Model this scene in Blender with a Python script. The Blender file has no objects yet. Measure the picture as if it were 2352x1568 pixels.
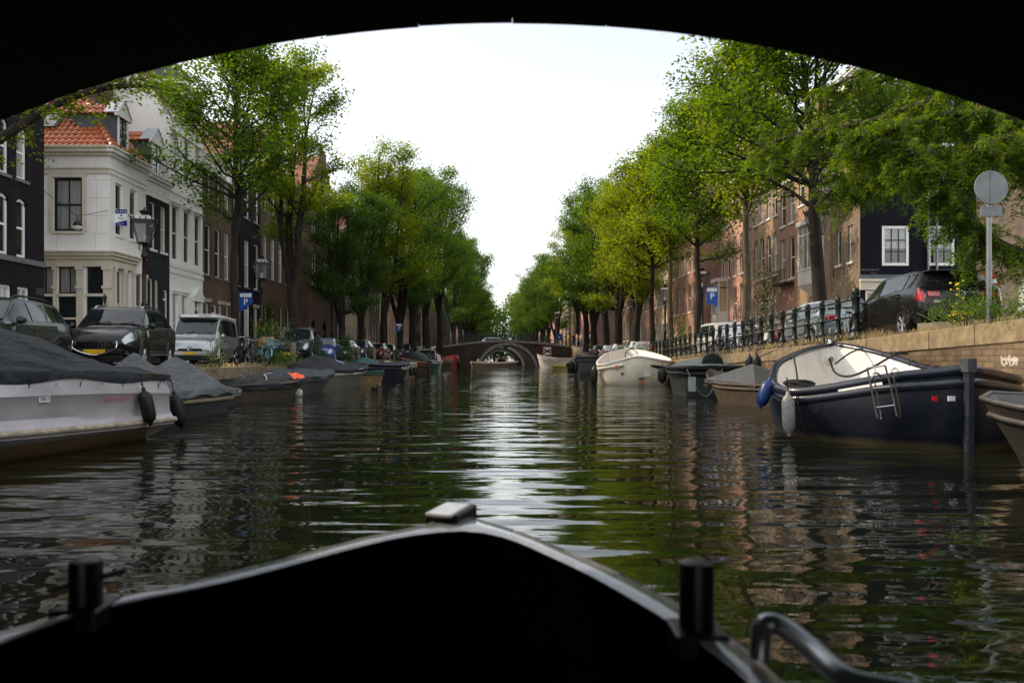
import bpy, math, random
import numpy as np
from math import sin, cos, pi, sqrt, radians as R
from mathutils import Vector, Matrix
random.seed(11)
sc = bpy.context.scene
COL = sc.collection
H0 = 1.35            # eye height above the water
F = 1700.0           # focal length in reference pixels (2352 wide)

def at(px, py, Y):
    """reference pixel + distance along the canal -> point in the world (metres)"""
    return Vector(((px-1160)*Y/F, Y, H0+(820-py)*Y/F))
def U(a, b): return random.uniform(a, b)

# ------------------------------------------------------------------ mesh builder
class MB:
    def __init__(s): s.v = []; s.f = []
    def add(s, vs, fs):
        o = len(s.v); s.v += [(p[0], p[1], p[2]) for p in vs]; s.f += [tuple(i+o for i in q) for q in fs]; return s
    def box(s, x0, x1, y0, y1, z0, z1, M=None):
        vs = [Vector((x, y, z)) for x in (x0, x1) for y in (y0, y1) for z in (z0, z1)]
        if M: vs = [M @ v for v in vs]
        return s.add(vs, [(0,1,3,2),(4,6,7,5),(0,4,5,1),(2,3,7,6),(0,2,6,4),(1,5,7,3)])
    def quad(s, *p): return s.add(p, [tuple(range(len(p)))])
    def grid(s, rows, wrap=False):
        n = len(rows[0]); vs = [p for r in rows for p in r]; fs = []
        for i in range(len(rows)-1):
            for j in range(n if wrap else n-1):
                k = (j+1) % n
                fs.append((i*n+j, i*n+k, (i+1)*n+k, (i+1)*n+j))
        return s.add(vs, fs)
    def tube(s, path, r, n=8, closed=False, cap=True, sq=1.0):
        P = [Vector(p) for p in path]; m = len(P); rows = []; pu = None
        for i in range(m):
            if closed: t = P[(i+1) % m]-P[i-1]
            else: t = P[min(i+1, m-1)]-P[max(i-1, 0)]
            if t.length < 1e-9: t = Vector((0,0,1))
            t.normalize()
            if pu is None:
                pu = Vector((0,0,1)) if abs(t.z) < .9 else Vector((1,0,0))
            u = pu - t*pu.dot(t)
            if u.length < 1e-6: u = t.orthogonal()
            u.normalize(); w = t.cross(u); pu = u
            rr = r[i] if isinstance(r, (list, tuple)) else r
            rows.append([P[i]+u*(cos(2*pi*k/n)*rr)+w*(sin(2*pi*k/n)*rr*sq) for k in range(n)])
        if closed: rows.append(rows[0])
        o = len(s.v); s.grid(rows, True)
        if cap and not closed:
            s.f.append(tuple(o+k for k in range(n))); e = o+(m-1)*n; s.f.append(tuple(e+k for k in range(n)))
        return s
    def lathe(s, prof, n=12, c=(0,0,0), M=None, sx=1, sy=1):
        rows = []
        for r, z in prof:
            row = [Vector((cos(2*pi*k/n)*r*sx, sin(2*pi*k/n)*r*sy, z)) for k in range(n)]
            if M: row = [M @ p for p in row]
            rows.append([p+Vector(c) for p in row])
        return s.grid(rows, True)
    def ring(s, c, r0, r1, n=24, M=None, a0=0, a1=2*pi):
        """flat ring in local xz-plane"""
        rows = []
        for rr in (r0, r1):
            row = [Vector((cos(a0+(a1-a0)*k/n)*rr, 0, sin(a0+(a1-a0)*k/n)*rr)) for k in range(n+1)]
            if M: row = [M @ p for p in row]
            rows.append([p+Vector(c) for p in row])
        return s.grid(rows)
    def prism(s, poly, a, b):
        """polygon in (y,z) extruded along x from a to b"""
        n = len(poly)
        vs = [(a, y, z) for y, z in poly]+[(b, y, z) for y, z in poly]
        return s.add(vs, [tuple(range(n)), tuple(range(n, 2*n))]+[(i, (i+1) % n, n+(i+1) % n, n+i) for i in range(n)])
    def ball(s, c, r, n=10, sx=1, sy=1, sz=1):
        return s.lathe([(sin(pi*i/n)*r, -cos(pi*i/n)*r*sz) for i in range(n+1)], n+2, c, None, sx, sy)
    def build(s, name, mat, parent=None, smooth=0, bev=0, sub=0):
        me = bpy.data.meshes.new(name); me.from_pydata(s.v, [], s.f)
        if smooth:
            import bmesh
            bm = bmesh.new(); bm.from_mesh(me); bmesh.ops.remove_doubles(bm, verts=bm.verts, dist=1e-5)
            bmesh.ops.recalc_face_normals(bm, faces=bm.faces); bm.to_mesh(me); bm.free()
            me.shade_smooth()
            if smooth < 180: me.set_sharp_from_angle(angle=R(smooth))
        o = bpy.data.objects.new(name, me); COL.objects.link(o)
        if mat: me.materials.append(mat)
        if parent: o.parent = parent
        if bev:
            m = o.modifiers.new('bevel', 'BEVEL'); m.width = bev; m.segments = 2; m.limit_method = 'ANGLE'; m.angle_limit = R(40)
        if sub:
            m = o.modifiers.new('sub', 'SUBSURF'); m.levels = sub; m.render_levels = sub
        return o

def tag(o, label, cat, group=None):
    o['label'] = label; o['category'] = cat
    if group: o['group'] = group
    return o
def thing(name, label, cat, loc=(0,0,0), rz=0, group=None):
    o = bpy.data.objects.new(name, None); COL.objects.link(o)
    o.location = loc; o.rotation_euler = (0,0,rz); o.empty_display_size = .3
    return tag(o, label, cat, group)
def dup(root, label=None, loc=None, rz=None, group=None, scale=None, parent=None):
    c = root.copy(); COL.objects.link(c)
    if parent: c.parent = parent
    if label: c['label'] = label
    if loc is not None: c.location = loc
    if rz is not None: c.rotation_euler = (0,0,rz)
    if group: c['group'] = group
    if scale: c.scale = (scale,)*3 if not isinstance(scale, tuple) else scale
    for ch in list(root.children): dup(ch, parent=c)
    return c

# ------------------------------------------------------------------ materials
MATS = {}
class NT:
    def __init__(s, name):
        s.m = bpy.data.materials.new(name); s.m.use_nodes = True
        s.n = s.m.node_tree.nodes; s.l = s.m.node_tree.links; s.b = s.n['Principled BSDF']; s.out = s.n['Material Output']
    def node(s, t, **kw):
        x = s.n.new(t)
        for k, v in kw.items():
            if k in x.inputs: x.inputs[k].default_value = v
            else: setattr(x, k, v)
        return x
    def link(s, a, b): s.l.new(a, b)
    def noise(s, co, scale, detail=5, rough=.6):
        x = s.node('ShaderNodeTexNoise'); x.inputs['Scale'].default_value = scale; x.inputs['Detail'].default_value = detail
        x.inputs['Roughness'].default_value = rough
        if co: s.link(co, x.inputs['Vector'])
        return x.outputs['Fac']
    def ramp(s, f, stops):
        x = s.node('ShaderNodeValToRGB'); e = x.color_ramp.elements
        while len(e) < len(stops): e.new(.5)
        for k, (p, c) in enumerate(stops): e[k].position = p; e[k].color = (c[0], c[1], c[2], 1)
        s.link(f, x.inputs['Fac']); return x.outputs['Color']
    def mix(s, f, a, b, mode='MIX'):
        x = s.node('ShaderNodeMix', data_type='RGBA', blend_type=mode)
        for sock, v in ((x.inputs[0], f), (x.inputs[6], a), (x.inputs[7], b)):
            if isinstance(v, (int, float)): sock.default_value = v
            elif isinstance(v, tuple): sock.default_value = (v[0], v[1], v[2], 1)
            else: s.link(v, sock)
        return x.outputs[2]
    def math(s, op, a, b=0):
        x = s.node('ShaderNodeMath', operation=op)
        for k, v in enumerate((a, b)):
            if isinstance(v, (int, float)): x.inputs[k].default_value = v
            else: s.link(v, x.inputs[k])
        return x.outputs[0]
    def bump(s, h, dist=.01, strength=1):
        x = s.node('ShaderNodeBump'); x.inputs['Distance'].default_value = dist; x.inputs['Strength'].default_value = strength
        s.link(h, x.inputs['Height']); s.link(x.outputs['Normal'], s.b.inputs['Normal'])
    def obco(s, sc_=(1,1,1)):
        t = s.node('ShaderNodeTexCoord'); m = s.node('ShaderNodeMapping'); m.inputs['Scale'].default_value = sc_
        s.link(t.outputs['Object'], m.inputs['Vector']); return m.outputs['Vector']
    def pos(s):
        return s.node('ShaderNodeNewGeometry').outputs['Position']
    def wallco(s):
        """world (x+y, z, 0): the wall's own plane, whichever way it faces"""
        x = s.node('ShaderNodeSeparateXYZ'); s.link(s.pos(), x.inputs[0])
        c = s.node('ShaderNodeCombineXYZ'); s.link(s.math('ADD', x.outputs[0], x.outputs[1]), c.inputs[0]); s.link(x.outputs[2], c.inputs[1])
        return c.outputs[0]

def mat(name, c, c2=None, rough=.6, metal=0, scale=4, bump=0, coat=0, sc_=(1,1,1), spec=.28, dirt=0, dirtc=(.04,.035,.025)):
    if name in MATS: return MATS[name]
    t = NT(name); c2 = c2 or tuple(x*.72 for x in c)
    co = t.obco(sc_)
    n = t.noise(co, scale)
    cc = t.mix(t.ramp(n, [(.35, (0,0,0)), (.65, (1,1,1))]), c2, c)
    if dirt:
        g = t.ramp(t.noise(co, scale*.35, 7, .7), [(.42, (0,0,0)), (.7, (1,1,1))])
        cc = t.mix(t.math('MULTIPLY', g, dirt), cc, dirtc)
    t.link(cc, t.b.inputs['Base Color'])
    t.link(t.math('ADD', rough-.06, t.math('MULTIPLY', t.noise(co, scale*2.3), .14)), t.b.inputs['Roughness'])
    t.b.inputs['Metallic'].default_value = metal; t.b.inputs['Coat Weight'].default_value = coat
    t.b.inputs['Coat Roughness'].default_value = .04
    t.b.inputs['Specular IOR Level'].default_value = spec
    if bump: t.bump(t.noise(co, scale*6, 4), bump)
    MATS[name] = t.m; return t.m

def brick(name, c1, c2, mortar, bw=.215, bh=.068, stain=.35, bump=.004):
    t = NT(name); co = t.wallco()
    b = t.node('ShaderNodeTexBrick'); t.link(co, b.inputs['Vector'])
    b.inputs['Scale'].default_value = 1; b.inputs['Brick Width'].default_value = bw; b.inputs['Row Height'].default_value = bh
    b.inputs['Mortar Size'].default_value = min(.009, bh*.12); b.inputs['Mortar Smooth'].default_value = .3; b.inputs['Bias'].default_value = -.1
    b.inputs['Color1'].default_value = (*c1, 1); b.inputs['Color2'].default_value = (*c2, 1); b.inputs['Mortar'].default_value = (*mortar, 1)
    n = t.ramp(t.noise(co, .55, 7, .65), [(.3, (1-stain,)*3), (.7, (1.1,)*3)])
    m2 = t.node('ShaderNodeMapping'); m2.inputs['Scale'].default_value = (3, .25, 1); t.link(co, m2.inputs['Vector'])
    n2 = t.ramp(t.noise(m2.outputs[0], 1.2, 5), [(.35, (.8,)*3), (.65, (1.05,)*3)])
    cc = t.mix(1, t.mix(1, b.outputs['Color'], n, 'MULTIPLY'), n2, 'MULTIPLY')
    t.link(cc, t.b.inputs['Base Color']); t.b.inputs['Roughness'].default_value = .85; t.b.inputs['Specular IOR Level'].default_value = .15
    t.bump(t.math('ADD', t.math('MULTIPLY', b.outputs['Fac'], -1), t.math('MULTIPLY', t.noise(co, 30), .4)), bump)
    return t.m

def leafmat(name, c1, c2, tr):
    t = NT(name)
    p = t.obco(); n = t.noise(p, .8, 3); n2 = t.noise(p, 9, 2)
    cc = t.mix(t.ramp(n, [(.35, (0,0,0)), (.65, (1,1,1))]), c1, c2)
    cc = t.mix(1, cc, t.ramp(n2, [(.3, (.6,)*3), (.7, (1.25,)*3)]), 'MULTIPLY')
    t.link(cc, t.b.inputs['Base Color']); t.b.inputs['Roughness'].default_value = .45; t.b.inputs['Specular IOR Level'].default_value = .25
    d = t.node('ShaderNodeBsdfTranslucent'); t.link(t.mix(1, cc, tr, 'MULTIPLY'), d.inputs['Color'])
    m = t.node('ShaderNodeMixShader'); m.inputs[0].default_value = .56
    t.link(t.b.outputs[0], m.inputs[1]); t.link(d.outputs[0], m.inputs[2]); t.link(m.outputs[0], t.out.inputs['Surface'])
    return t.m

def paint(name, c, rough=.2, metal=0, flake=.1):
    if name in MATS: return MATS[name]
    t = NT(name); co = t.obco()
    n = t.noise(co, 2.2, 6, .7)
    cc = t.mix(t.ramp(n, [(.4, (0,0,0)), (.75, (1,1,1))]), c, tuple(x*.85+.003 for x in c))
    t.link(cc, t.b.inputs['Base Color']); t.b.inputs['Metallic'].default_value = metal
    t.link(t.math('ADD', rough, t.math('MULTIPLY', n, .12)), t.b.inputs['Roughness'])
    t.b.inputs['Coat Weight'].default_value = 1 if max(c) > .05 else .3; t.b.inputs['Coat Roughness'].default_value = .02
    t.b.inputs['Specular IOR Level'].default_value = .5 if max(c) > .05 else .22
    MATS[name] = t.m; return t.m

def canvas(name, c, c2, rough=.75):
    t = NT(name); co = t.obco((.8, 2.6, 1.5)); co2 = t.obco((2.2, 1.1, 1))
    n = t.noise(t.obco(), 1.4, 6, .65)
    t.link(t.mix(1, t.mix(t.ramp(n, [(.35, (0,0,0)), (.68, (1,1,1))]), c2, c), t.ramp(t.noise(t.obco((1, 1, 6)), 3.1, 5, .7), [(.35, (.72,)*3), (.6, (1.08,)*3)]), 'MULTIPLY'), t.b.inputs['Base Color'])
    t.b.inputs['Roughness'].default_value = rough; t.b.inputs['Specular IOR Level'].default_value = .2
    def ridge(v, sc_): return t.math('ABSOLUTE', t.math('SUBTRACT', t.noise(v, sc_, 3, .5), .5))
    h = t.math('ADD', t.math('MULTIPLY', ridge(co, 1.1), 1.0), t.math('MULTIPLY', ridge(co2, 2.3), .5)); t.bump(h, .22); MATS[name] = t.m
    return t.m
def glassmat(name, c=(.012,.015,.016), rough=.03, curtain=None, spec=.75):
    t = NT(name); co = t.obco()
    if curtain:
        m = t.node('ShaderNodeMapping'); m.inputs['Scale'].default_value = (14, 14, .4); t.link(co, m.inputs[0])
        n = t.noise(m.outputs[0], 1.0, 3)
        t.link(t.ramp(n, [(.3, tuple(x*.45 for x in curtain)), (.7, curtain)]), t.b.inputs['Base Color'])
        t.b.inputs['Roughness'].default_value = .5; t.b.inputs['Coat Weight'].default_value = 1; t.b.inputs['Coat Roughness'].default_value = .02
    else:
        n = t.noise(co, 1.3, 2)
        t.link(t.ramp(n, [(.3, tuple(x*.5 for x in c)), (.7, tuple(x*1.6 for x in c))]), t.b.inputs['Base Color'])
        t.b.inputs['Roughness'].default_value = rough; t.b.inputs['Specular IOR Level'].default_value = spec
        t.bump(t.noise(co, 1.7, 1), .006)
    return t.m

BR_DARK = brick('dark brown brick', (.016,.012,.0155), (.024,.019,.023), (.011,.009,.011))
BR_BROWN = brick('brown brick', (.15,.085,.062), (.10,.06,.046), (.15,.125,.10))
BR_RED = brick('red brick', (.47,.25,.195), (.37,.19,.145), (.42,.36,.30))
BR_PINK = brick('pale red brick', (.60,.31,.23), (.50,.25,.185), (.55,.47,.42))
BR_TAN = brick('tan brick', (.45,.30,.20), (.36,.24,.165), (.34,.29,.23))
BR_GREY = brick('slate grey brick', (.030,.031,.033), (.038,.039,.041), (.024,.024,.026))
BR_OLD = brick('old quay brick', (.215,.155,.098), (.155,.11,.07), (.13,.10,.07), .34, .115, .75, .02)
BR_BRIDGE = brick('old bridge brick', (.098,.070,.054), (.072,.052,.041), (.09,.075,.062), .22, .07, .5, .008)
BR_BLACK = brick('black bridge brick', (.010,.0095,.009), (.014,.0125,.012), (.012,.011,.010), .22, .07, .4, .008)  # near-black brick colour: the dark under the arch is painted in
NAVY = mat('navy painted brick', (.006,.007,.013), (.0045,.005,.009), .6, spec=.07, bump=.003, scale=2)
WHITE_W = mat('white stucco', (.80,.79,.76), (.74,.73,.70), .7, scale=1.2, bump=.002, dirt=.16, dirtc=(.42,.40,.36))
WHITE_T = mat('white trim paint', (.78,.77,.74), (.70,.69,.66), .45, scale=3, dirt=.15, dirtc=(.4,.38,.33))
CREAM = mat('cream trim paint', (.60,.55,.45), (.52,.47,.38), .5, scale=2, dirt=.2, dirtc=(.3,.26,.2))
CREAM_W = mat('cream stucco', (.58,.47,.34), (.5,.4,.29), .75, scale=1.5, bump=.002, dirt=.3)
BLKTRIM = mat('dark green window paint', (.012,.020,.020), None, .3, scale=6)
STONE = mat('grey hardstone', (.30,.28,.25), (.20,.185,.165), .75, scale=4, bump=.004, dirt=.4)
COPING = mat('mossy coping stone', (.26,.20,.125), (.15,.118,.072), .8, scale=5, bump=.01, dirt=.55, dirtc=(.07,.065,.025))
SILL = mat('bluestone sill', (.14,.145,.15), None, .6, scale=6)
SLATE = mat('lead and slate', (.10,.12,.14), (.075,.09,.105), .5, scale=3, dirt=.25)
ZINC = mat('zinc sheet', (.32,.35,.38), (.25,.28,.31), .4, .5, scale=3)
TILE = mat('orange clay roof tile', (.46,.135,.05), (.32,.085,.036), .42, scale=5, bump=.004, dirt=.3, dirtc=(.12,.05,.03))
TILE_D = mat('weathered clay roof tile', (.30,.10,.06), (.20,.07,.045), .6, scale=6, bump=.004, dirt=.4)
TILE_K = mat('dark roof tile', (.06,.055,.055), None, .5, scale=6, bump=.006)
GLASS = glassmat('dark window glass')
GLASS_C = glassmat('curtained window glass', curtain=(.34,.34,.32))
GLASS_W = glassmat('blind covered window glass', curtain=(.5,.5,.48))
GLASS_WARM = glassmat('warm lit curtain glass', curtain=(.62,.5,.3))
CARGLASS = glassmat('tinted car glass', (.010,.014,.016), .02, spec=.42)
LAMPGLASS = None
IRON = mat('dark green cast iron', (.005,.009,.0085), (.008,.013,.012), .36, scale=9, bump=.002, spec=.3)
LAMPIRON = mat('oxblood lamp paint', (.024,.007,.006), (.016,.005,.0045), .35, scale=7, bump=.002)
BLACK = mat('black paint', (.005,.005,.0055), None, .4, scale=8)
RUBBER = mat('black rubber', (.006,.006,.0065), (.009,.009,.009), .42, scale=8)
CHROME = mat('chrome steel', (.62,.63,.64), None, .14, 1, scale=5)
STEEL = mat('galvanised steel', (.20,.21,.22), (.14,.15,.155), .42, .7, scale=6)
ALLOY = mat('alloy wheel', (.5,.51,.52), None, .28, .8, scale=5)
BARK = mat('grey brown bark', (.028,.021,.015), (.012,.009,.007), .9, scale=6, bump=.03, sc_=(1,1,.25))
BARK_L = mat('mottled bark', (.11,.085,.048), (.045,.035,.02), .9, scale=5, bump=.03, sc_=(1,1,.35))
ROPE = mat('weathered rope', (.16,.14,.11), (.08,.07,.06), .9, scale=40)
ROPE_D = mat('dark rope', (.014,.014,.015), None, .9, scale=40)
ASPH = mat('brick paved street', (.10,.078,.062), (.065,.052,.043), .85, scale=1.2, bump=.006, dirt=.4)
RED = mat('red sign paint', (.55,.02,.018), None, .4, scale=5)
SIGNW = mat('white sign paint', (.8,.8,.78), (.72,.72,.70), .4, scale=6)
SIGNB = mat('blue sign paint', (.012,.075,.33), None, .35, scale=6)
SIGNBD = mat('deep blue sign paint', (.012,.022,.20), None, .35, scale=6)
SIGNG = mat('grey sign back', (.17,.18,.185), (.13,.14,.145), .5, .3, scale=6, dirt=.2)
REDTXT = mat('faded red lettering', (.45,.10,.12), None, .5, scale=30)
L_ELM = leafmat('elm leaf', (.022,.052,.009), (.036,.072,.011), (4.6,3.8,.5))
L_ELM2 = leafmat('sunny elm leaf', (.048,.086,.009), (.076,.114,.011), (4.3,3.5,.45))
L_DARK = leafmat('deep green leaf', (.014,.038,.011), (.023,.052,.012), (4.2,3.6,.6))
L_LOC = leafmat('locust leaf', (.040,.085,.010), (.066,.11,.012), (3.2,2.7,.4))
L_WEED = leafmat('weed leaf', (.045,.11,.02), (.085,.15,.025), (2,1.8,.6))
GRASS = leafmat('dry grass blade', (.38,.32,.18), (.46,.39,.23), (1.2,1.1,.9))

def text_mesh(s, size):
    cu = bpy.data.curves.new('t', 'FONT'); cu.body = s; cu.size = size; cu.align_x = 'CENTER'; cu.align_y = 'CENTER'
    cu.resolution_u = 2
    o = bpy.data.objects.new('t', cu); COL.objects.link(o)
    dg = bpy.context.evaluated_depsgraph_get(); dg.update()
    me = bpy.data.meshes.new_from_object(o.evaluated_get(dg)); bpy.data.objects.remove(o); bpy.data.curves.remove(cu)
    return me
def lettering(s, size, mat_, parent, loc, right=(1,0,0), up=(0,0,1), name='lettering', sx=1):
    """text as flat mesh, reading along `right`, standing along `up`"""
    me = text_mesh(s, size); r = Vector(right).normalized(); u = Vector(up).normalized(); n = r.cross(u)
    M = Matrix((r*sx, u, n)).transposed().to_4x4(); M.translation = Vector(loc)
    me.transform(M); me.materials.clear(); me.materials.append(mat_); me.name = name
    o = bpy.data.objects.new(name, me); COL.objects.link(o); o.parent = parent; return o

def interp(xs, ys, x):
    return float(np.interp(x, xs, ys))
def zL(Y):      # level of the left quay
    return interp([-20, 80, 98, 106, 120, 135], [1.0, 1.0, 2.75, 2.75, 1.0, 1.0], Y)
def zR(Y):      # level of the right quay: it climbs to both bridges
    return interp([-12, 3, 12.8, 18.4, 30.6, 40, 46, 78, 98, 118, 135], [2.3, 2.25, 1.99, 1.78, 1.44, 1.16, 1.0, 1.0, 2.75, 2.75, 1.0], Y)
# ================================================================== SETTING
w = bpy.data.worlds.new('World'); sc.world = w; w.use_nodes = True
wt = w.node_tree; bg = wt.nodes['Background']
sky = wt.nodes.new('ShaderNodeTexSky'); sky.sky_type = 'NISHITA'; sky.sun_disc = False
SUN_EL, SUN_DIR = R(35), Vector((-.93, .37, 0)).normalized()
SUN_AZ = math.atan2(SUN_DIR.x, SUN_DIR.y)
sky.sun_elevation = SUN_EL; sky.sun_rotation = SUN_AZ
sky.air_density = 1.0; sky.dust_density = 3.5; sky.ozone_density = 1.0
# haze added to sky, strongest low down; unseen part behind us brighter, lifting ambient
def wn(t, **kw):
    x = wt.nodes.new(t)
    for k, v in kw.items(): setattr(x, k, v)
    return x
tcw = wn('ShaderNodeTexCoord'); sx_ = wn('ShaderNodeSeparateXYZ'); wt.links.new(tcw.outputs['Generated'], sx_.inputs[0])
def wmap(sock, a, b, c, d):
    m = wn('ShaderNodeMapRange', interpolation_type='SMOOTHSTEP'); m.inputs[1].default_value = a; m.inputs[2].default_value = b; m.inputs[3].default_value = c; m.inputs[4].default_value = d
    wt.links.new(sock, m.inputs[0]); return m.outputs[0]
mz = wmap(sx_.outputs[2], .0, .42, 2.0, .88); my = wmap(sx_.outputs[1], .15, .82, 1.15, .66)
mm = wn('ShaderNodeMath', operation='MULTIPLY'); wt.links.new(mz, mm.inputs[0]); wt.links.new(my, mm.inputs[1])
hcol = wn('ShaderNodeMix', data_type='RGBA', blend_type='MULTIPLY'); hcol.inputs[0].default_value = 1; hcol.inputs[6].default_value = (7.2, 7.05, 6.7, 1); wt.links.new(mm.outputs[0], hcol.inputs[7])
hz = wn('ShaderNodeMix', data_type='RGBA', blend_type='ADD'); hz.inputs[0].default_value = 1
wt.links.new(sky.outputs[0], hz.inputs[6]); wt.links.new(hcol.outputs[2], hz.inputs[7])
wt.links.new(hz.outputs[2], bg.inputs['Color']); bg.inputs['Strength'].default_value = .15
sd = bpy.data.lights.new('sun', 'SUN'); so = bpy.data.objects.new('sun', sd); COL.objects.link(so)
sd.energy = 5.0; sd.angle = R(.6); sd.color = (1, .80, .58)
sv = Vector((SUN_DIR.x*cos(SUN_EL), SUN_DIR.y*cos(SUN_EL), sin(SUN_EL)))
so.rotation_euler = sv.to_track_quat('Z', 'Y').to_euler()

cd = bpy.data.cameras.new('camera'); cam = bpy.data.objects.new('camera', cd); COL.objects.link(cam); sc.camera = cam
cam.location = (0, 0, H0); cam.rotation_euler = (R(90), 0, 0)
cd.sensor_width = 36; cd.lens = F/2352*36; cd.shift_x = 16/2352; cd.shift_y = 36/2352
cd.clip_start = .05; cd.clip_end = 3000
cd.dof.use_dof = True; cd.dof.focus_distance = 24; cd.dof.aperture_fstop = 2.4
sc.render.engine = 'CYCLES'; sc.cycles.use_denoising = True; sc.cycles.max_bounces = 7
sc.cycles.diffuse_bounces = 3; sc.cycles.glossy_bounces = 4; sc.cycles.transmission_bounces = 4; sc.cycles.transparent_max_bounces = 8
sc.cycles.sample_clamp_indirect = 6; sc.cycles.caustics_reflective = False; sc.cycles.caustics_refractive = False
sc.view_settings.view_transform = 'Standard'; sc.view_settings.look = 'None'; sc.view_settings.exposure = 0

# ---- water: rippled surface
def water_material():
    t = NT('canal water')
    x = t.node('ShaderNodeSeparateXYZ'); t.link(t.pos(), x.inputs[0])
    def co(kx, ky, off=0):
        c = t.node('ShaderNodeCombineXYZ'); t.link(t.math('MULTIPLY', x.outputs[0], kx), c.inputs[0])
        t.link(t.math('MULTIPLY', x.outputs[1], ky), c.inputs[1]); c.inputs[2].default_value = off; return c.outputs[0]
    h = t.math('MULTIPLY', t.noise(co(.55, 1.75), 1, 1.5, .4), .088)
    h = t.math('ADD', h, t.math('MULTIPLY', t.noise(co(1.7, 4.8, 5), 1, 1.5, .5), .0125))
    h = t.math('ADD', h, t.math('MULTIPLY', t.noise(co(6, 14, 9), 1, 2, .5), .0011))
    calm = t.ramp(t.noise(co(.12, .10, 3), 1, 2), [(.35, (.45,)*3), (.65, (1,)*3)])
    h = t.math('MULTIPLY', h, calm)
    t.bump(h, 1.0, 1.0)
    t.b.inputs['Base Color'].default_value = (.007, .009, .004, 1); t.b.inputs['Roughness'].default_value = .012
    t.b.inputs['IOR'].default_value = 1.55; t.b.inputs['Specular IOR Level'].default_value = .5
    return t.m
WATER = water_material()
def plane(name, x0, x1, ys, zf, m, kind='structure'):
    b = MB(); b.grid([[(x0, y, zf(y)), (x1, y, zf(y))] for y in ys]); o = b.build(name, m); o['kind'] = kind; return o
plane('water', -9.05, 9.05, [-60, 0, 60, 140, 300, 900], lambda y: 0, WATER)
YS = [-60, -12, 3, 8, 12.8, 15.6, 18.4, 24, 30.6, 40, 46, 60, 78, 84, 90, 98, 106, 112, 118, 126, 135, 160, 220, 400, 1500]
o = plane('street', -16.0, -9.35, YS, zL, ASPH)
plane('street', 9.35, 15.2, YS, zR, ASPH)
plane('pavement', -600, -16.0, YS, lambda y: zL(y)+.10, STONE)
plane('pavement', 15.2, 600, YS, lambda y: zR(y)+.10, STONE)
plane('ground', -2500, 2500, [-2500, 2500], lambda y: -1.5, ASPH)

# ---- quay walls (brick face + coping)
def quay(x, s, zf, label):
    root = thing('quay_wall', label, 'quay wall', (x, 0, 0))
    b = MB(); c = MB(); ys = [3.2]+[y for y in YS if 3.2 < y <= 400]
    for i in range(len(ys)-1):
        y0, y1 = ys[i], ys[i+1]; z0, z1 = zf(y0)-.36, zf(y1)-.36
        b.quad((0, y0, -.8), (0, y1, -.8), (0, y1, z1), (0, y0, z0))
    b.build('brick_face', BR_OLD, root)
    y = 3.2
    while y < 130:
        L = min(U(1.1, 1.7), 130-y); g = .008; y1 = y+L-g
        za, zb = zf(y), zf(y1); p = -s*U(.03, .045)
        xs = (p, s*.42)
        vs = [(xx, yy, zz) for xx in xs for yy, zt in ((y, za), (y1, zb)) for zz in (zt-.37, zt+.03)]
        c.add(vs, [(0,1,3,2),(4,6,7,5),(0,4,5,1),(2,3,7,6),(0,2,6,4),(1,5,7,3)])
        y += L
    c.build('coping', COPING, root, bev=.02)
    return root
quay(-9, -1, zL, 'shaded brick quay wall with stone coping behind the moored boats on the left bank')
qr = quay(9, 1, zR, 'sunlit brick quay wall with stone coping sloping up to the right behind the navy boat')
# graffiti scrawl on the sunlit wall, pale paint strokes
def scrawl(root, px, py, px1, py1):
    b = MB()
    def P(u, v):
        x, y = px+(px1-px)*u, py+(py1-py)*v; Y = 9*F/(x-1160); return (-.012, Y, H0+(820-y)*Y/F)
    for pts in ([(0,.1),(.05,.8),(.2,1),(.3,.7),(.28,.2)], [(.3,.2),(.36,.9),(.5,.5),(.42,.25)], [(.5,.0),(.55,.95),(.72,.95),(.75,.4),(.6,.35)], [(.8,.1),(.78,.8),(.95,.9),(1,.4),(.85,.3)], [(.1,.4),(.5,.45),(.95,.6)]):
        b.tube([P(*q) for q in pts], .022, 5)
    o = b.build('graffiti', mat('faded white spray paint', (.5,.49,.46), (.36,.33,.28), .8, scale=20), root, 60); o.scale = (.3, 1, 1)
scrawl(qr, 2300, 815, 2338, 840)

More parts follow.
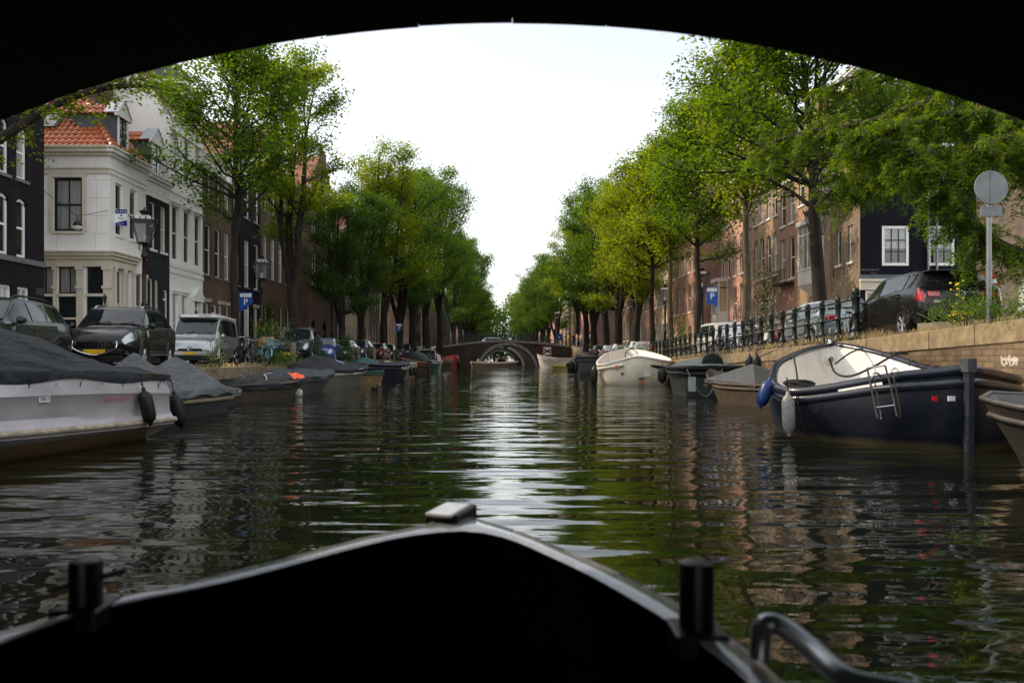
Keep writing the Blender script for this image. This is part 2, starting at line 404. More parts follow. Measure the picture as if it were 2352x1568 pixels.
# ---- near bridge: barrel vault over the camera
AX, AZ, AR = .03, -3.03, 5.752
def near_bridge():
    root = thing('stone_bridge', 'black arched bridge overhead framing the whole view', 'bridge')
    n = 48; a0 = math.asin((0.-AZ-.6)/AR)
    pts = [(AX+AR*cos(a0+(pi-2*a0)*i/n), AZ+AR*sin(a0+(pi-2*a0)*i/n)) for i in range(n+1)]
    b = MB()
    rows = []
    for y in (-10, -7, -4, -2, -1, 0, 1, 2, 2.6, 3.0):
        rows.append([(x+.012*sin(y*7+i*1.3), y, z+.012*sin(i*2.1+y*5)) if y < 2.9 else (x, y, z) for i, (x, z) in enumerate(pts)])
    b.grid(rows); b.build('vault', BR_BLACK, root, 60)
    r = MB()
    # voussoir ring, stone by stone, slightly uneven lower edge
    m = 34
    for k in range(m):
        t0, t1 = a0+(pi-2*a0)*k/m+.0002, a0+(pi-2*a0)*(k+1)/m-.0002; d = U(-.004, .007)
        q = []
        for yy in (2.55, 3.035+U(0, .012)):
            for rr in (AR-.004+d*.6, AR+.42):
                for j in range(4):
                    t = t0+(t1-t0)*j/3; q.append((AX+rr*cos(t), yy, AZ+rr*sin(t)))
        fs = []
        for j in range(3):
            fs += [(j, j+1, 8+j+1, 8+j), (4+j, 4+j+1, 12+j+1, 12+j), (8+j, 8+j+1, 12+j+1, 12+j), (j, j+1, 4+j+1, 4+j)]
        fs += [(0, 4, 12, 8), (3, 7, 15, 11)]
        r.add(q, fs)
    r.build('arch_ring', BR_BLACK, root)
    top = [(x, z) for x, z in pts]
    for y in (3.0, -10):
        s = MB()
        for i in range(n):
            (xa, za), (xb, zb) = top[i], top[i+1]
            s.quad((xa, y, za), (xb, y, zb), (xb, y, 3.5), (xa, y, 3.5))
        for sx in (-1, 1):
            x0 = pts[0][0] if sx > 0 else pts[-1][0]; z0 = pts[0][1]
            s.quad((x0, y, -.8), (sx*16, y, -.8), (sx*16, y, 3.0), (x0, y, 3.5))
            s.quad((x0, y, -.8), (x0, y, z0), (x0, y, 3.5), (x0-sx*.01, y, -.8))
        s.build('spandrel', BR_BRIDGE, root)
    for sx in (-1, 1):
        x0 = pts[0][0] if sx > 0 else pts[-1][0]
        a = MB(); a.quad((x0, -10, -.8), (x0, 3, -.8), (x0, 3, pts[0][1]), (x0, -10, pts[0][1])); a.build('abutment', BR_BLACK, root)
    d = MB(); d.add([(x, y, z) for x, z in ((-16, 3.0), (-9, 3.3), (0, 3.55), (9, 3.3), (16, 3.0)) for y in (-10.1, 3.1)],
                    [(2*i, 2*i+1, 2*i+3, 2*i+2) for i in range(4)])
    d.build('deck', ASPH, root)
    for y in (-10, 3.02):
        p = MB()
        for i in range(4):
            xs = [-16, -9, 0, 9, 16]; zs = [3.0, 3.3, 3.55, 3.3, 3.0]
            p.add([(xs[i+j], y+dy, zs[i+j]+dz) for j in (0, 1) for dy in (-.15, .15) for dz in (-.2, .12)], [(0,1,3,2),(4,6,7,5),(0,4,5,1),(2,3,7,6),(0,2,6,4),(1,5,7,3)])
        p.build('cornice', STONE, root)
        rl = MB()
        for h in (.6, 1.1): rl.tube([(x, y, z+h) for x, z in zip([-16, -9, 0, 9, 16], [3.0, 3.3, 3.55, 3.3, 3.0])], .03, 6)
        for k in range(-8, 9): rl.tube([(k*2, y, 3.1), (k*2, y, 4.65-abs(k)*.06)], .04, 6)
        rl.build('railing', IRON, root)
near_bridge()

# ---- the boat the camera sits in
def own_boat():
    root = thing('rowing_boat', 'dark bow of the boat we sit in with worn pale gunwale across the bottom', 'boat')
    L = [(980,1203),(850,1230),(700,1270),(560,1305),(450,1333),(330,1360),(200,1392),(60,1435)]
    Rr = [(1115,1196),(1200,1222),(1300,1262),(1420,1312),(1520,1362),(1620,1418),(1720,1488),(1800,1560)]
    zg = .72
    def g(p): Y = (H0-zg)*F/(p[1]-820); return Vector(((p[0]-1160)*Y/F, Y, zg))
    Lp = [g(p) for p in L]; Rp = [g(p) for p in Rr]
    tip = Vector(((Lp[0].x+Rp[0].x)/2, max(Lp[0].y, Rp[0].y)+.05, zg+.02))
    Lp += [Vector((-1.36, 1.35, zg)), Vector((-1.5, .6, zg)), Vector((-1.5, -.8, zg)), Vector((-1.2, -2.2, zg))]
    Rp += [Vector((.62, 1.1, zg)), Vector((.72, .4, zg)), Vector((.72, -.9, zg)), Vector((.45, -2.2, zg))]
    rim = list(reversed(Lp))+[tip]+Rp
    rim = smooth_path(rim, 4)
    cen = Vector((-.36, .3, zg))
    I = [(0,1478),(250,1394),(450,1352),(600,1316),(700,1289),(800,1262),(900,1238),(980,1225),(1045,1219),(1110,1223),(1180,1241),(1260,1276),(1340,1313),(1420,1357),(1500,1404),(1580,1457),(1650,1510),(1720,1568)]
    inn = [Vector((-1.08, -2.2, zg)), Vector((-1.38, -.8, zg)), Vector((-1.38, .6, zg))]+[g(p) for p in I]+[Vector((.60, .4, zg)), Vector((.60, -.9, zg)), Vector((.34, -2.2, zg))]
    inn = smooth_path(inn, 4)
    def resamp(P, n, k):
        d = [0]
        for a, b in zip(P, P[1:]): d.append(d[-1]+(b-a).length)
        return [Vector((np.interp(t, d, [p.x for p in P]), np.interp(t, d, [p.y for p in P]), np.interp(t, d, [p.z for p in P]))) for t in np.linspace(0, d[k], n)]+[Vector((np.interp(t, d, [p.x for p in P]), np.interp(t, d, [p.y for p in P]), np.interp(t, d, [p.z for p in P]))) for t in np.linspace(d[k], d[-1], n)[1:]]
    kt = max(range(len(rim)), key=lambda q: rim[q].y); ki = max(range(len(inn)), key=lambda q: inn[q].y)
    rim = resamp(rim, 60, kt); inn = resamp(inn, 60, ki)
    gw = MB()
    gw.grid([[p+Vector((0,0,-.05)) for p in rim], [p+Vector((0,0,-.004)) for p in rim], [p*.9+q*.1+Vector((0,0,.004)) for p, q in zip(rim, inn)], [p*.12+q*.88+Vector((0,0,.006)) for p, q in zip(rim, inn)], [q for q in inn]])
    gw.build('gunwale', mat('worn bluish gunwale paint', (.20,.22,.25), (.13,.145,.165), .24, scale=14, bump=.003, dirt=.25, coat=.9), root, 50)
    h = MB()
    h.grid([[p+Vector((0,0,-.03)) for p in rim], [cen.lerp(p, .985)+Vector((0,0,-.4)) for p in rim], [cen.lerp(p, .95)+Vector((0,0,-.85)) for p in rim]])
    h.grid([[p+Vector((0,0,-.001)) for p in inn], [p+Vector((0,0,-.35)) for p in inn], [p+Vector((0,0,-.6)) for p in inn], [Vector((cen.x, cen.y, .1)) for p in inn]])
    h.build('hull', mat('unlit black hull', (.0006,.0006,.0006), (.0004,.0004,.0004), .9, scale=5, spec=0), root, 40)  # near-zero colour without sheen: shade inside the bow is put into it
    # stem head block on the bow
    M = Matrix.Translation(tip+Vector((-.03, -.05, .02))) @ Matrix.Rotation(R(-24), 4, 'Z') @ Matrix.Rotation(R(4), 4, 'X')
    s = MB(); s.box(-.056, .056, -.09, .08, -.004, .011, M); s.build('stem_head', mat('weathered stem plate', (.42,.44,.46), (.32,.34,.36), .35, scale=12, dirt=.3, coat=.5), root, bev=.012)
    s = MB(); s.box(-.07, .07, -.07, .105, -.07, .006, M); s.build('stem_band', BLACK, root, bev=.008)
    # mooring bollards on the gunwale
    for (px, py, w, hh, pin) in ((197, 1395, .040, .125, 1), (1600, 1450, .040, .165, 0)):
        Y = (H0-zg)*F/(py-820); c = Vector(((px-1160)*Y/F, Y, zg))
        b = MB(); b.lathe([(w*.96, -.05), (w, .0), (w, hh-.02), (w*.93, hh-.006), (w*.6, hh), (0, hh)], 20, c)
        bo = b.build('bollard', BLACK, root, 50)
        if pin: q = MB(); q.tube([c+Vector((-.075,-.02,.05)), c+Vector((.085,.03,.085))], .008, 8); q.build('crosspin', BLACK, bo, 60)
        q = MB(); q.box(-w*1.5, w*1.5, -w*1.6, w*1.6, -.045, .012, Matrix.Translation(c)); q.build('base', BLACK, bo, bev=.008)
    def hp(px, py, z): Y = (H0-z)*F/(py-820); return Vector(((px-1160)*Y/F, Y, z))
    a = hp(1745, 1510, .74)
    path = [a, a+Vector((.004,.0,.05)), hp(1760, 1432, .815), hp(1800, 1440, .815), hp(1870, 1495, .80), hp(1960, 1565, .79), Vector((.72, 1.2, .78)), Vector((.78, .8, .76)), Vector((.78, .75, .7))]
    q = MB(); q.tube(smooth_path(path, 5), .021, 12); q.build('handrail', mat('brushed handrail steel', (.40,.43,.45), (.3,.33,.35), .3, .8, scale=10), root, 60)

def smooth_path(P, k=5, closed=False):
    P = [Vector(p) for p in P]; out = []; n = len(P)
    for i in range(n if closed else n-1):
        if closed: a, b, c, d = P[i-1], P[i], P[(i+1) % n], P[(i+2) % n]
        else: a, b, c, d = P[max(i-1, 0)], P[i], P[i+1], P[min(i+2, n-1)]
        for j in range(k):
            t = j/k
            out.append(.5*((2*b)+(c-a)*t+(2*a-5*b+4*c-d)*t*t+(3*b-a-3*c+d)*t*t*t))
    if not closed: out.append(P[-1])
    return out
own_boat()
# ================================================================== HOUSES
def FP(o, u, a, b, c):
    """facade point: a along, b up, c outwards"""
    return Vector((o[0]+u[0]*a+u[1]*c, o[1]+u[1]*a-u[0]*c, o[2]+b))
def fbox(mb, o, u, a0, a1, b0, b1, c0, c1):
    vs = [FP(o, u, a, b, c) for a in (a0, a1) for b in (b0, b1) for c in (c0, c1)]
    mb.add(vs, [(0,1,3,2),(4,6,7,5),(0,4,5,1),(2,3,7,6),(0,2,6,4),(1,5,7,3)])
def facade(mb, o, u, W, Hh, rects, depth=.2, b0=0):
    """wall with real openings and reveals"""
    xs = sorted({0, W, *[r[0] for r in rects], *[r[1] for r in rects]}); zs = sorted({b0, Hh, *[r[2] for r in rects], *[r[3] for r in rects]})
    for i in range(len(xs)-1):
        for j in range(len(zs)-1):
            ca, cb = (xs[i]+xs[i+1])/2, (zs[j]+zs[j+1])/2
            if any(r[0] < ca < r[1] and r[2] < cb < r[3] for r in rects): continue
            mb.quad(FP(o,u,xs[i],zs[j],0), FP(o,u,xs[i+1],zs[j],0), FP(o,u,xs[i+1],zs[j+1],0), FP(o,u,xs[i],zs[j+1],0))
    for a0, a1, z0, z1 in [r[:4] for r in rects]:
        for (p, q) in (((a0,z0),(a0,z1)), ((a1,z0),(a1,z1)), ((a0,z0),(a1,z0)), ((a0,z1),(a1,z1))):
            mb.quad(FP(o,u,p[0],p[1],0), FP(o,u,q[0],q[1],0), FP(o,u,q[0],q[1],-depth), FP(o,u,p[0],p[1],-depth))
def window(root, o, u, r, fm=None, bars=(1, 2), glass=None, sill=None, arch=0, wall=None, name='window', fw=.075, c=-.08, bm=None, hood=None):
    a0, a1, z0, z1 = r; fm = fm or WHITE_T; w = MB(); ht = z1
    if arch:
        n = 8; zc = lambda a: z1-arch*(2*(a-a0)/(a1-a0)-1)**2
        sp = MB()
        for i in range(n):
            x0, x1 = a0+(a1-a0)*i/n, a0+(a1-a0)*(i+1)/n
            sp.quad(FP(o,u,x0,zc(x0),-.002), FP(o,u,x1,zc(x1),-.002), FP(o,u,x1,z1+.002,-.002), FP(o,u,x0,z1+.002,-.002))
            sp.quad(FP(o,u,x0,zc(x0),-.002), FP(o,u,x1,zc(x1),-.002), FP(o,u,x1,zc(x1),c-.08), FP(o,u,x0,zc(x0),c-.08))
            w.add([FP(o,u,x,zc(x)+dz,cc) for x in (x0, x1) for dz in (-fw*1.2, 0) for cc in (c-.06, c)], [(0,2,6,4),(1,3,7,5),(0,1,5,4)])
        ht = z1-arch*.1
    fbox(w,o,u,a0,a0+fw,z0,ht-(arch*.9 if arch else 0),c-.07,c); fbox(w,o,u,a1-fw,a1,z0,ht-(arch*.9 if arch else 0),c-.07,c)
    fbox(w,o,u,a0+fw,a1-fw,z0,z0+fw,c-.07,c-.003)
    if not arch: fbox(w,o,u,a0+fw,a1-fw,z1-fw,z1,c-.07,c-.003)
    W_ = w.build(name, fm, root)
    if arch: sp.build('arch_head', wall or fm, W_)
    bw = .022; B = MB(); nx, nz = bars
    for i in range(1, nx): x = a0+fw+(a1-a0-2*fw)*i/nx; fbox(B,o,u,x-bw,x+bw,z0+fw,ht-fw*.6,c-.055,c-.02)
    for j in range(1, nz):
        z = z0+fw+(z1-z0-2*fw)*j/nz; t = .035 if nz == 2 else bw; fbox(B,o,u,a0+fw,a1-fw,z-t,z+t,c-.05,c-.014)
    if B.v: B.build('glazing_bar', bm or fm, W_)
    g = MB(); g.quad(FP(o,u,a0+.02,z0+.02,c-.045), FP(o,u,a1-.02,z0+.02,c-.045), FP(o,u,a1-.02,z1-.005,c-.045), FP(o,u,a0+.02,z1-.005,c-.045))
    g.build('pane', glass or random.choice([GLASS, GLASS, GLASS_C, GLASS_W]), W_)
    if sill is not False:
        s = MB(); fbox(s,o,u,a0-.06,a1+.06,z0-.11,z0-.002,-.05,.07); s.build('sill', sill or SILL, W_)
    if hood:
        h = MB(); fbox(h,o,u,a0-.1,a1+.1,z1+.004,z1+.12,.003,.06); fbox(h,o,u,a0-.15,a1+.15,z1+.122,z1+.18,.003,.12); h.build('hood_mould', hood, W_)
    return W_
def cornice(root, o, u, W, z, m=None, h=.75, out=.32, ext=(0, 0)):
    b = MB(); a0, a1 = -ext[0], W+ext[1]
    fbox(b,o,u,a0,a1,z-h,z-h*.85,.003,.07); fbox(b,o,u,a0,a1,z-h*.848,z-h*.34,.003,.035)
    fbox(b,o,u,a0,a1,z-h*.338,z-h*.2,.003,.12); fbox(b,o,u,a0,a1,z-h*.198,z-h*.08,.003,out*.8); fbox(b,o,u,a0,a1,z-h*.078,z,.003,out)
    return b.build('cornice', m or WHITE_T, root)
def chimney(root, x, y, z0, z1, m, w=.7, d=1.0):
    b = MB(); b.box(x-w/2, x+w/2, y-d/2, y+d/2, z0, z1); b.box(x-w/2-.06, x+w/2+.06, y-d/2-.06, y+d/2+.06, z1+.002, z1+.12)
    c = b.build('chimney', m, root)
    p = MB()
    for k in (-.25, .25): p.lathe([(.1, 0), (.09, .3), (.11, .32), (.11, .38), (0, .38)], 10, (x, y+k*d, z1+.122))
    p.build('chimney_pot', TILE_D, c, 40); return c
def hoist_beam(root, W, z):
    b = MB(); b.box(W/2-.07, W/2+.07, -1.0, -.003, z, z+.2); b.tube([(W/2, -.9, z), (W/2, -.9, z-.25)], .015, 6); b.build('hoist_beam', WHITE_T, root)
def door(root, o, u, r, dm, fm=None, name='door', surround=None):
    a0, a1, z0, z1 = r; d = MB(); c = -.1
    fbox(d,o,u,a0+.06,a1-.06,z0,z1-.5,c-.05,c)
    for k in (0, 1):
        for j in (0, 1):
            x0 = a0+.14+k*(a1-a0-.28)/2+.01*k; x1 = a0+.14+(k+1)*(a1-a0-.28)/2-.03
            fbox(d,o,u,x0,x1,z0+.2+j*.95,z0+.95+j*.9,c+.001,c+.02)
    D = d.build(name, dm, root, bev=.004)
    f = MB(); fbox(f,o,u,a0,a0+.06,z0,z1,c-.06,c+.04); fbox(f,o,u,a1-.06,a1,z0,z1,c-.06,c+.04); fbox(f,o,u,a0+.06,a1-.06,z1-.5,z1-.42,c-.06,c+.03); fbox(f,o,u,a0+.06,a1-.06,z1-.06,z1,c-.06,c+.03)
    f.build('frame', fm or WHITE_T, D)
    g = MB(); g.quad(FP(o,u,a0+.05,z1-.44,c-.02), FP(o,u,a1-.05,z1-.44,c-.02), FP(o,u,a1-.05,z1-.04,c-.02), FP(o,u,a0+.05,z1-.04,c-.02)); g.build('fanlight', GLASS, D)
    h = MB(); h.ball(FP(o,u,a1-.2,z0+1.0,c+.04), .03, 6); h.build('handle', CHROME, D, 60)
    s = MB(); fbox(s,o,u,a0-.15,a1+.15,z0-.16,z0-.002,-.1,.35); s.build('step', STONE, D)
    return D
def pediment(root, o, u, a0, a1, z, m):
    b = MB(); fbox(b,o,u,a0,a0+.16,z-2.7,z,.003,.12); fbox(b,o,u,a1-.16,a1,z-2.7,z,.003,.12); fbox(b,o,u,a0-.1,a1+.1,z+.002,z+.2,.003,.2)
    pa, pb, pc = (a0-.16, z+.203), (a1+.16, z+.203), ((a0+a1)/2, z+.75)
    vs = [FP(o,u,x,y,c) for c in (.003, .22) for x, y in (pa, pb, pc)]
    b.add(vs, [(0,1,2),(3,4,5),(0,1,4,3),(1,2,5,4),(0,2,5,3)]); return b.build('pediment', m, root)
def tile_slope(mb, p00, p10, p01, p11, pitch=.26, row=.34, amp=.035):
    """pantile surface: p00-p10 along the eave, p01-p11 along the ridge (may be shorter)"""
    p00, p10, p01, p11 = map(Vector, (p00, p10, p01, p11)); nrm = (p10-p00).cross(p01-p00).normalized()
    if nrm.z < 0: nrm = -nrm
    L = (p10-p00).length; S = ((p01+p11)/2-(p00+p10)/2).length; nr = max(2, int(S/row)); e = (p10-p00).normalized()
    for j in range(nr):
        rows = []
        for q, lift in ((j, .045), (j+1.12, .0)):
            v = q/nr; a = p00.lerp(p01, min(v, 1)); b = p10.lerp(p11, min(v, 1)); s0 = (a-p00).dot(e); s1 = (b-p00).dot(e)
            n = max(2, int(L/pitch*6)); row_ = []
            for i in range(n+1):
                s = max(s0, min(s1, L*i/n)); p = a+e*(s-s0)
                row_.append(p+nrm*(lift+amp*cos(2*pi*s/pitch)))
            rows.append(row_)
        mb.grid(rows)
        # lower lip of the course
        mb.grid([rows[0], [p-nrm*.05 for p in rows[0]]])
def house(label, X, y0, y1, side, Hh, wall, floors, group=None, base=None, D=10, corn=None, roof='tile', cornm=None, depth=.2, roofm=None, corn_h=.75, zoff=None, hoist=True, beltz=(), attic=2.6, name='canal_house', chim=1):
    """side -1: left bank (faces +x), +1: right bank. floors: (z0,z1,[(a0,a1)..],kwargs); a measured along the facade from the near end"""
    W = y1-y0; zg = (zL if side < 0 else zR)((y0+y1)/2) if zoff is None else zoff
    if side < 0: root = thing(name, label, 'house', (X, y0, zg), R(90), group)
    else: root = thing(name, label, 'house', (X, y1, zg), R(-90), group)
    o = (0,0,0); u = (1,0)
    fl = []; allr = []
    for f in floors:
        kw = f[3] if len(f) > 3 else {}
        for (a0, a1) in f[2]:
            if side > 0: a0, a1 = W-a1, W-a0
            fl.append(((a0, a1, f[0], f[1]), kw)); allr.append((a0, a1, f[0], f[1]))
    b = MB(); facade(b, o, u, W, Hh, allr, depth, -.6)
    for xx in (0, W): b.quad((xx,0,-.6), (xx,D,-.6), (xx,D,Hh), (xx,0,Hh))
    b.quad((0,D,-.6), (W,D,-.6), (W,D,Hh), (0,D,Hh)); b.quad((0,0,Hh-.05),(W,0,Hh-.05),(W,D,Hh-.05),(0,D,Hh-.05))
    b.build('wall', wall, root)
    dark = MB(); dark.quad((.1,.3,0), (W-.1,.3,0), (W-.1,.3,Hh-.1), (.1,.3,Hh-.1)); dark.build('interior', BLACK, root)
    for r, kw in fl:
        kw = dict(kw)
        if kw.pop('door', None): door(root, o, u, r, kw.get('dm', BLKTRIM))
        else: window(root, o, u, r, wall=wall, **kw)
    if base: bb = MB(); fbox(bb,o,u,0,W,-.6,base[0],.003,.03); bb.build('plinth', base[1], root)
    for z, m in beltz: bb = MB(); fbox(bb,o,u,0,W,z-.09,z+.09,.003,.06); bb.build('string_course', m, root)
    if corn is not False: cornice(root, o, u, W, Hh+.12, cornm, corn_h)
    rm = roofm or TILE_D
    r = MB(); t = attic
    if roof == 'tile':
        r.quad((0,.1,Hh), (W,.1,Hh), (W,D*.42,Hh+t), (0,D*.42,Hh+t)); r.quad((0,D-.1,Hh), (W,D-.1,Hh), (W,D*.42,Hh+t), (0,D*.42,Hh+t))
        g = MB(); g.quad((0,.1,Hh),(0,D*.42,Hh+t),(0,D-.1,Hh)); g.quad((W,.1,Hh),(W,D*.42,Hh+t),(W,D-.1,Hh)); g.build('gable', wall, root)
    elif roof == 'mansard':
        r.quad((0,.15,Hh), (W,.15,Hh), (W,1.0,Hh+t*.8), (0,1.0,Hh+t*.8)); r.quad((0,1,Hh+t*.8), (W,1,Hh+t*.8), (W,D,Hh+t*.8), (0,D,Hh+t*.8))
        for xx in (.002, W-.002): r.quad((xx,.15,Hh),(xx,1,Hh+t*.8),(xx,D,Hh+t*.8),(xx,D,Hh))
    elif roof == 'gable':
        g = MB(); g.quad((0,0,Hh),(W,0,Hh),(W*.62,0,Hh+t*.8),(W*.62,0,Hh+t),(W*.38,0,Hh+t),(W*.38,0,Hh+t*.8)); g.build('gable', wall, root)
        r.quad((0,.05,Hh), (W/2,.05,Hh+t*.9), (W/2,D,Hh+t*.9), (0,D,Hh)); r.quad((W,.05,Hh), (W/2,.05,Hh+t*.9), (W/2,D,Hh+t*.9), (W,D,Hh))
    elif roof == 'flat': r.quad((0,.05,Hh+.05), (W,.05,Hh+.05), (W,D,Hh+.05), (0,D,Hh+.05))
    if r.v: r.build('roof', rm, root)
    if chim: chimney(root, W*.15, D*.5, Hh+t*.3, Hh+t+1.0, BR_BROWN)
    if hoist and roof != 'flat': hoist_beam(root, W, Hh+.3)
    return root, o, u, W
def dormer(root, o, u, a0, a1, z0, z1, back, front=-.35, m=SLATE, tilem=TILE):
    """dormer on a facade-side roof slope: front window, slate cheeks, tiled pitched roof"""
    d = MB(); mid = (a0+a1)/2
    for a in (a0, a1): d.quad(FP(o,u,a,z0,front), FP(o,u,a,z1,front), FP(o,u,a,z1,-back), FP(o,u,a,z0,-back*.25))
    D = d.build('dormer', m, root)
    window(D, o, u, (a0, a1, z0, z1), bars=(2, 2), c=front+.09, sill=False, name='frame', bm=BLKTRIM)
    t = MB(); zr = z1+.55
    f = MB()
    for s, a in ((-1, a0), (1, a1)):
        tile_slope(t, FP(o,u,a+s*.14,z1-.02,front), FP(o,u,a+s*.14,z1-.02,-back), FP(o,u,mid,zr,front), FP(o,u,mid,zr,-back-.35), .26, .3, .03)
    t.build('roof', tilem, D)
    vs = [FP(o,u,a,z,c) for c in (front-.02, front+.12) for a, z in ((a0-.2, z1+.003), (a1+.2, z1+.003), (mid, zr+.12))]
    f.add(vs, [(0,1,2),(3,4,5),(0,1,4,3),(1,2,5,4),(0,2,5,3)]); fbox(f,o,u,a0-.2,a1+.2,z1-.12,z1,front+.001,front+.16)
    f.build('gablet', WHITE_T, D)
    z = MB(); z.quad(FP(o,u,a0-.22,z1+.02,front+.16),FP(o,u,mid,zr+.16,front+.16),FP(o,u,mid,zr+.16,front-.45),FP(o,u,a0-.22,z1+.02,front-.45))
    z.quad(FP(o,u,a1+.22,z1+.02,front+.16),FP(o,u,mid,zr+.16,front+.16),FP(o,u,mid,zr+.16,front-.45),FP(o,u,a1+.22,z1+.02,front-.45)); z.build('lead_cap', ZINC, D)
    return D
def wall_lantern(root, o, u, a, z):
    b = MB(); p = FP(o,u,a,z,.35); b.tube([FP(o,u,a,z-.35,.0), FP(o,u,a,z-.4,.2), p+Vector((0,0,-.2))], .02, 6)
    b.lathe([(.03,-.2),(.04,-.17),(.08,.06),(.10,.07),(.04,.15),(.02,.2),(0,.23)], 6, p); b.build('wall_lantern', IRON, root)

XF = -16.5
def ev(W, n, w, off=0): return [(W*(i+.5)/n-w/2+off, W*(i+.5)/n+w/2+off) for i in range(n)]
# ---- LEFT BANK
# dark brick house cut by the frame
r_, o_, u_, W_ = house('tall dark purple-brown brick house with narrow arched white windows at far left', XF, 12.0, 26.5, -1, 14.2, BR_DARK,
    [(6.4, 8.25, [(13.0-k*.93, 13.55-k*.93) for k in range(13)], dict(arch=.22, bars=(1,2), fw=.09)),
     (3.75, 5.75, [(13.0-k*.93, 13.55-k*.93) for k in range(13)], dict(arch=.14, bars=(1,2), fw=.09, sill=False)),
     (9.6, 11.4, [(13.0-k*.93, 13.55-k*.93) for k in range(13)], dict(arch=.22, bars=(1,2), fw=.09)),
     (1.2, 2.75, [(13.05-k*.93, 13.7-k*.93) for k in range(13)], dict(bars=(2,1), fw=.09, sill=False))],
    roof='mansard', roofm=TILE_K, beltz=((3.64, SILL),), cornm=BLKTRIM, hoist=False, name='brick_house')
pl = MB(); fbox(pl, o_, u_, 14.02, 14.44, 2.55, 2.8, .003, .02); plo = pl.build('street_sign', mat('dark street name plate', (.05,.05,.055), None, .5), r_)
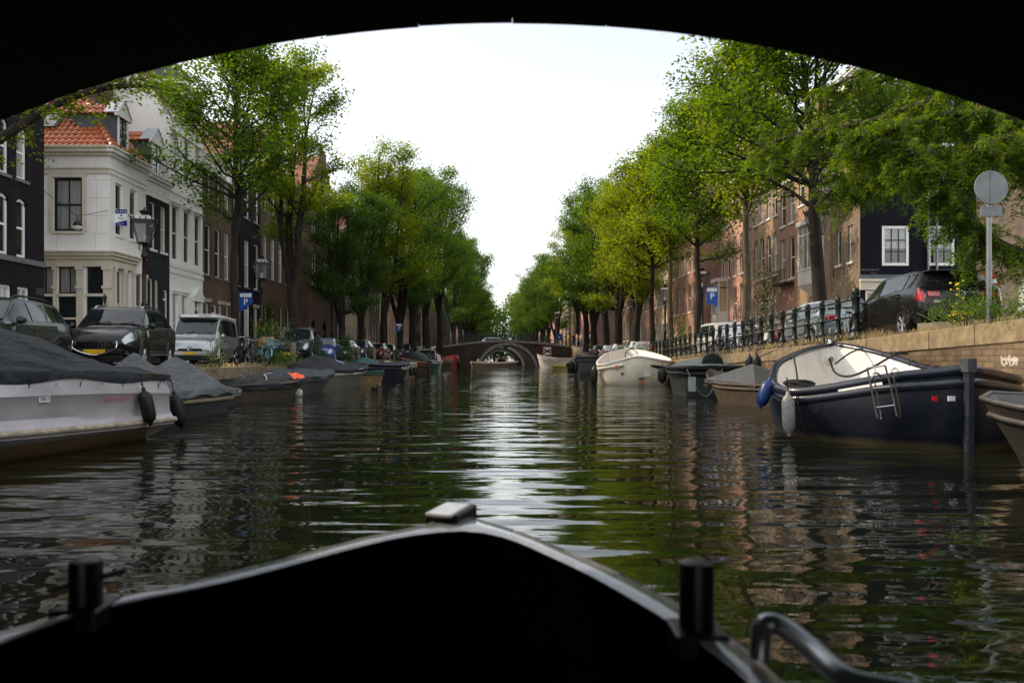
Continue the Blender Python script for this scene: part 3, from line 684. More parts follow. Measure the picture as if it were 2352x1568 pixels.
# white corner house
def white_corner():
    y0, y1, Hh, zg = 30.9, 34.0, 8.75, 1.0
    root = thing('corner_house', 'white stuccoed corner house with orange tiled hip roof and dormers', 'house', (XF, y0, zg), R(90))
    W = y1-y0; D = 7.2; o = (0,0,0); u = (1,0); so = (0, D, 0); su = (0, -1)      # su: the front that faces the side street
    rs = [(.45, 1.08, 5.55, 7.75), (1.65, 2.3, 5.55, 7.75)]
    gs = [(.5, 1.0, .5, 4.15), (1.15, 1.65, .5, 4.15), (2.2, 2.8, .5, 4.1)]
    fr = [(D-2.36, D-1.14, 5.6, 7.85), (D-5.9, D-4.7, 5.6, 7.85)]
    gf = [(D-.98, D-.12, .2, 4.12), (D-2.16, D-1.26, .2, 4.12), (D-3.2, D-2.28, .2, 4.12), (D-4.3, D-3.4, .2, 4.12), (D-5.6, D-4.6, .2, 4.12)]
    b = MB(); facade(b, o, u, W, Hh, rs+gs, .2, -.4); facade(b, so, su, D, Hh, fr+gf, .2, -.4)
    b.quad((W,0,-.4),(W,D,-.4),(W,D,Hh),(W,0,Hh)); b.quad((0,D,-.4),(W,D,-.4),(W,D,Hh),(0,D,Hh)); b.build('wall', WHITE_W, root)
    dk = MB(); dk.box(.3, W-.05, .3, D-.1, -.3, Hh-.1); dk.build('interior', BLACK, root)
    # scored stucco joints
    j = MB()
    for z in (4.75, 5.5, 6.25, 7.0, 7.75):
        segs = [(0, D)]
        for r in fr:
            if r[2]-.3 < z < r[3]+.2: segs = [q for s in segs for q in ((s[0], min(s[1], r[0]-.3)), (max(s[0], r[1]+.3), s[1])) if q[1]-q[0] > .1]
        for a0, a1 in segs: fbox(j, so, su, a0, a1, z-.006, z+.006, .001, .003)
        for a in ([D-1.0+.4*((z*4) % 2), D-2.6+.4*((z*4) % 2)] if z < 5.3 or z > 7.6 else [D-.55]): fbox(j, so, su, a-.005, a+.005, z, z+.75, .001, .003)
    j.build('stucco_joint', mat('stucco joint', (.38,.37,.35), None, .8), root)
    for r in fr:
        s = MB(); a0, a1, z0, z1 = r; fbox(s,so,su,a0-.2,a0-.003,z0,z1+.16,.003,.05); fbox(s,so,su,a1+.003,a1+.2,z0,z1+.16,.003,.05); fbox(s,so,su,a0,a1,z1+.003,z1+.16,.003,.05)
        s.build('window_surround', CREAM, root)
        window(root, so, su, r, fm=BLKTRIM, bars=(2,2), glass=GLASS_C, sill=CREAM, fw=.11)
    for r in rs: window(root, o, u, r, fm=WHITE_T, bars=(1,2), glass=GLASS, sill=WHITE_T, fw=.06)
    # shop front on the ground floor
    for k, r in enumerate(gf):
        a0, a1, z0, z1 = r
        window(root, so, su, (a0, a1, 3.0, z1), fm=BLKTRIM, bars=(2,1), glass=(GLASS if k in (0,) else GLASS_C), sill=False, fw=.05, name='shop_window')
        q = MB(); fbox(q,so,su,a0,a1,2.88,2.997,-.16,.06); fbox(q,so,su,a0,a1,1.92,2.0,-.16,.06); q.build('transom', CREAM, root)
        q = MB(); fbox(q,so,su,a0,a1,2.003,2.877,-.14,-.06); fbox(q,so,su,a0,a1,.2,1.917,-.14,-.05); fbox(q,so,su,a0+.06,a1-.06,2.3,2.6,-.058,-.03); q.build('panel', BLKTRIM, root)
    for k, a in enumerate((D-.12, D-1.22, D-2.26, D-3.36, D-4.5)):
        wd = .13 if k in (0, 1) else .06
        q = MB(); fbox(q,so,su,a-wd+(.02 if k == 0 else 0),a+wd+(.12 if k == 0 else 0),-.2,4.12,.003,.1)
        fbox(q,so,su,a-wd-.03,a+wd+.03+(.1 if k == 0 else 0),3.2,3.32,.1,.14); fbox(q,so,su,a-wd-.03,a+wd+.03+(.1 if k == 0 else 0),3.98,4.12,.1,.15); q.build('pilaster', CREAM, root)
    for r in gs:
        window(root, o, u, (r[0], r[1], 2.6, r[3]), fm=CREAM, bars=(1,1), glass=GLASS, sill=False, fw=.05, name='shop_window')
        window(root, o, u, (r[0], r[1], r[2], 2.58), fm=CREAM, bars=(1,2), glass=GLASS, sill=False, fw=.05, name='shop_window')
    for a in (.3, 1.08, 1.85, 2.95): q = MB(); fbox(q,o,u,a-.11,a+.11,-.2,4.12,.003,.09); fbox(q,o,u,a-.14,a+.14,3.95,4.12,.09,.13); q.build('pilaster', CREAM, root)
    # shop cornice wraps the corner
    for (oo, uu, a0, a1) in ((so, su, 0, D+.0), (o, u, 0, 2.0)):
        q = MB()
        for z0, z1, c in ((4.122, 4.42, .12), (4.422, 4.55, .22), (4.552, 4.68, .34), (4.682, 4.74, .42)):
            fbox(q,oo,uu,a0,a1,z0,z1,.003,c)
        q.build('shop_cornice', CREAM, root)
    q = MB()
    for z0, z1, c in ((4.122, 4.42, .12), (4.422, 4.55, .22), (4.552, 4.68, .34), (4.682, 4.74, .42)): q.box(-c, -.0, -c, -.0, z0+.001, z1-.001)
    q.build('shop_cornice', CREAM, root)
    q = MB(); fbox(q, so, su, 0, D, 4.78, 4.84, .003, .04); fbox(q, o, u, 0, W, 4.78, 4.84, .003, .04); q.build('string_course', WHITE_T, root)
    wall_lantern(root, so, su, D-.02, 2.75)
    # entablature and gutter
    ent = ((8.0, 8.06, .05), (8.062, 8.2, .03), (8.202, 8.28, .07), (8.75, 8.86, .14), (8.862, 9.02, .28), (9.022, 9.1, .36))
    for (oo, uu, L) in ((so, su, D), (o, u, W)):
        q = MB()
        for z0, z1, c in ent: fbox(q,oo,uu,0,L,z0,z1,.003,c)
        q.build('cornice', WHITE_T if uu == u else CREAM, root)
    q = MB()
    for z0, z1, c in ent: q.box(-c, 0, -c, 0, z0+.001, z1-.001)
    q.build('cornice', WHITE_T, root)
    # hip roof, real pantiles
    e = .28; z0 = 9.02; zr = 12.2; k = 2.6
    t = MB()
    A = Vector((-e,-e,z0)); P = Vector((k, k, zr)); Q = Vector((k, D, zr))
    tile_slope(t, (-e, D, z0), A, Q, P); tile_slope(t, A, (W, -e, z0), P, (W+.2, k, zr)); t.build('roof', TILE, root)
    hp = MB(); n = 15
    for i in range(n):
        a, b_ = A.lerp(P, i/n), A.lerp(P, (i+1.12)/n); hp.tube([a+Vector((0,0,.05)), b_+Vector((0,0,.03))], [.135, .10], 9)
    hp.tube([P+Vector((0,0,.03)), Q+Vector((0,0,.03))], .11, 8); hp.build('hip_tiles', TILE, root, 50)
    # skylights
    for (a, zf, oo, uu) in ((D-3.05, .34, so, su), (1.2, .78, o, u)):
        v0, v1 = zf, zf+.2; s = MB(); g = MB()
        def sp(aa, v, lift): return FP(oo, uu, aa, z0+(zr-z0)*v+lift, e-(k+e)*v)+Vector((0,0,.02))
        g.quad(sp(a-.3,v0,.14), sp(a+.3,v0,.14), sp(a+.3,v1,.14), sp(a-.3,v1,.14))
        for (p, q_) in (((a-.36,v0-.02),(a+.36,v0-.02)), ((a+.36,v0-.02),(a+.36,v1+.02)), ((a+.36,v1+.02),(a-.36,v1+.02)), ((a-.36,v1+.02),(a-.36,v0-.02))): s.tube([sp(*p,.12), sp(*q_,.12)], .055, 4)
        S = s.build('skylight', SLATE, root); g.build('pane', GLASS, S)
    dormer(root, o, u, .75, 1.55, 9.1, 10.75, 2.3, -.1)
    return root
white_corner()
# grey house
house('narrow slate-grey house with white panelled frieze beside the white corner house', XF, 34.0, 36.4, -1, 8.75, BR_GREY,
    [(5.4, 7.6, [(.35,.95), (1.45,2.05)], dict(bars=(1,2), sill=WHITE_T, fw=.06)), (.3, 4.0, [(.25,.75), (.85,1.3)], dict(bars=(1,2), fm=CREAM, sill=False)), (.2, 3.6, [(1.7,2.2)], dict(door=1))],
    roof='tile', roofm=TILE, corn_h=1.05, hoist=False, chim=0, D=8)
_g = [o for o in COL.objects if o.get('label', '').startswith('narrow slate-grey')][0]
dormer(_g, (0,0,0), (1,0), .7, 1.6, 8.95, 10.5, 2.2, -.1)
q = MB()
for a in (.15, .95, 1.75): fbox(q, (0,0,0), (1,0), a, a+.5, 8.05, 8.45, .04, .055)
q.build('frieze_panel', WHITE_T, _g)
# tall white house with the big bare gable
def white_tall():
    r, o, u, W = house('tall white plastered house with bare white side gable and pedimented door', XF, 36.4, 40.4, -1, 12.4, WHITE_W,
        [(9.4, 11.6, ev(4.0, 3, .72), dict(bars=(1,2), sill=WHITE_T)), (5.2, 7.9, ev(4.0, 3, .75), dict(bars=(1,2), sill=False, hood=WHITE_T)),
         (.6, 3.5, [(.35,.95), (1.4,2.0)], dict(bars=(1,2), sill=WHITE_T, hood=WHITE_T)), (.3, 3.4, [(2.7,3.5)], dict(door=1))],
        roof='none', corn_h=.9, hoist=False, chim=0, beltz=((4.6, WHITE_T), (4.9, WHITE_T), (8.6, WHITE_T)))
    pediment(r, o, u, 2.55, 3.65, 3.3, WHITE_T); wall_lantern(r, o, u, 2.3, 2.6)
    g = MB(); D = 10; t = 4.0
    g.add([(x, y, z) for x in (-.004, .3) for y, z in ((0.1, 12.3), (2.4, 12.3+t), (3.6, 12.3+t), (9, 12.3))], [(0,1,2,3),(4,5,6,7),(0,1,5,4),(1,2,6,5),(2,3,7,6)])
    g.build('gable', WHITE_W, r)
    rf = MB(); tile_slope(rf, (.3, .35, 12.35), (W, .35, 12.35), (.3, 2.6, 12.3+t-.1), (W, 2.6, 12.3+t-.1)); tile_slope(rf, (-.05, .0, 12.3), (.3, .0, 12.3), (-.05, 2.45, 12.38+t), (.3, 2.45, 12.38+t))
    rf.build('roof', TILE, r)
    fl = MB(); fl.quad((0,2.5,12.2+t),(W,2.5,12.2+t),(W,D,12.2+t),(0,D,12.2+t)); fl.build('flat_roof', SLATE, r)
    dormer_box = MB(); dormer_box.box(1.1, 2.1, -.05, 2.2, 12.45, 14.2); d = dormer_box.build('dormer', SLATE, r)
    window(d, o, u, (1.15, 2.05, 12.6, 13.95), bars=(1,1), c=.15, sill=False, name='frame')
    q = MB(); q.box(1.0, 2.2, -.22, 2.2, 14.2, 14.42); q.build('lead_cap', WHITE_T, d)
    q = MB(); q.box(.9, W, .6, 2.8, 14.5, 15.6); q.build('roof_extension', SLATE, r)
    q = MB(); q.box(-.02, W, .0, .35, 12.3, 12.62); q.build('gutter', ZINC, r)
    # brown chimney stack against the gable
    q = MB(); q.box(-.75, -.005, 2.75, 3.85, 8.9, 17.5); q.build('chimney', BR_BROWN, r)
    q = MB(); q.box(-.01, .0, 1.75, 1.82, 14.3, 14.75); q.build('wall_anchor', BLACK, r)
white_tall()
house('brown brick house with three tall white sash windows and stone lintels', XF, 40.4, 44.6, -1, 11.5, BR_BROWN,
    [(9, 10.8, ev(4.2, 3, .8), dict(bars=(1,2))), (4.9, 7.7, ev(4.2, 3, .8), dict(bars=(1,2))), (.8, 3.4, [(.3,.9), (2.2,2.8), (3.2,3.8)], dict(bars=(1,2), fm=CREAM, hood=CREAM)), (.3, 3.3, [(1.2,1.95)], dict(door=1))], corn_h=.9, base=(.5, SILL))
house('near-black brick house with tall white windows and railed stoop behind the first tree', XF, 44.6, 50, -1, 12.5, BR_DARK,
    [(9.2, 11.6, ev(5.4, 3, .95), dict(bars=(1,2), fw=.1)), (4.8, 7.8, ev(5.4, 3, .95), dict(bars=(1,2), fw=.1)), (.8, 3.6, [(.5,1.3), (4.0,4.8)], dict(bars=(1,2), fw=.1, hood=CREAM)), (.6, 3.8, [(2.2,3.2)], dict(door=1, dm=mat('pale grey door', (.5,.53,.53), None, .4)))], roof='gable', attic=3.2)
house('dark reddish brick house with white sashes behind the forked tree', XF, 50, 57, -1, 14, BR_BROWN,
    [(10.4, 12.8, ev(7, 4, .9), dict(bars=(1,2))), (5.8, 8.8, ev(7, 4, .9), dict(bars=(1,2))), (1.0, 4.0, ev(7, 4, .9), dict(bars=(1,2), fm=CREAM))], roof='gable', attic=3.4, base=(.6, SILL))
house('brick house jutting forward with paired white windows and round-arched doorways', -15.2, 57, 66.5, -1, 13.5, BR_BROWN,
    [(10.2, 12.4, [(1.2,1.8), (1.9,2.5), (5.0,5.6), (5.7,6.3), (7.7,8.3)], dict(bars=(1,3))), (6.0, 9.0, [(1.2,1.8), (1.9,2.5), (5.0,5.6), (5.7,6.3), (7.7,8.3)], dict(bars=(1,3))), (-.1, 3.4, [(1.0,2.4), (4.6,6.0)], dict(arch=.7, fm=BLACK, glass=GLASS, sill=False)), (1.0, 2.8, [(7.6,8.5)], dict(bars=(1,2)))], roof='gable', attic=4, D=11)
for k, (y0, y1, Hh, wl, nw, lab) in enumerate(((66.5, 72, 12, BR_DARK, 3, 'dark narrow house with rows of pale windows past the arched doorways'), (72, 78, 13, CREAM_W, 4, 'cream fronted house with tall mullioned windows behind the third lamp'),
        (78, 85, 12.5, BR_RED, 4, 'red brick house half hidden by the dark trees on the left bank'), (85, 92, 13.5, BR_BROWN, 4, 'brown house under the dense left-hand crowns near the far bridge'), (92, 99, 12, CREAM_W, 3, 'pale corner house at the left end of the far bridge'))):
    house(lab, -15.6, y0, y1, -1, Hh, wl, [(z, z+2.3, ev(y1-y0, nw, .9), dict(bars=(1,2))) for z in (8.6, 5, 1.1)], group='houses along the left quay', roof=('tile', 'gable')[k % 2])
for k, (y0, y1) in enumerate(((122, 129), (129, 137), (137, 145), (145, 175), (175, 210), (210, 270))):
    house('brick house beyond the far bridge on the left bank, behind the trees', -15.6, y0, y1, -1, 12.5+k % 2, (BR_BROWN, BR_DARK, BR_RED)[k % 3], [(z, z+2.2, ev(y1-y0, 3, 1), dict(bars=(1,2))) for z in (8.4, 4.8, 1)], group='houses past the left end of the far bridge', zoff=1)

# ---- RIGHT BANK
XR = 16.5
def navy_corner():
    y0, y1, Hh = 34.4, 37.6, 13.5; zg = 1.35; W = y1-y0; D = 5.4
    root = thing('corner_house', 'navy painted corner house with white framed windows and brown canal side', 'house', (XR, y1, zg), R(-90))
    o = (0,0,0); u = (1,0); so = (W, 0, 0); su = (0, 1)          # su: front facing the camera
    cs = [(a0, a1, z, z+1.75) for z in (4.55, 7.7, 10.6) for a0, a1 in ((.75, 1.25), (2.0, 2.5))]+[(.75, 1.25, .9, 2.5), (1.9, 2.4, 2.1, 2.9)]
    fs = [(a0, a1, z, z+1.85) for z in (4.25, 8.1, 11.2) for a0, a1 in ((1.02, 2.28), (3.15, 4.4))]
    b = MB(); facade(b, o, u, W, Hh, cs, .18, -.4); b.quad((0,0,-.4),(0,D,-.4),(0,D,Hh),(0,0,Hh)); b.build('wall', brick('weathered brown paint brick', (.27,.20,.145), (.22,.165,.12), (.24,.185,.14)), root)
    f = MB(); facade(f, so, su, D, Hh, fs+[(.25, 1.6, .1, 3.1), (1.75, 4.9, .3, 3.1)], .18, -.4); f.build('painted_front', NAVY, root)
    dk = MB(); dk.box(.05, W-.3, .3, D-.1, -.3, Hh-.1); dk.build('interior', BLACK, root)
    for r in cs: window(root, o, u, r, bars=(1,2), sill=WHITE_T, fw=.07, bm=BLKTRIM)
    for r in fs:
        window(root, so, su, r, bars=(3,3), sill=False, fw=.13, glass=GLASS, bm=BLKTRIM, c=-.02)
        bl = MB(); a0, a1, z0, z1 = r; fbox(bl, so, su, a0+.15, a1-.15, z0+.8, z1-.16, -.0635, -.0605); bl.build('blind', mat('roller blind', (.45,.47,.5), None, .8), root)
    window(root, so, su, (.25, 1.6, .1, 2.2), fm=WHITE_T, bars=(1,1), glass=GLASS, sill=False, fw=.12, name='shop_door')
    tl = window(root, so, su, (.25, 1.6, 2.22, 3.1), fm=WHITE_T, bars=(1,1), glass=glassmat('amber fanlight glass', (.22,.13,.05), .2), sill=False, fw=.12, name='fanlight')
    q = MB(); cx, cz = .925, 2.66
    for s1 in (-1, 1):
        for s2 in (-1, 1): q.tube(smooth_path([FP(so,su,cx+s1*.45,cz,-.1), FP(so,su,cx+s1*.12,cz+s2*.1,-.1), FP(so,su,cx,cz+s2*.3,-.1)], 4), .018, 4)
    q.build('glazing_bar', WHITE_T, tl)
    window(root, so, su, (1.75, 4.9, .3, 3.1), fm=BLKTRIM, bars=(3,1), glass=GLASS, sill=False, fw=.1, name='shop_window')
    q = MB(); fbox(q,so,su,-.02,D,3.12,3.5,.003,.1); fbox(q,so,su,-.05,D,3.502,3.62,.003,.22); q.build('shop_cornice', CREAM, root)
    q = MB(); fbox(q,so,su,-.05,D,3.63,3.82,.003,.1); q.build('lead_flashing', SLATE, root)
    cornice(root, o, u, W, Hh+.1, WHITE_T); cornice(root, so, su, D, Hh+.1, WHITE_T)
    lettering('VALCKSTRAAT', .13, SIGNG, root, FP(so,su,.45,4.05,.004), (0,1,0), name='street_name'); lettering('centrum', .09, SIGNG, root, FP(so,su,.62,3.9,.004), (0,1,0), name='street_name')
    for z in (4.2, 7.0, 9.8):
        for a in (.45, 1.6): q = MB(); fbox(q,o,u,a-.015,a+.015,z-.2,z+.2,.003,.03); q.build('wall_anchor', BLACK, root)
    r = MB(); r.quad((0,0,Hh+.05),(W,0,Hh+.05),(W,D,Hh+.05),(0,D,Hh+.05)); r.build('roof', SLATE, root)
    for a in (3.1, 3.5):
        q = MB(); q.tube([FP(so,su,a,3.83,.12), FP(so,su,a,Hh,.12)], .055, 8); q.build('downpipe', STEEL, root)
navy_corner()
def bay(root, o, u, a0, a1, z0, z1, out=.6):
    b = MB(); fbox(b,o,u,a0,a1,z0,z0+.75,.003,out); fbox(b,o,u,a0-.06,a1+.06,z1-.25,z1,.003,out+.08); fbox(b,o,u,a0-.04,a1+.04,z0+.752,z0+.85,.003,out+.05)
    for a in (a0, a1-.1): fbox(b,o,u,a,a+.1,z0+.852,z1-.252,out-.1,out)
    for a in (a0, a1-.1): fbox(b,o,u,a,a+.1,z0+.852,z1-.252,.003,.1)
    vs = [FP(o,u,a,z,c) for a, z, c in ((a0,z0-.002,out),(a1,z0-.002,out),(a0,z0-.002,0),(a1,z0-.002,0),(a0+.2,z0-.55,0),(a1-.2,z0-.55,0))]
    b.add(vs, [(0,1,3,2),(0,1,5,4),(0,2,4),(1,3,5)])
    B = b.build('bay_window', WHITE_T, root)
    for side_, aa in ((0, a0), (1, a1)):
        g = MB(); s_ = .03 if side_ == 0 else -.03
        g.quad(FP(o,u,aa+s_,z0+.85,.1), FP(o,u,aa+s_,z0+.85,out-.1), FP(o,u,aa+s_,z1-.25,out-.1), FP(o,u,aa+s_,z1-.25,.1)); g.build('pane', GLASS_WARM, B)
        m_ = MB(); fbox(m_,o,u,aa-.01 if side_ == 0 else aa-.05,aa+.05 if side_ == 0 else aa+.01,z1-.75,z1-.68,.1,out-.1); m_.build('mullion', BLKTRIM, B)
    g = MB(); g.quad(FP(o,u,a0+.1,z0+.85,out-.04), FP(o,u,a1-.1,z0+.85,out-.04), FP(o,u,a1-.1,z1-.25,out-.04), FP(o,u,a0+.1,z1-.25,out-.04)); g.build('pane', GLASS_C, B)
    m_ = MB()
    for k in (1, 2): x = a0+.1+(a1-a0-.2)*k/3; fbox(m_,o,u,x-.03,x+.03,z0+.85,z1-.25,out-.07,out-.01)
    fbox(m_,o,u,a0+.1,a1-.1,z1-.8,z1-.73,out-.068,out-.012); m_.build('mullion', WHITE_T, B)
r, o, u, W = house('grey-brown house with glazed white bay window next to the navy corner house', XR, 37.6, 41.9, 1, 12, BR_TAN,
    [(8.6, 10.8, ev(4.3, 3, .75), dict(bars=(1,2), sill=WHITE_T)), (4.9, 7.2, [(3.2,3.9)], dict(bars=(1,2), sill=WHITE_T)), (.3, 3.2, [(.6,1.4)], dict(door=1)), (.9, 3.0, [(2.4,3.1), (3.4,4.0)], dict(bars=(1,2), arch=.15))], roof='gable', zoff=1.2)
bay(r, o, u, W-2.6, W-.7, 4.0, 7.4)
r, o, u, W = house('narrow pink-red house with iron balcony and striped doorway', XR, 41.9, 44.6, 1, 11, BR_RED,
    [(8.0, 10.2, ev(2.7, 2, .8), dict(bars=(1,2), sill=WHITE_T)), (4.8, 7.2, ev(2.7, 2, .8), dict(bars=(1,2), sill=WHITE_T)), (.3, 3.0, [(.4,1.2)], dict(door=1)), (.8, 2.9, [(1.6,2.3)], dict(arch=.2))], zoff=1.1)
for k in range(9):
    q = MB(); fbox(q,o,u,W-1.35,W-.25,.4+k*.3,.55+k*.3,.004,.05); 
    if k == 0: stripes = q
    else: stripes.add(q.v, q.f)
stripes.build('striped_band', WHITE_T, r)
q = MB(); fbox(q,o,u,.3,2.4,4.45,4.55,.003,.55)
for k in range(12): x = .35+k*.18; q.tube([FP(o,u,x,4.55,.5), FP(o,u,x+.03,4.9,.56), FP(o,u,x,5.3,.5)], .014, 4)
q.tube([FP(o,u,.3,5.3,.5), FP(o,u,2.4,5.3,.5)], .02, 5); q.build('balcony', IRON, r)
wall_lantern(r, o, u, 1.45, 2.4)
house('tan brick house with rows of segment-arched white windows', XR, 44.6, 49.2, 1, 12.5, BR_TAN,
    [(9.0, 11.2, ev(4.6, 4, .68), dict(arch=.18, sill=WHITE_T)), (5.4, 8.0, ev(4.6, 4, .68), dict(arch=.18, sill=WHITE_T)), (1.7, 4.4, ev(4.6, 4, .68), dict(arch=.18, sill=WHITE_T))], zoff=1.0, roof='tile', base=(.8, STONE))
r, o, u, W = house('sunlit pale red brick house with white box bay and lantern', XR, 49.2, 57, 1, 13.5, BR_PINK,
    [(10, 12.4, ev(7.8, 5, .75), dict(bars=(1,2), sill=WHITE_T)), (6.2, 9.0, ev(7.8, 5, .75), dict(bars=(1,2), sill=WHITE_T)), (3.0, 5.4, ev(7.8, 5, .75)[:3], dict(bars=(1,2), sill=WHITE_T)), (.4, 2.6, [(.6,1.4), (2.0,2.8), (3.4,4.2)], dict(bars=(1,2), arch=.15, fm=WHITE_T)), (.1, 2.5, [(6.6,7.4)], dict(door=1))], zoff=1.0, roof='gable')
bay(r, o, u, .5, 2.3, 2.9, 6.2, .75); wall_lantern(r, o, u, 2.8, 1.9)
house('house with dark bare brick flank jutting towards the canal on the right bank', 14.9, 57, 66, 1, 14, BR_RED,
    [(z, z+2.2, ev(9, 5, .8), dict(bars=(1,2), sill=WHITE_T)) for z in (10.6, 7.2, 4)]+[(.5, 2.9, ev(9, 5, .9), dict(bars=(1,2)))], zoff=1.0, roof='gable', attic=3.5)
for k, (y0, y1, Hh, wl, nw, lab) in enumerate(((66, 72, 13, CREAM_W, 4, 'sunlit cream house with tall windows behind the third right-hand lamp'), (72, 79, 12.5, BR_RED, 4, 'red brick house with cream shopfront past the cream house'),
        (79, 86, 13, BR_TAN, 4, 'tan house glimpsed between trunks on the right bank'), (86, 96, 11, BR_BROWN, 4, 'brown corner house at the right end of the far bridge'))):
    house(lab, 14.9, y0, y1, 1, Hh, wl, [(z, z+2.3, ev(y1-y0, nw, .9), dict(bars=(1,2), sill=WHITE_T)) for z in (8.8, 5.2, 1.2)], group='houses along the right quay', roof=('tile', 'gable')[k % 2])
for k, (y0, y1) in enumerate(((122, 129), (129, 138), (138, 146), (146, 175), (175, 210), (210, 270))):
    house('brown house with white doors across the street beyond the far bridge', 14.9, y0, y1, 1, 12.5+k % 2, (BR_BROWN, BR_TAN, BR_RED)[k % 3], [(z, z+2.2, ev(y1-y0, 3, 1), dict(bars=(1,2))) for z in (8.4, 4.8, 1)], group='houses past the right end of the far bridge', zoff=1.6)
# brown house behind the side street at far right, facing the camera
def side_brown():
    root = thing('brick_house', 'dark brown brick house with white framed windows at far right behind the round sign', 'house', (22.2, 38.5, 1.35))
    o = (0,0,0); u = (1,0); W = 12; Hh = 11.5
    rs = [(a, a+1.15, z, z+1.9) for z in (3.6, 6.9) for a in (1.0, 3.4, 5.8, 8.2)]+[(a, a+1.2, .4, 2.4) for a in (1.0, 3.4, 5.8, 8.2)]
    b = MB(); facade(b,o,u,W,Hh,rs,.2,-.5)
    for xx in (0, W): b.quad((xx,0,-.5),(xx,8,-.5),(xx,8,Hh),(xx,0,Hh))
    b.quad((0,8,-.5),(W,8,-.5),(W,8,Hh),(0,8,Hh)); b.build('wall', brick('dark umber brick', (.085,.04,.03), (.06,.03,.024), (.07,.055,.045)), root)
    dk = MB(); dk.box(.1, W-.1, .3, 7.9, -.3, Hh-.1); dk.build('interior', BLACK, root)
    for r in rs: window(root, o, u, r, bars=(2,2), sill=WHITE_T, fw=.1)
    cornice(root, o, u, W, Hh+.1)
    t = MB(); t.quad((0,0,Hh),(W,0,Hh),(W,4,Hh+3),(0,4,Hh+3)); t.quad((0,8,Hh),(W,8,Hh),(W,4,Hh+3),(0,4,Hh+3)); t.build('roof', TILE_D, root)
side_brown()
# ================================================================== TREES
def leaves_mesh(name, C, sig, per, ln, m, rng, flat=.55, wid=.55, droop=0):
    """C: cluster centres (n,3); per: leaves per cluster; diamond leaves with a fold"""
    n = len(C); N = n*per
    p = np.repeat(C, per, 0)+rng.normal(0, 1, (N, 3))*np.array([sig, sig, sig*flat])
    d = rng.normal(0, 1, (N, 3)); d[:, 2] = d[:, 2]*.5-droop; d /= np.linalg.norm(d, axis=1)[:, None]
    up = rng.normal(0, .55, (N, 3)); up[:, 2] += 1
    s = np.cross(d, up); s /= np.linalg.norm(s, axis=1)[:, None]
    nn = np.cross(s, d)
    L = ln*rng.uniform(.6, 1.25, N)[:, None]
    V = np.empty((N, 4, 3)); V[:, 0] = p-d*L*.5; V[:, 1] = p+s*L*wid*.5+nn*L*.10; V[:, 2] = p+d*L*.5-nn*L*.08; V[:, 3] = p-s*L*wid*.5+nn*L*.10
    me = bpy.data.meshes.new(name); me.vertices.add(N*4); me.vertices.foreach_set('co', V.reshape(-1).astype(np.float32))
    me.loops.add(N*4); me.loops.foreach_set('vertex_index', np.arange(N*4, dtype=np.int32))
    me.polygons.add(N); me.polygons.foreach_set('loop_start', np.arange(0, N*4, 4, dtype=np.int32))
    me.update(calc_edges=True); me.validate(); me.materials.append(m); return me
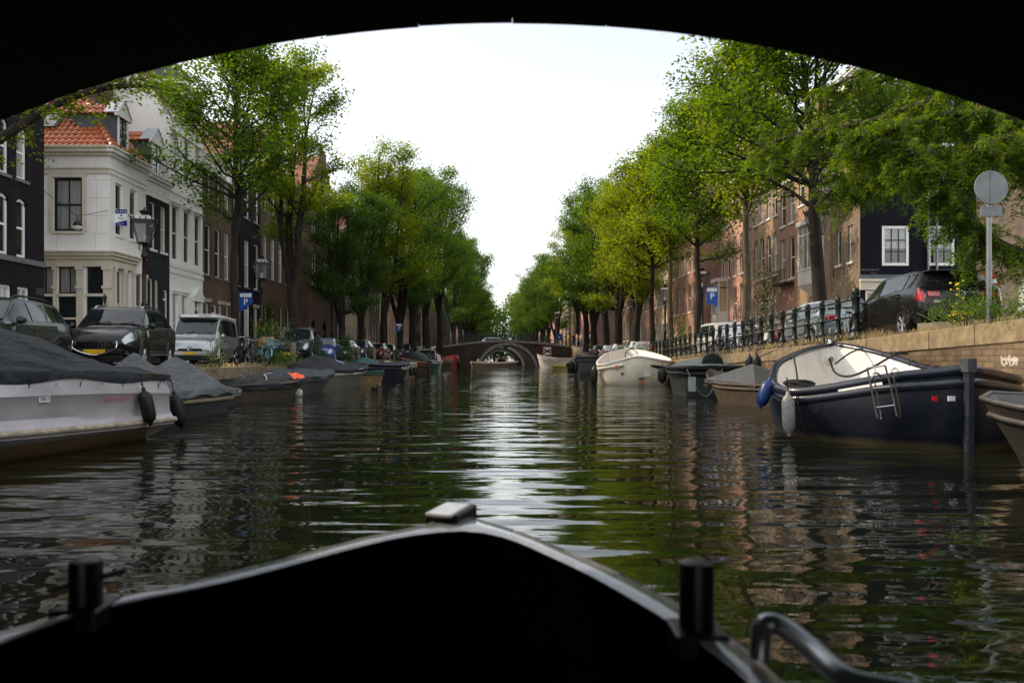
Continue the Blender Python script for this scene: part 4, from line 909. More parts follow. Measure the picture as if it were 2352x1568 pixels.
def gen_tree(seed, Hh, cb, rad, tr, nl, leaf, per, lm, fork=0, lean=(0,0), sig=.3, bark=None, shape=.42, ntw=8, up=(.25,.75), top=.25):
    """returns (trunk mesh, crown mesh). fork>0: the trunk splits into that many leaders"""
    rng = np.random.default_rng(seed); rd = random.Random(seed); b = MB(); cl = []
    def prof(h): return rad*max(top, (max(0, 1-((h-shape)/(1.02-shape if h > shape else shape+.45))**2))**.6)
    def limb(p0, d, L, r0, depth=0):
        pts = [p0]; p = p0.copy(); d = d.copy()
        k = 6
        for i in range(k):
            d = (d+Vector((rd.gauss(0, .16), rd.gauss(0, .16), rd.gauss(.05, .12)))).normalized(); p = p+d*(L/k); pts.append(p.copy())
        b.tube(pts, [r0*(1-.85*i/k)+.006 for i in range(k+1)], 6 if depth == 0 else 4, cap=False)
        return pts
    leaders = []
    if fork:
        ft = cb*.62
        tp = [Vector((0,0,-.3)), Vector((.02,0,.25)), Vector((rd.gauss(0,.05), 0, ft*.5)), Vector((rd.gauss(0,.08), rd.gauss(0,.05), ft))]
        b.tube(tp, [tr*1.55, tr*1.15, tr, tr*.98], 12)
        for k in range(fork):
            a = pi*k*2/fork+rd.uniform(-.3, .3); sp = rad*rd.uniform(.3, .55) if k else rad*.12
            pts = [tp[-1]]
            for i in range(1, 8):
                f = i/7; pts.append(tp[-1]+Vector((cos(a)*sp*f**.75+rd.gauss(0,.09), sin(a)*sp*f**.75*.8+rd.gauss(0,.09), (Hh-ft-(0 if k == 0 else rd.uniform(.4, 2.2)))*f)))
            pts = [tp[-2]]+pts; leaders.append((smooth_path(pts, 2), tr*(.985 if k == 0 else .62)))
    else:
        pts = [Vector((0,0,-.3)), Vector((0,0,.3))]
        for i in range(1, 9): f = i/8; pts.append(Vector((lean[0]*f+rd.gauss(0, .05), lean[1]*f+rd.gauss(0, .05), .3+(Hh-.3)*f)))
        leaders.append((smooth_path(pts, 2), tr))
    for pts, r0 in leaders:
        m = len(pts); b.tube(pts, [(r0*1.5 if (i == 0 and not fork) else r0*(1-.9*(i/(m-1))**1.1)+.008) for i in range(m)], 12)
        n_ = max(8, int(nl/len(leaders)))
        for i in range(n_):
            h = ((i+rd.random())/n_)**.9; z = cb+h*(Hh-cb)*.93
            j = min(range(m), key=lambda q: abs(pts[q].z-z)); p0 = pts[j]
            if abs(p0.z-z) > 1.5: continue
            a = i*2.39996+rd.uniform(-.5, .5); L = prof(h)*rd.uniform(.72, 1.18)*(1 if len(leaders) == 1 else .72)
            e = rd.uniform(*up)*(1+h*.6); d = Vector((cos(a)*cos(e), sin(a)*cos(e), sin(e)))
            r1 = max(.018, r0*.30*(1-h*.6)); lp = limb(p0, d, L, r1)
            for t in range(ntw):
                f = .28+.72*(t+rd.random())/ntw; q = min(5, int(f*6)); base = lp[q].lerp(lp[q+1], f*6-q if f*6-q <= 1 else 1)
                td = (d+Vector((rd.gauss(0,.8), rd.gauss(0,.8), rd.gauss(.05,.45)))).normalized(); tl = (.35+.25*rd.random())*(L*.32+.35)
                tp_ = limb(base, td, tl, max(.008, r1*.3), 1)
                cl += [tp_[3], tp_[6]]
            cl.append(lp[-1])
        cl += [pts[-1], pts[-2], pts[-3]]
    C = np.array([tuple(c) for c in cl]); C[:, 2] = np.maximum(C[:, 2], cb*.72)
    tm = b.build('trunk', bark or BARK, None, 60); me = tm.data; bpy.data.objects.remove(tm)
    return me, leaves_mesh('crown', C, sig, per, leaf, lm, rng)
def plant_tree(proto, label, loc, rz=0, scale=1, group=None, crown_mat=None, name='elm_tree', sz=None):
    root = thing(name, label, 'tree', loc, rz, group); root.scale = (scale, scale, sz or scale)
    for nm, me in zip(('trunk', 'crown'), proto):
        o = bpy.data.objects.new(nm, me); COL.objects.link(o); o.parent = root
        if nm == 'crown' and crown_mat:
            o.material_slots[0].link = 'OBJECT'; o.material_slots[0].material = crown_mat
    return root
T_YOUNG = gen_tree(3, 13.6, 5.7, 3.9, .20, 50, .175, 27, L_ELM, sig=.31, up=(.15,.8), shape=.3, ntw=7)
T_FORK = gen_tree(8, 16.6, 6.2, 4.2, .26, 48, .19, 24, L_ELM2, fork=4, sig=.33)
T_BIG = gen_tree(21, 16.5, 4.6, 5.2, .36, 46, .20, 34, L_DARK, fork=3, sig=.46, shape=.5, up=(.1,.7))
T_BIG2 = gen_tree(33, 17.0, 4.8, 5.0, .34, 46, .20, 34, L_ELM, fork=3, sig=.48, shape=.55, up=(.1,.8))
T_SPREAD = gen_tree(47, 12.4, 4.9, 5.0, .27, 66, .185, 32, L_ELM, lean=(-.9,-.2), sig=.31, up=(.05,.55), shape=.35, bark=BARK, ntw=8)
T_SLIM = gen_tree(52, 13.5, 6.0, 2.9, .21, 42, .19, 27, L_ELM2, sig=.34, up=(.2,.8), shape=.38, bark=BARK_L)
T_SLIM2 = gen_tree(61, 14.5, 5.9, 3.2, .22, 44, .21, 26, L_ELM2, sig=.36, up=(.2,.8), shape=.4)

GL, GR = 'trees along the left quay', 'trees along the right quay'
plant_tree(T_YOUNG, 'slender leafy tree rising behind the silver camper van, nearest on the left bank', (-12.1, 33.2, 1.0), .4, 1.07, GL)
plant_tree(T_FORK, 'tall tree with trunk forking into four limbs behind the dark four-wheel drive', (-11.4, 40, 1.0), 2.2, 1.0, GL)
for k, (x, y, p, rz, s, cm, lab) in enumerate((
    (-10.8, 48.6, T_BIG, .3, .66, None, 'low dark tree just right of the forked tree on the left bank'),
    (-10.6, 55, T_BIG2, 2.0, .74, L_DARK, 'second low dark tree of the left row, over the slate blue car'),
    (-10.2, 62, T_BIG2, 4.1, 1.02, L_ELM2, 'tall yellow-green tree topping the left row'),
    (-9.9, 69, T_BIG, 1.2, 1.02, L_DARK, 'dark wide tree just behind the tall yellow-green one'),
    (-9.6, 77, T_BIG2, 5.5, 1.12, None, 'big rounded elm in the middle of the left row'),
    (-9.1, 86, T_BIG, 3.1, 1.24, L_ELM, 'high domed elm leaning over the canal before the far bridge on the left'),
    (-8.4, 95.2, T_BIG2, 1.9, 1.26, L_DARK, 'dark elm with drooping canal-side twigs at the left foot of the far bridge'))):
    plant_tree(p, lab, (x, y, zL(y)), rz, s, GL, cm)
for k, (x, y, p, rz, s, cm, lab) in enumerate((
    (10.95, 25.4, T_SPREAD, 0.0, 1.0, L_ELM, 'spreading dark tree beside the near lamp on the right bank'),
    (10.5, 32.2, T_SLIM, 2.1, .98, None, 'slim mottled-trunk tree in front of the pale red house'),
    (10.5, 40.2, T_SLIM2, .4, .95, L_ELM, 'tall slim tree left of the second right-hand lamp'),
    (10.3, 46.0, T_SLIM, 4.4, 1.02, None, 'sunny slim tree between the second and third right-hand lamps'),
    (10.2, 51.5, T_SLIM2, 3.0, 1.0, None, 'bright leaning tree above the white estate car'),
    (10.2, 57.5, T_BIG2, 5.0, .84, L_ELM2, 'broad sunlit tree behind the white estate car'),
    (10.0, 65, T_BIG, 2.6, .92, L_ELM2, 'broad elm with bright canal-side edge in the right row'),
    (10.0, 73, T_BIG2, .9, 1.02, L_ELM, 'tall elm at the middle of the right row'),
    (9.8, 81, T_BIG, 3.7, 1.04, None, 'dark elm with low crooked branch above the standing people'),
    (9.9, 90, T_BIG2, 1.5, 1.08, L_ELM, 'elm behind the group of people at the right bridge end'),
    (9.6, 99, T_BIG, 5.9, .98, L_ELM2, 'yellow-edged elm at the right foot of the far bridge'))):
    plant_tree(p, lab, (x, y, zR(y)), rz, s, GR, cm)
gf = 'trees beyond the far bridge'
for k in range(9):
    y = 116+k*11.5
    for s in (-1, 1):
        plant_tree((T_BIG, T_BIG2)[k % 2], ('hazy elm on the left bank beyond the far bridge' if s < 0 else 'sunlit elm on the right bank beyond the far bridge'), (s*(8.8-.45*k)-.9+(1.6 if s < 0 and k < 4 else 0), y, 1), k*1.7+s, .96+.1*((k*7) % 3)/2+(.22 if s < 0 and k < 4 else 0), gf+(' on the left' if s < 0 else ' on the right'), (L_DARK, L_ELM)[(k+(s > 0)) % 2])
# the canal is closed by trees far away
cl = []; rd = random.Random(4)
for k in range(4200):
    x = rd.uniform(-60, 60); cl.append((x, rd.uniform(285, 330), max(1.2, rd.uniform(.04, 1)*(24+3*sin(x*.25)+2*sin(x*.71)))))
wood = bpy.data.objects.new('far_trees', leaves_mesh('far_trees', np.array(cl), 1.3, 20, 1.05, L_DARK, np.random.default_rng(5), .8)); COL.objects.link(wood)
wood['kind'] = 'stuff'; tag(wood, 'hazy mass of far trees closing the end of the canal', 'trees')

# honey locust hanging in from the right: trunk outside the frame, feathery leaves
def locust():
    root = thing('locust_tree', 'feathery yellow-green locust tree hanging in from the right over the round sign', 'tree', (12.3, 15.6, 1.95))
    rd = random.Random(91); b = MB(); sprays = []
    tp = smooth_path([Vector((0,0,-.3)), Vector((-.05,.1,1.2)), Vector((.1,.2,2.6)), Vector((-.3,.4,4.2)), Vector((-.2,.9,6.2)), Vector((.1,1.4,8.6))], 4)
    b.tube(tp, [.30-.24*i/(len(tp)-1) for i in range(len(tp))], 12)
    limbs = [[(0,.0,1.0), (-1.1,.1,1.45), (-1.9,.1,1.85), (-2.4,.2,2.5), (-2.8,.35,3.2), (-3.3,.8,3.9), (-4.0,1.4,4.3)],
             [(-.3,.4,4.0), (-1.2,1.2,4.5), (-2.2,2.0,4.5), (-3.2,2.6,4.25), (-4.2,3.4,4.3), (-5.0,4.2,4.2)],
             [(-.2,.3,3.0), (-1.0,.6,3.6), (-1.9,.9,3.9), (-2.9,1.2,3.8), (-3.7,1.5,3.3)],
             [(-.1,.3,2.4), (-.8,1.0,3.0), (-1.6,1.9,3.3), (-2.5,2.8,3.2), (-3.3,3.6,2.8)],
             [(-.2,.7,5.0), (-1.0,1.6,5.6), (-2.2,2.8,5.9), (-3.4,4.0,5.6)],
             [(-.1,.2,2.0), (-.9,-.1,2.7), (-1.7,-.2,3.0), (-2.4,-.1,2.9)],
             [(.0,.3,3.4), (-.4,1.4,4.2), (-.9,2.6,4.4), (-1.7,3.8,4.1), (-2.4,4.8,3.6)],
             [(-.1,1.0,6.4), (-1.2,2.2,7.6), (-2.4,3.2,8.2)], [(0,.4,4), (1.3,.6,5.2), (2.4,1.4,6)]]
    for L in limbs:
        up_ = 0 if L[1][2] < 1.5 else .75
        pts = smooth_path([Vector((p[0]*1.06, p[1]*1.1, p[2]*1.05+up_*min(1, abs(p[0])))) for p in L], 4); m = len(pts)
        b.tube(pts, [.115*(1-.85*i/(m-1))+.012 for i in range(m)], 8)
        for i in range(m//5, m):
            for q in range(7):
                d = Vector((rd.gauss(-.1,.7), rd.gauss(.0,.7), rd.gauss(-.05,.5))).normalized(); l = rd.uniform(.4, 1.05)
                tw = [pts[i]]; p = pts[i].copy()
                for s in range(6): d = (d+Vector((rd.gauss(0,.1), rd.gauss(0,.1), -.20))).normalized(); p = p+d*l/6; tw.append(p.copy())
                b.tube(tw, [.012, .011, .009, .008, .006, .005, .004], 4, cap=False)
                for s in range(1, 7):
                    for r_ in range(3): sprays.append((tw[s], Vector((d.x+rd.gauss(0,.6), d.y+rd.gauss(0,.6), -.6+rd.gauss(0,.3))).normalized()))
    b.build('trunk', BARK, root, 60)
    rng = np.random.default_rng(3); n = len(sprays); K = 7
    P = np.array([tuple(p) for p, d in sprays]); Dv = np.array([tuple(d) for p, d in sprays])
    side = np.cross(Dv, rng.normal(0, .35, (n, 3))+np.array([0,0,1.])); side /= np.linalg.norm(side, axis=1)[:, None]; nn = np.cross(side, Dv)
    L = rng.uniform(.14, .24, n)[:, None]; Q = []
    for k in range(1, K+1):
        for sg in (-1, 1):
            f = k/K; a = P+Dv*L*f-nn*0+np.array([0,0,-1])*L*.25*f*f; l = L*.46*(1-.35*f)*rng.uniform(.7, 1.2, (n, 1)); J = rng.normal(0, .28, (n, 3)); dd = side*sg*.9+Dv*.45+J; pw = Dv*.9-side*sg*.4+J[:, ::-1]; a = a+rng.normal(0, .012, (n, 3))
            Q.append(np.stack([a, a+dd*l*.5+pw*l*.17, a+dd*l, a+dd*l*.5-pw*l*.17], 1))
    V = np.concatenate(Q, 0); N = len(V)
    me = bpy.data.meshes.new('crown'); me.vertices.add(N*4); me.vertices.foreach_set('co', V.reshape(-1).astype(np.float32)); me.loops.add(N*4)
    me.loops.foreach_set('vertex_index', np.arange(N*4, dtype=np.int32)); me.polygons.add(N); me.polygons.foreach_set('loop_start', np.arange(0, N*4, 4, dtype=np.int32))
    me.update(calc_edges=True); me.materials.append(L_LOC); o = bpy.data.objects.new('crown', me); COL.objects.link(o); o.parent = root
locust()
# branch of a tree standing left of the frame, close to the bridge
def left_branch():
    root = thing('elm_tree', 'tree left of the frame whose mossy branch crosses the dark brick house', 'tree', (-12.3, 13.0, 1.0)); rd = random.Random(12); b = MB(); cl = []
    b.tube(smooth_path([Vector((0,0,-.2)), Vector((.05,0,1.5)), Vector((0,.1,3)), Vector((-.1,.1,5.5)), Vector((0,0,8))], 3), [.27-.016*i for i in range(13)], 10)
    L = [(0,.05,2.6), (.8,.6,3.35), (1.75,1.1,3.95), (2.6,1.5,4.75), (3.3,1.9,5.45), (4.0,2.3,5.9), (4.7,2.7,6.1)]
    pts = smooth_path([Vector(p) for p in L], 4); m = len(pts); b.tube(pts, [.13*(1-.8*i/(m-1))+.012 for i in range(m)], 8)
    for i in range(4, m):
        for q in range(4 if i > m*.45 else 2):
            d = Vector((rd.gauss(.3,.6), rd.gauss(0,.6), rd.gauss(.15 if i > m*.4 else .0,.5))).normalized(); l = rd.uniform(.3, .8); tw = [pts[i]+d*l*k/4+Vector((0,0,-.06*(k/4)**2)) for k in range(5)]
            b.tube(tw, [.012, .01, .008, .006, .004], 4, cap=False)
            if rd.random() < .8: cl += [tw[2], tw[4]]
    for k in range(120):
        a = rd.uniform(0, 6.28); cl.append((cos(a)*rd.uniform(0, 2), sin(a)*rd.uniform(0, 2), rd.uniform(6, 9)))
    b.build('trunk', BARK, root, 60)
    o = bpy.data.objects.new('crown', leaves_mesh('crown', np.array([tuple(c) for c in cl]), .13, 13, .11, L_ELM2, np.random.default_rng(2))); COL.objects.link(o); o.parent = root
left_branch()

# ------------------------------------------------------------------ weeds, bushes, grass
def bush(name, label, cat, loc, C, sig, per, leaf, m, stems=True, flowers=None, droop=0, group=None):
    root = thing(name, label, cat, loc, 0, group); seed = int(abs(loc[0]*31+loc[1]*17)) % 9999
    o = bpy.data.objects.new('foliage', leaves_mesh('foliage', np.array(C), sig, per, leaf, m, np.random.default_rng(seed), .8, .5, droop)); COL.objects.link(o); o.parent = root
    if stems:
        b = MB()
        for c in C[::2]: b.tube([(c[0]*.4, c[1]*.5, -.02), (c[0]*.8, c[1]*.8, c[2]*.6), c], .008, 4, cap=False)
        b.build('stems', mat('green stem', (.06,.09,.02), None, .6), root)
    if flowers:
        f = MB(); rd = random.Random(seed)
        for k in range(flowers[1]):
            c = rd.choice(C); p = Vector(c)+Vector((rd.gauss(0, sig), rd.gauss(0, sig), rd.gauss(sig*.4, sig*.7))); f.ball(p, flowers[2]*rd.uniform(.7, 1.2), 4, sz=.7)
        f.build('flowers', flowers[0], root, 60)
    return root
rd = random.Random(77)
def cloud(n, rx, ry, h, h0=.1): return [(rd.gauss(0, rx*.5), rd.gauss(0, ry*.5), rd.uniform(h0, h)) for k in range(n)]
YEL = mat('yellow petals', (.75,.55,.03), None, .6); ORG = mat('orange petals', (.75,.20,.06), None, .6); PNK = mat('pale pink petals', (.8,.62,.55), None, .6); MAG = mat('magenta petals', (.6,.05,.25), None, .6); VIO = mat('violet petals', (.25,.12,.45), None, .6)
bush('flowering_weed', 'tall orange-flowered weeds on the kerb in front of the dark four-wheel drive', 'plant', (-9.15, 28.9, 1.02), cloud(70, .75, .9, 1.75), .13, 16, .085, L_WEED, flowers=(ORG, 46, .028))
bush('flowering_weed', 'low yellow-flowered weeds spilling over the left kerb below the tall weeds', 'plant', (-9.05, 30.4, 1.02), cloud(40, .5, .8, .5), .12, 16, .07, L_WEED, flowers=(YEL, 50, .02))
bush('weed', 'spindly yellow-flowered weeds before the silver camper van', 'plant', (-9.12, 23.4, 1.02), cloud(26, .35, .4, .95), .1, 10, .06, L_WEED, flowers=(YEL, 26, .022))
bush('shrub', 'dark leafy shrub at the kerb beside the dark estate car', 'plant', (-9.15, 43.0, 1.02), cloud(60, .6, .9, 1.5), .18, 16, .12, L_DARK)
bush('grass_tuft', 'rough grass at the foot of the blue car', 'plant', (-9.2, 37.0, 1.02), cloud(36, .4, .8, .6), .14, 18, .10, L_DARK)
bush('conifer', 'dark conifer in front of the reddish house behind the second left lamp', 'plant', (-15.3, 48.2, 1.05), [(cos(k*2.4)*.95*(1-k/160), sin(k*2.4)*.95*(1-k/160), .2+k*3.6/160) for k in range(160)], .18, 22, .10, L_DARK)
bush('climbing_rose', 'climbing rose with pale blossoms on the tan house front', 'plant', (16.1, 45.3, 1.2), [(rd.gauss(-.2,.2), rd.gauss(.2,.5+.3*(k % 3)), rd.uniform(.3, 5.6)) for k in range(110)], .2, 20, .11, L_DARK, flowers=(PNK, 190, .055))
bush('climbing_plant', 'bright green creeper on the house wall behind the third right lamp', 'plant', (14.6, 60.5, 1.1), cloud(60, .4, 1.8, 3.6), .25, 16, .16, L_ELM2)
bush('weed', 'dense green weeds overhanging the sunlit wall in front of the black hatchback', 'plant', (9.45, 14.5, 1.93), cloud(150, .6, 1.9, .62), .12, 20, .06, L_WEED, flowers=(VIO, 26, .018))
bush('weed', 'tall yellow-flowered weed stalk beside the round sign post', 'plant', (9.35, 15.2, 1.92), cloud(12, .18, .2, 1.1, .2), .07, 10, .05, L_WEED, flowers=(YEL, 22, .026))
bush('weed', 'loose leafy weeds on the wall at the right edge', 'plant', (9.5, 12.6, 1.98), cloud(60, .5, 1.0, .5), .11, 16, .06, L_WEED)
bush('flower_planter_shrub', 'round green shrub with pink flowers at the far end of the railing', 'plant', (9.3, 47.2, 1.0), cloud(60, .8, 1.0, 1.2), .2, 18, .11, L_WEED, flowers=(MAG, 30, .05))
def grass(name, label, x0, x1, y0, y1, zf, n, h):
    rng = np.random.default_rng(n); V = []
    for k in range(n):
        x, y = rng.uniform(x0, x1), rng.uniform(y0, y1); z = zf(y)+.02; a = rng.uniform(0, 6.28); hh = h*rng.uniform(.4, 1.2); dx, dy = cos(a)*.006, sin(a)*.006; bx, by = rng.normal(0, .3*hh, 2)
        V += [(x-dx, y-dy, z), (x+dx, y+dy, z), (x+bx*.4+dx*.7, y+by*.4+dy*.7, z+hh*.6), (x+bx, y+by, z+hh)]
    me = bpy.data.meshes.new(name); me.from_pydata(V, [], [(4*i, 4*i+1, 4*i+2, 4*i+3) for i in range(n)]); me.materials.append(GRASS)
    o = bpy.data.objects.new(name, me); COL.objects.link(o); tag(o, label, 'grass'); o['kind'] = 'stuff'
grass('dry_grass', 'dry straw-coloured grass along the foot of the right railing', 9.0, 9.5, 18, 46, zR, 2600, .24)
grass('dry_grass', 'fringe of dry grass on the coping behind the navy boat', 8.98, 9.25, 13, 18.6, zR, 700, .12)
grass('dry_grass', 'thin grass on the left kerb', -9.4, -9.02, 22, 62, zL, 2200, .16)
# ================================================================== STREET FURNITURE
def lampglass():
    t = NT('lantern glass'); t.b.inputs['Base Color'].default_value = (.10,.11,.11,1); t.b.inputs['Roughness'].default_value = .12
    t.b.inputs['Alpha'].default_value = .36; t.b.inputs['Specular IOR Level'].default_value = .8; return t.m
LAMPGLASS = lampglass()
def lamp_proto():
    root = thing('street_lamp', 'x', 'street lamp')
    p = MB(); p.lathe([(r_*1.12, z_) for r_, z_ in [(.16,0),(.16,.5),(.13,.56),(.12,.9),(.09,.98),(.075,1.1),(.07,2.0),(.085,2.03),(.085,2.08),(.062,2.12),(.055,3.55),(.09,3.6),(.09,3.66),(.055,3.72),(.05,3.95),(.10,4.02),(.03,4.06)]], 12)
    p.build('pole', LAMPIRON, root, 40)
    f = MB()
    b, t, z0, z1 = .19, .345, 4.06, 4.74
    for sx in (-1, 1):
        for sy in (-1, 1):
            f.tube([(sx*b, sy*b, z0), (sx*t, sy*t, z1)], .014, 5)
            f.tube(smooth_path([(sx*.05,sy*.05,3.75),(sx*.14,sy*.14,3.85),(sx*.13,sy*.13,4.0),(sx*b*.9,sy*b*.9,z0)], 4), .013, 5)
    f.box(-b-.01,b+.01,-b-.01,b+.01,z0-.03,z0+.002); f.box(-t-.03,t+.03,-t-.03,t+.03,z1,z1+.035)
    for s in (-1, 1):
        for k in range(4):
            for ax in (0, 1):
                q = (-.75+k*.5)*t; c = (q, s*(t+.03), z1+.035) if ax else (s*(t+.03), q, z1+.035)
                f.ball((c[0], c[1], c[2]+.035), .024, 5, sz=1.6)
        for s2 in (-1, 1): f.tube([(s*t, s2*t, z1+.03), (s*(t+.06), s2*(t+.06), z1+.14)], [.025, .008], 5)
    f.build('lantern_frame', LAMPIRON, root, 40)
    g = MB()
    for k in range(4):
        a = k*pi/2; M = Matrix.Rotation(a, 4, 'Z'); g.quad(*[M @ Vector(q) for q in ((-b,-b+.004,z0),(b,-b+.004,z0),(t,-t+.004,z1),(-t,-t+.004,z1))])
    G = g.build('lantern_glass', LAMPGLASS, root)
    bl = MB(); bl.lathe([(.03,z0),(.035,z0+.08),(.05,z0+.14),(.05,z0+.22),(0,z0+.26)], 8); bl.build('lamp_bulb', SIGNW, G, 40)
    r = MB()
    rows = []
    for w_, z in ((t-.01, z1+.036), (.17, z1+.18), (.13, z1+.20)): rows.append([(sx*w_, sy*w_, z) for sx, sy in ((-1,-1),(1,-1),(1,1),(-1,1))])
    r.grid(rows, True); R_ = r.build('lantern_roof', mat('pale lantern roof', (.34,.35,.36), None, .4, .3), root)
    fi = MB(); fi.lathe([(.14,z1+.20),(.09,z1+.22),(.09,z1+.24),(.14,z1+.30),(.15,z1+.34),(.12,z1+.37),(.03,z1+.39),(.025,z1+.43),(.035,z1+.45),(0,z1+.48)], 10); fi.build('crown_finial', LAMPIRON, R_, 40)
    return root
LAMP = lamp_proto()
GLMP = 'crowned street lamps'
for k, (x, y, s, lab) in enumerate(((-11.7, 24.0, 1.0, 'oxblood street lamp in front of the white corner house behind the black off-roader'), (-11.45, 34.8, 1.0, 'oxblood street lamp left of the forked tree'),
    (-11.7, 50, 1, 'dim street lamp in front of the arched doorways on the left'), (-11.7, 59, 1, 'small shaded street lamp under the dark left trees'), (-11.6, 90, 1, 'tiny street lamp by the left end of the far bridge'),
    (11.2, 26.6, 1.04, 'tall street lamp half behind the nearest right-hand trunk'), (10.9, 40.9, 1, 'street lamp beside the blue parking sign on the right bank'), (10.6, 49, 1, 'street lamp in front of the green creeper on the right bank'),
    (10.4, 66, 1, 'street lamp behind the white estate car'), (9.9, 101, 1, 'pale-headed lamp over the people at the right bridge end'), (7.2, 103.5, .95, 'first lamp on the far bridge from its right end'), (9.2, 110, 1, 'lamp behind the far bridge on the right'))):
    z = zL(y) if x < 0 else (zR(y) if x > 9 else 2.9)
    if k == 0: LAMP.location = (x, y, z); LAMP['label'] = lab; LAMP['group'] = GLMP; LAMP.rotation_euler = (0,0,.35)
    else: dup(LAMP, lab, (x, y, z), .35+k*.13, GLMP, s)

# ---- railing along the right quay
def railing():
    ys = [19.35+i*1.02 for i in range(27)]
    root = thing('quay_railing', 'dark green cast iron railing with baluster posts along the right quay', 'railing', (9.17, 0, 0))
    pb = MB(); pb.lathe([(.13,0),(.13,.05),(.10,.08),(.085,.2),(.075,.24),(.088,.27),(.075,.30),(.058,.34),(.05,.58),(.062,.62),(.072,.64),(.062,.67),(.052,.70),(.07,.98),(.082,1.02),(.06,1.05),(.066,1.10),(.072,1.16),(.05,1.22),(0,1.24)], 12)
    for i, y in enumerate(ys):
        if i == 0: p0 = pb.build('post', IRON, root, 40); p0.location = (0, y, zR(y)+.02); p0.scale = (1.5, 1.5, 1.12)
        else: c = p0.copy(); COL.objects.link(c); c.parent = root; c.location = (0, y, zR(y)+.02); c.scale = (1.2,1.2,1.03)
    for h in (.64, 1.10):
        r = MB(); r.tube([(0, y, zR(y)+h+.02) for y in ys], .026, 8); r.build('rail', IRON, root, 60)
railing()

# ---- signs
def sign_disc(label, loc, r, face, side=-1, plate=None, h=2.4, name='traffic_sign', back=False):
    root = thing(name, label, 'road sign', loc); b = MB(); b.tube([(0,0,-.1),(0,0,h+r*.95)], .045 if r > .3 else .03, 10)
    b.tube([(0,0,h*.3),(0,0,h*.45)], .052, 10); b.build('post', STEEL, root, 60)
    M = Matrix.Rotation(0, 4, 'Z'); d = MB(); d.ring((0,-.055,h), 0, r, 32); d.ring((0,-.07,h), 0, r, 32)
    d.tube([(cos(2*pi*k/32)*r, -.062, h+sin(2*pi*k/32)*r) for k in range(32)], .012, 5, closed=True); D = d.build('disc', face, root, 40)
    if back:
        q = MB(); q.box(-.02,.02,-.08,-.07,h-r*.95,h+r*.95); q.box(-r*.3,r*.3,-.085,-.075,h-r*.98,h-r*.9); q.build('clamp', SIGNG, D)
    if plate: q = MB(); q.box(-plate[0],plate[0],-.075,-.05,h-r-plate[1]-.04,h-r-.04); q.build('plate', plate[2], root, bev=.006)
    return root, D
# round sign seen from behind, right edge
Yp = 13.95
sign_disc('grey back of a round traffic sign with small plate on a steel post at right', (9.12, Yp, zR(Yp)), .31, SIGNG, plate=(.20, .19, SIGNG), h=2.58, back=True)
r_, d_ = sign_disc('red round no-entry sign low behind the steel post at right', (12.1, 18.6, 1.9), .30, RED, h=1.35, plate=(.22,.3,SIGNW))
q = MB(); q.box(-.2,.2,-.09,-.0705,1.3,1.4); q.build('bar', SIGNW, d_)
r_, d_ = sign_disc('small red no-entry sign at the left end of the far bridge', (-9.6, 88, zL(88)), .30, RED, h=2.3)
q = MB(); q.box(-.2,.2,-.09,-.0705,2.25,2.35); q.build('bar', SIGNW, d_)
def parking_sign(label, loc, num, flip, w=.55):
    root = thing('parking_sign', label, 'parking sign', loc); b = MB(); b.tube([(0,0,-.1),(0,0,3.35)], .045, 8); b.build('post', STEEL, root, 60)
    s = flip; p = MB(); vs = [(0,-.05,3.35),(s*w,-.05,3.35),(s*w,-.05,2.62 if s < 0 else 2.85),(0,-.05,2.42)]
    p.add(vs+[(x, .02, z) for x, y, z in vs], [(0,1,2,3),(4,5,6,7),(0,1,5,4),(1,2,6,5),(2,3,7,6),(3,0,4,7)]); P = p.build('panel', SIGNB, root)
    q = MB(); q.box(min(s*w*.1, s*w*.95), max(s*w*.1, s*w*.95), -.056, -.0505, 3.14, 3.3); q.build('number_plate', SIGNW, P)
    lettering(num, .15, BLACK, P, (s*w*.52, -.058, 3.22)); lettering('P', .42, SIGNW, P, (s*w*.52, -.053, 2.9)); return root
parking_sign('blue P sign with tapered panel peeking past the first left-hand trunk', (-12.35, 34.4, 1.0), '10149', 1, .6)
parking_sign('blue P sign on a grey post beside the second right-hand lamp', (10.05, 35.0, zR(35)), '10120', -1, .52)
pm = MB(); pm.box(-.16,.16,-.12,.12,0,1.55); pm.box(-.17,.17,-.13,.13,1.55,1.62)
o_ = tag(pm.build('parking_meter', mat('dark meter housing', (.05,.045,.04), None, .5), None, bev=.02), 'dark brown parking meter next to the P sign post', 'parking meter'); o_.location = (10.6, 35.2, zR(35))
r_ = parking_sign('small blue P sign on a pale post under the left trees', (-9.7, 66, 1.0), '', 1, .5)
# for-sale board on the white corner house
def sale_board():
    root = thing('sale_board', 'blue and white Te Koop board projecting from the white corner house', 'sign', (-16.5, 31.35, 6.9)); w, h = .50, .70
    b = MB(); b.box(.0, w, -.012, .012, 0, h); B = b.build('board', SIGNW, root)
    q = MB(); q.box(.002, w-.002, -.016, -.0125, h-.18, h-.002); q.build('top_band', SIGNBD, B)
    q = MB(); q.add([(.002,-.014,.002),(w-.002,-.014,.002),(w-.002,-.014,.24),(.002,-.014,.13)], [(0,1,2,3)]); q.build('bottom_band', SIGNBD, B)
    lettering('Te Koop', .125, SIGNW, B, (w/2, -.018, h-.09)); lettering('Parr\u00e9e', .11, SIGNBD, B, (w/2, -.0145, .33)); lettering('makelaars', .04, SIGNBD, B, (w/2, -.0145, .265)); lettering('020 65 72 089', .045, SIGNW, B, (w*.45, -.017, .09)); lettering('www.parree.nl', .035, SIGNW, B, (w*.45, -.017, .035))
    q = MB(); q.box(w/2-.03, w/2+.03, -.016, -.0125, .40, .49); q.build('emblem', SIGNBD, B)
sale_board()
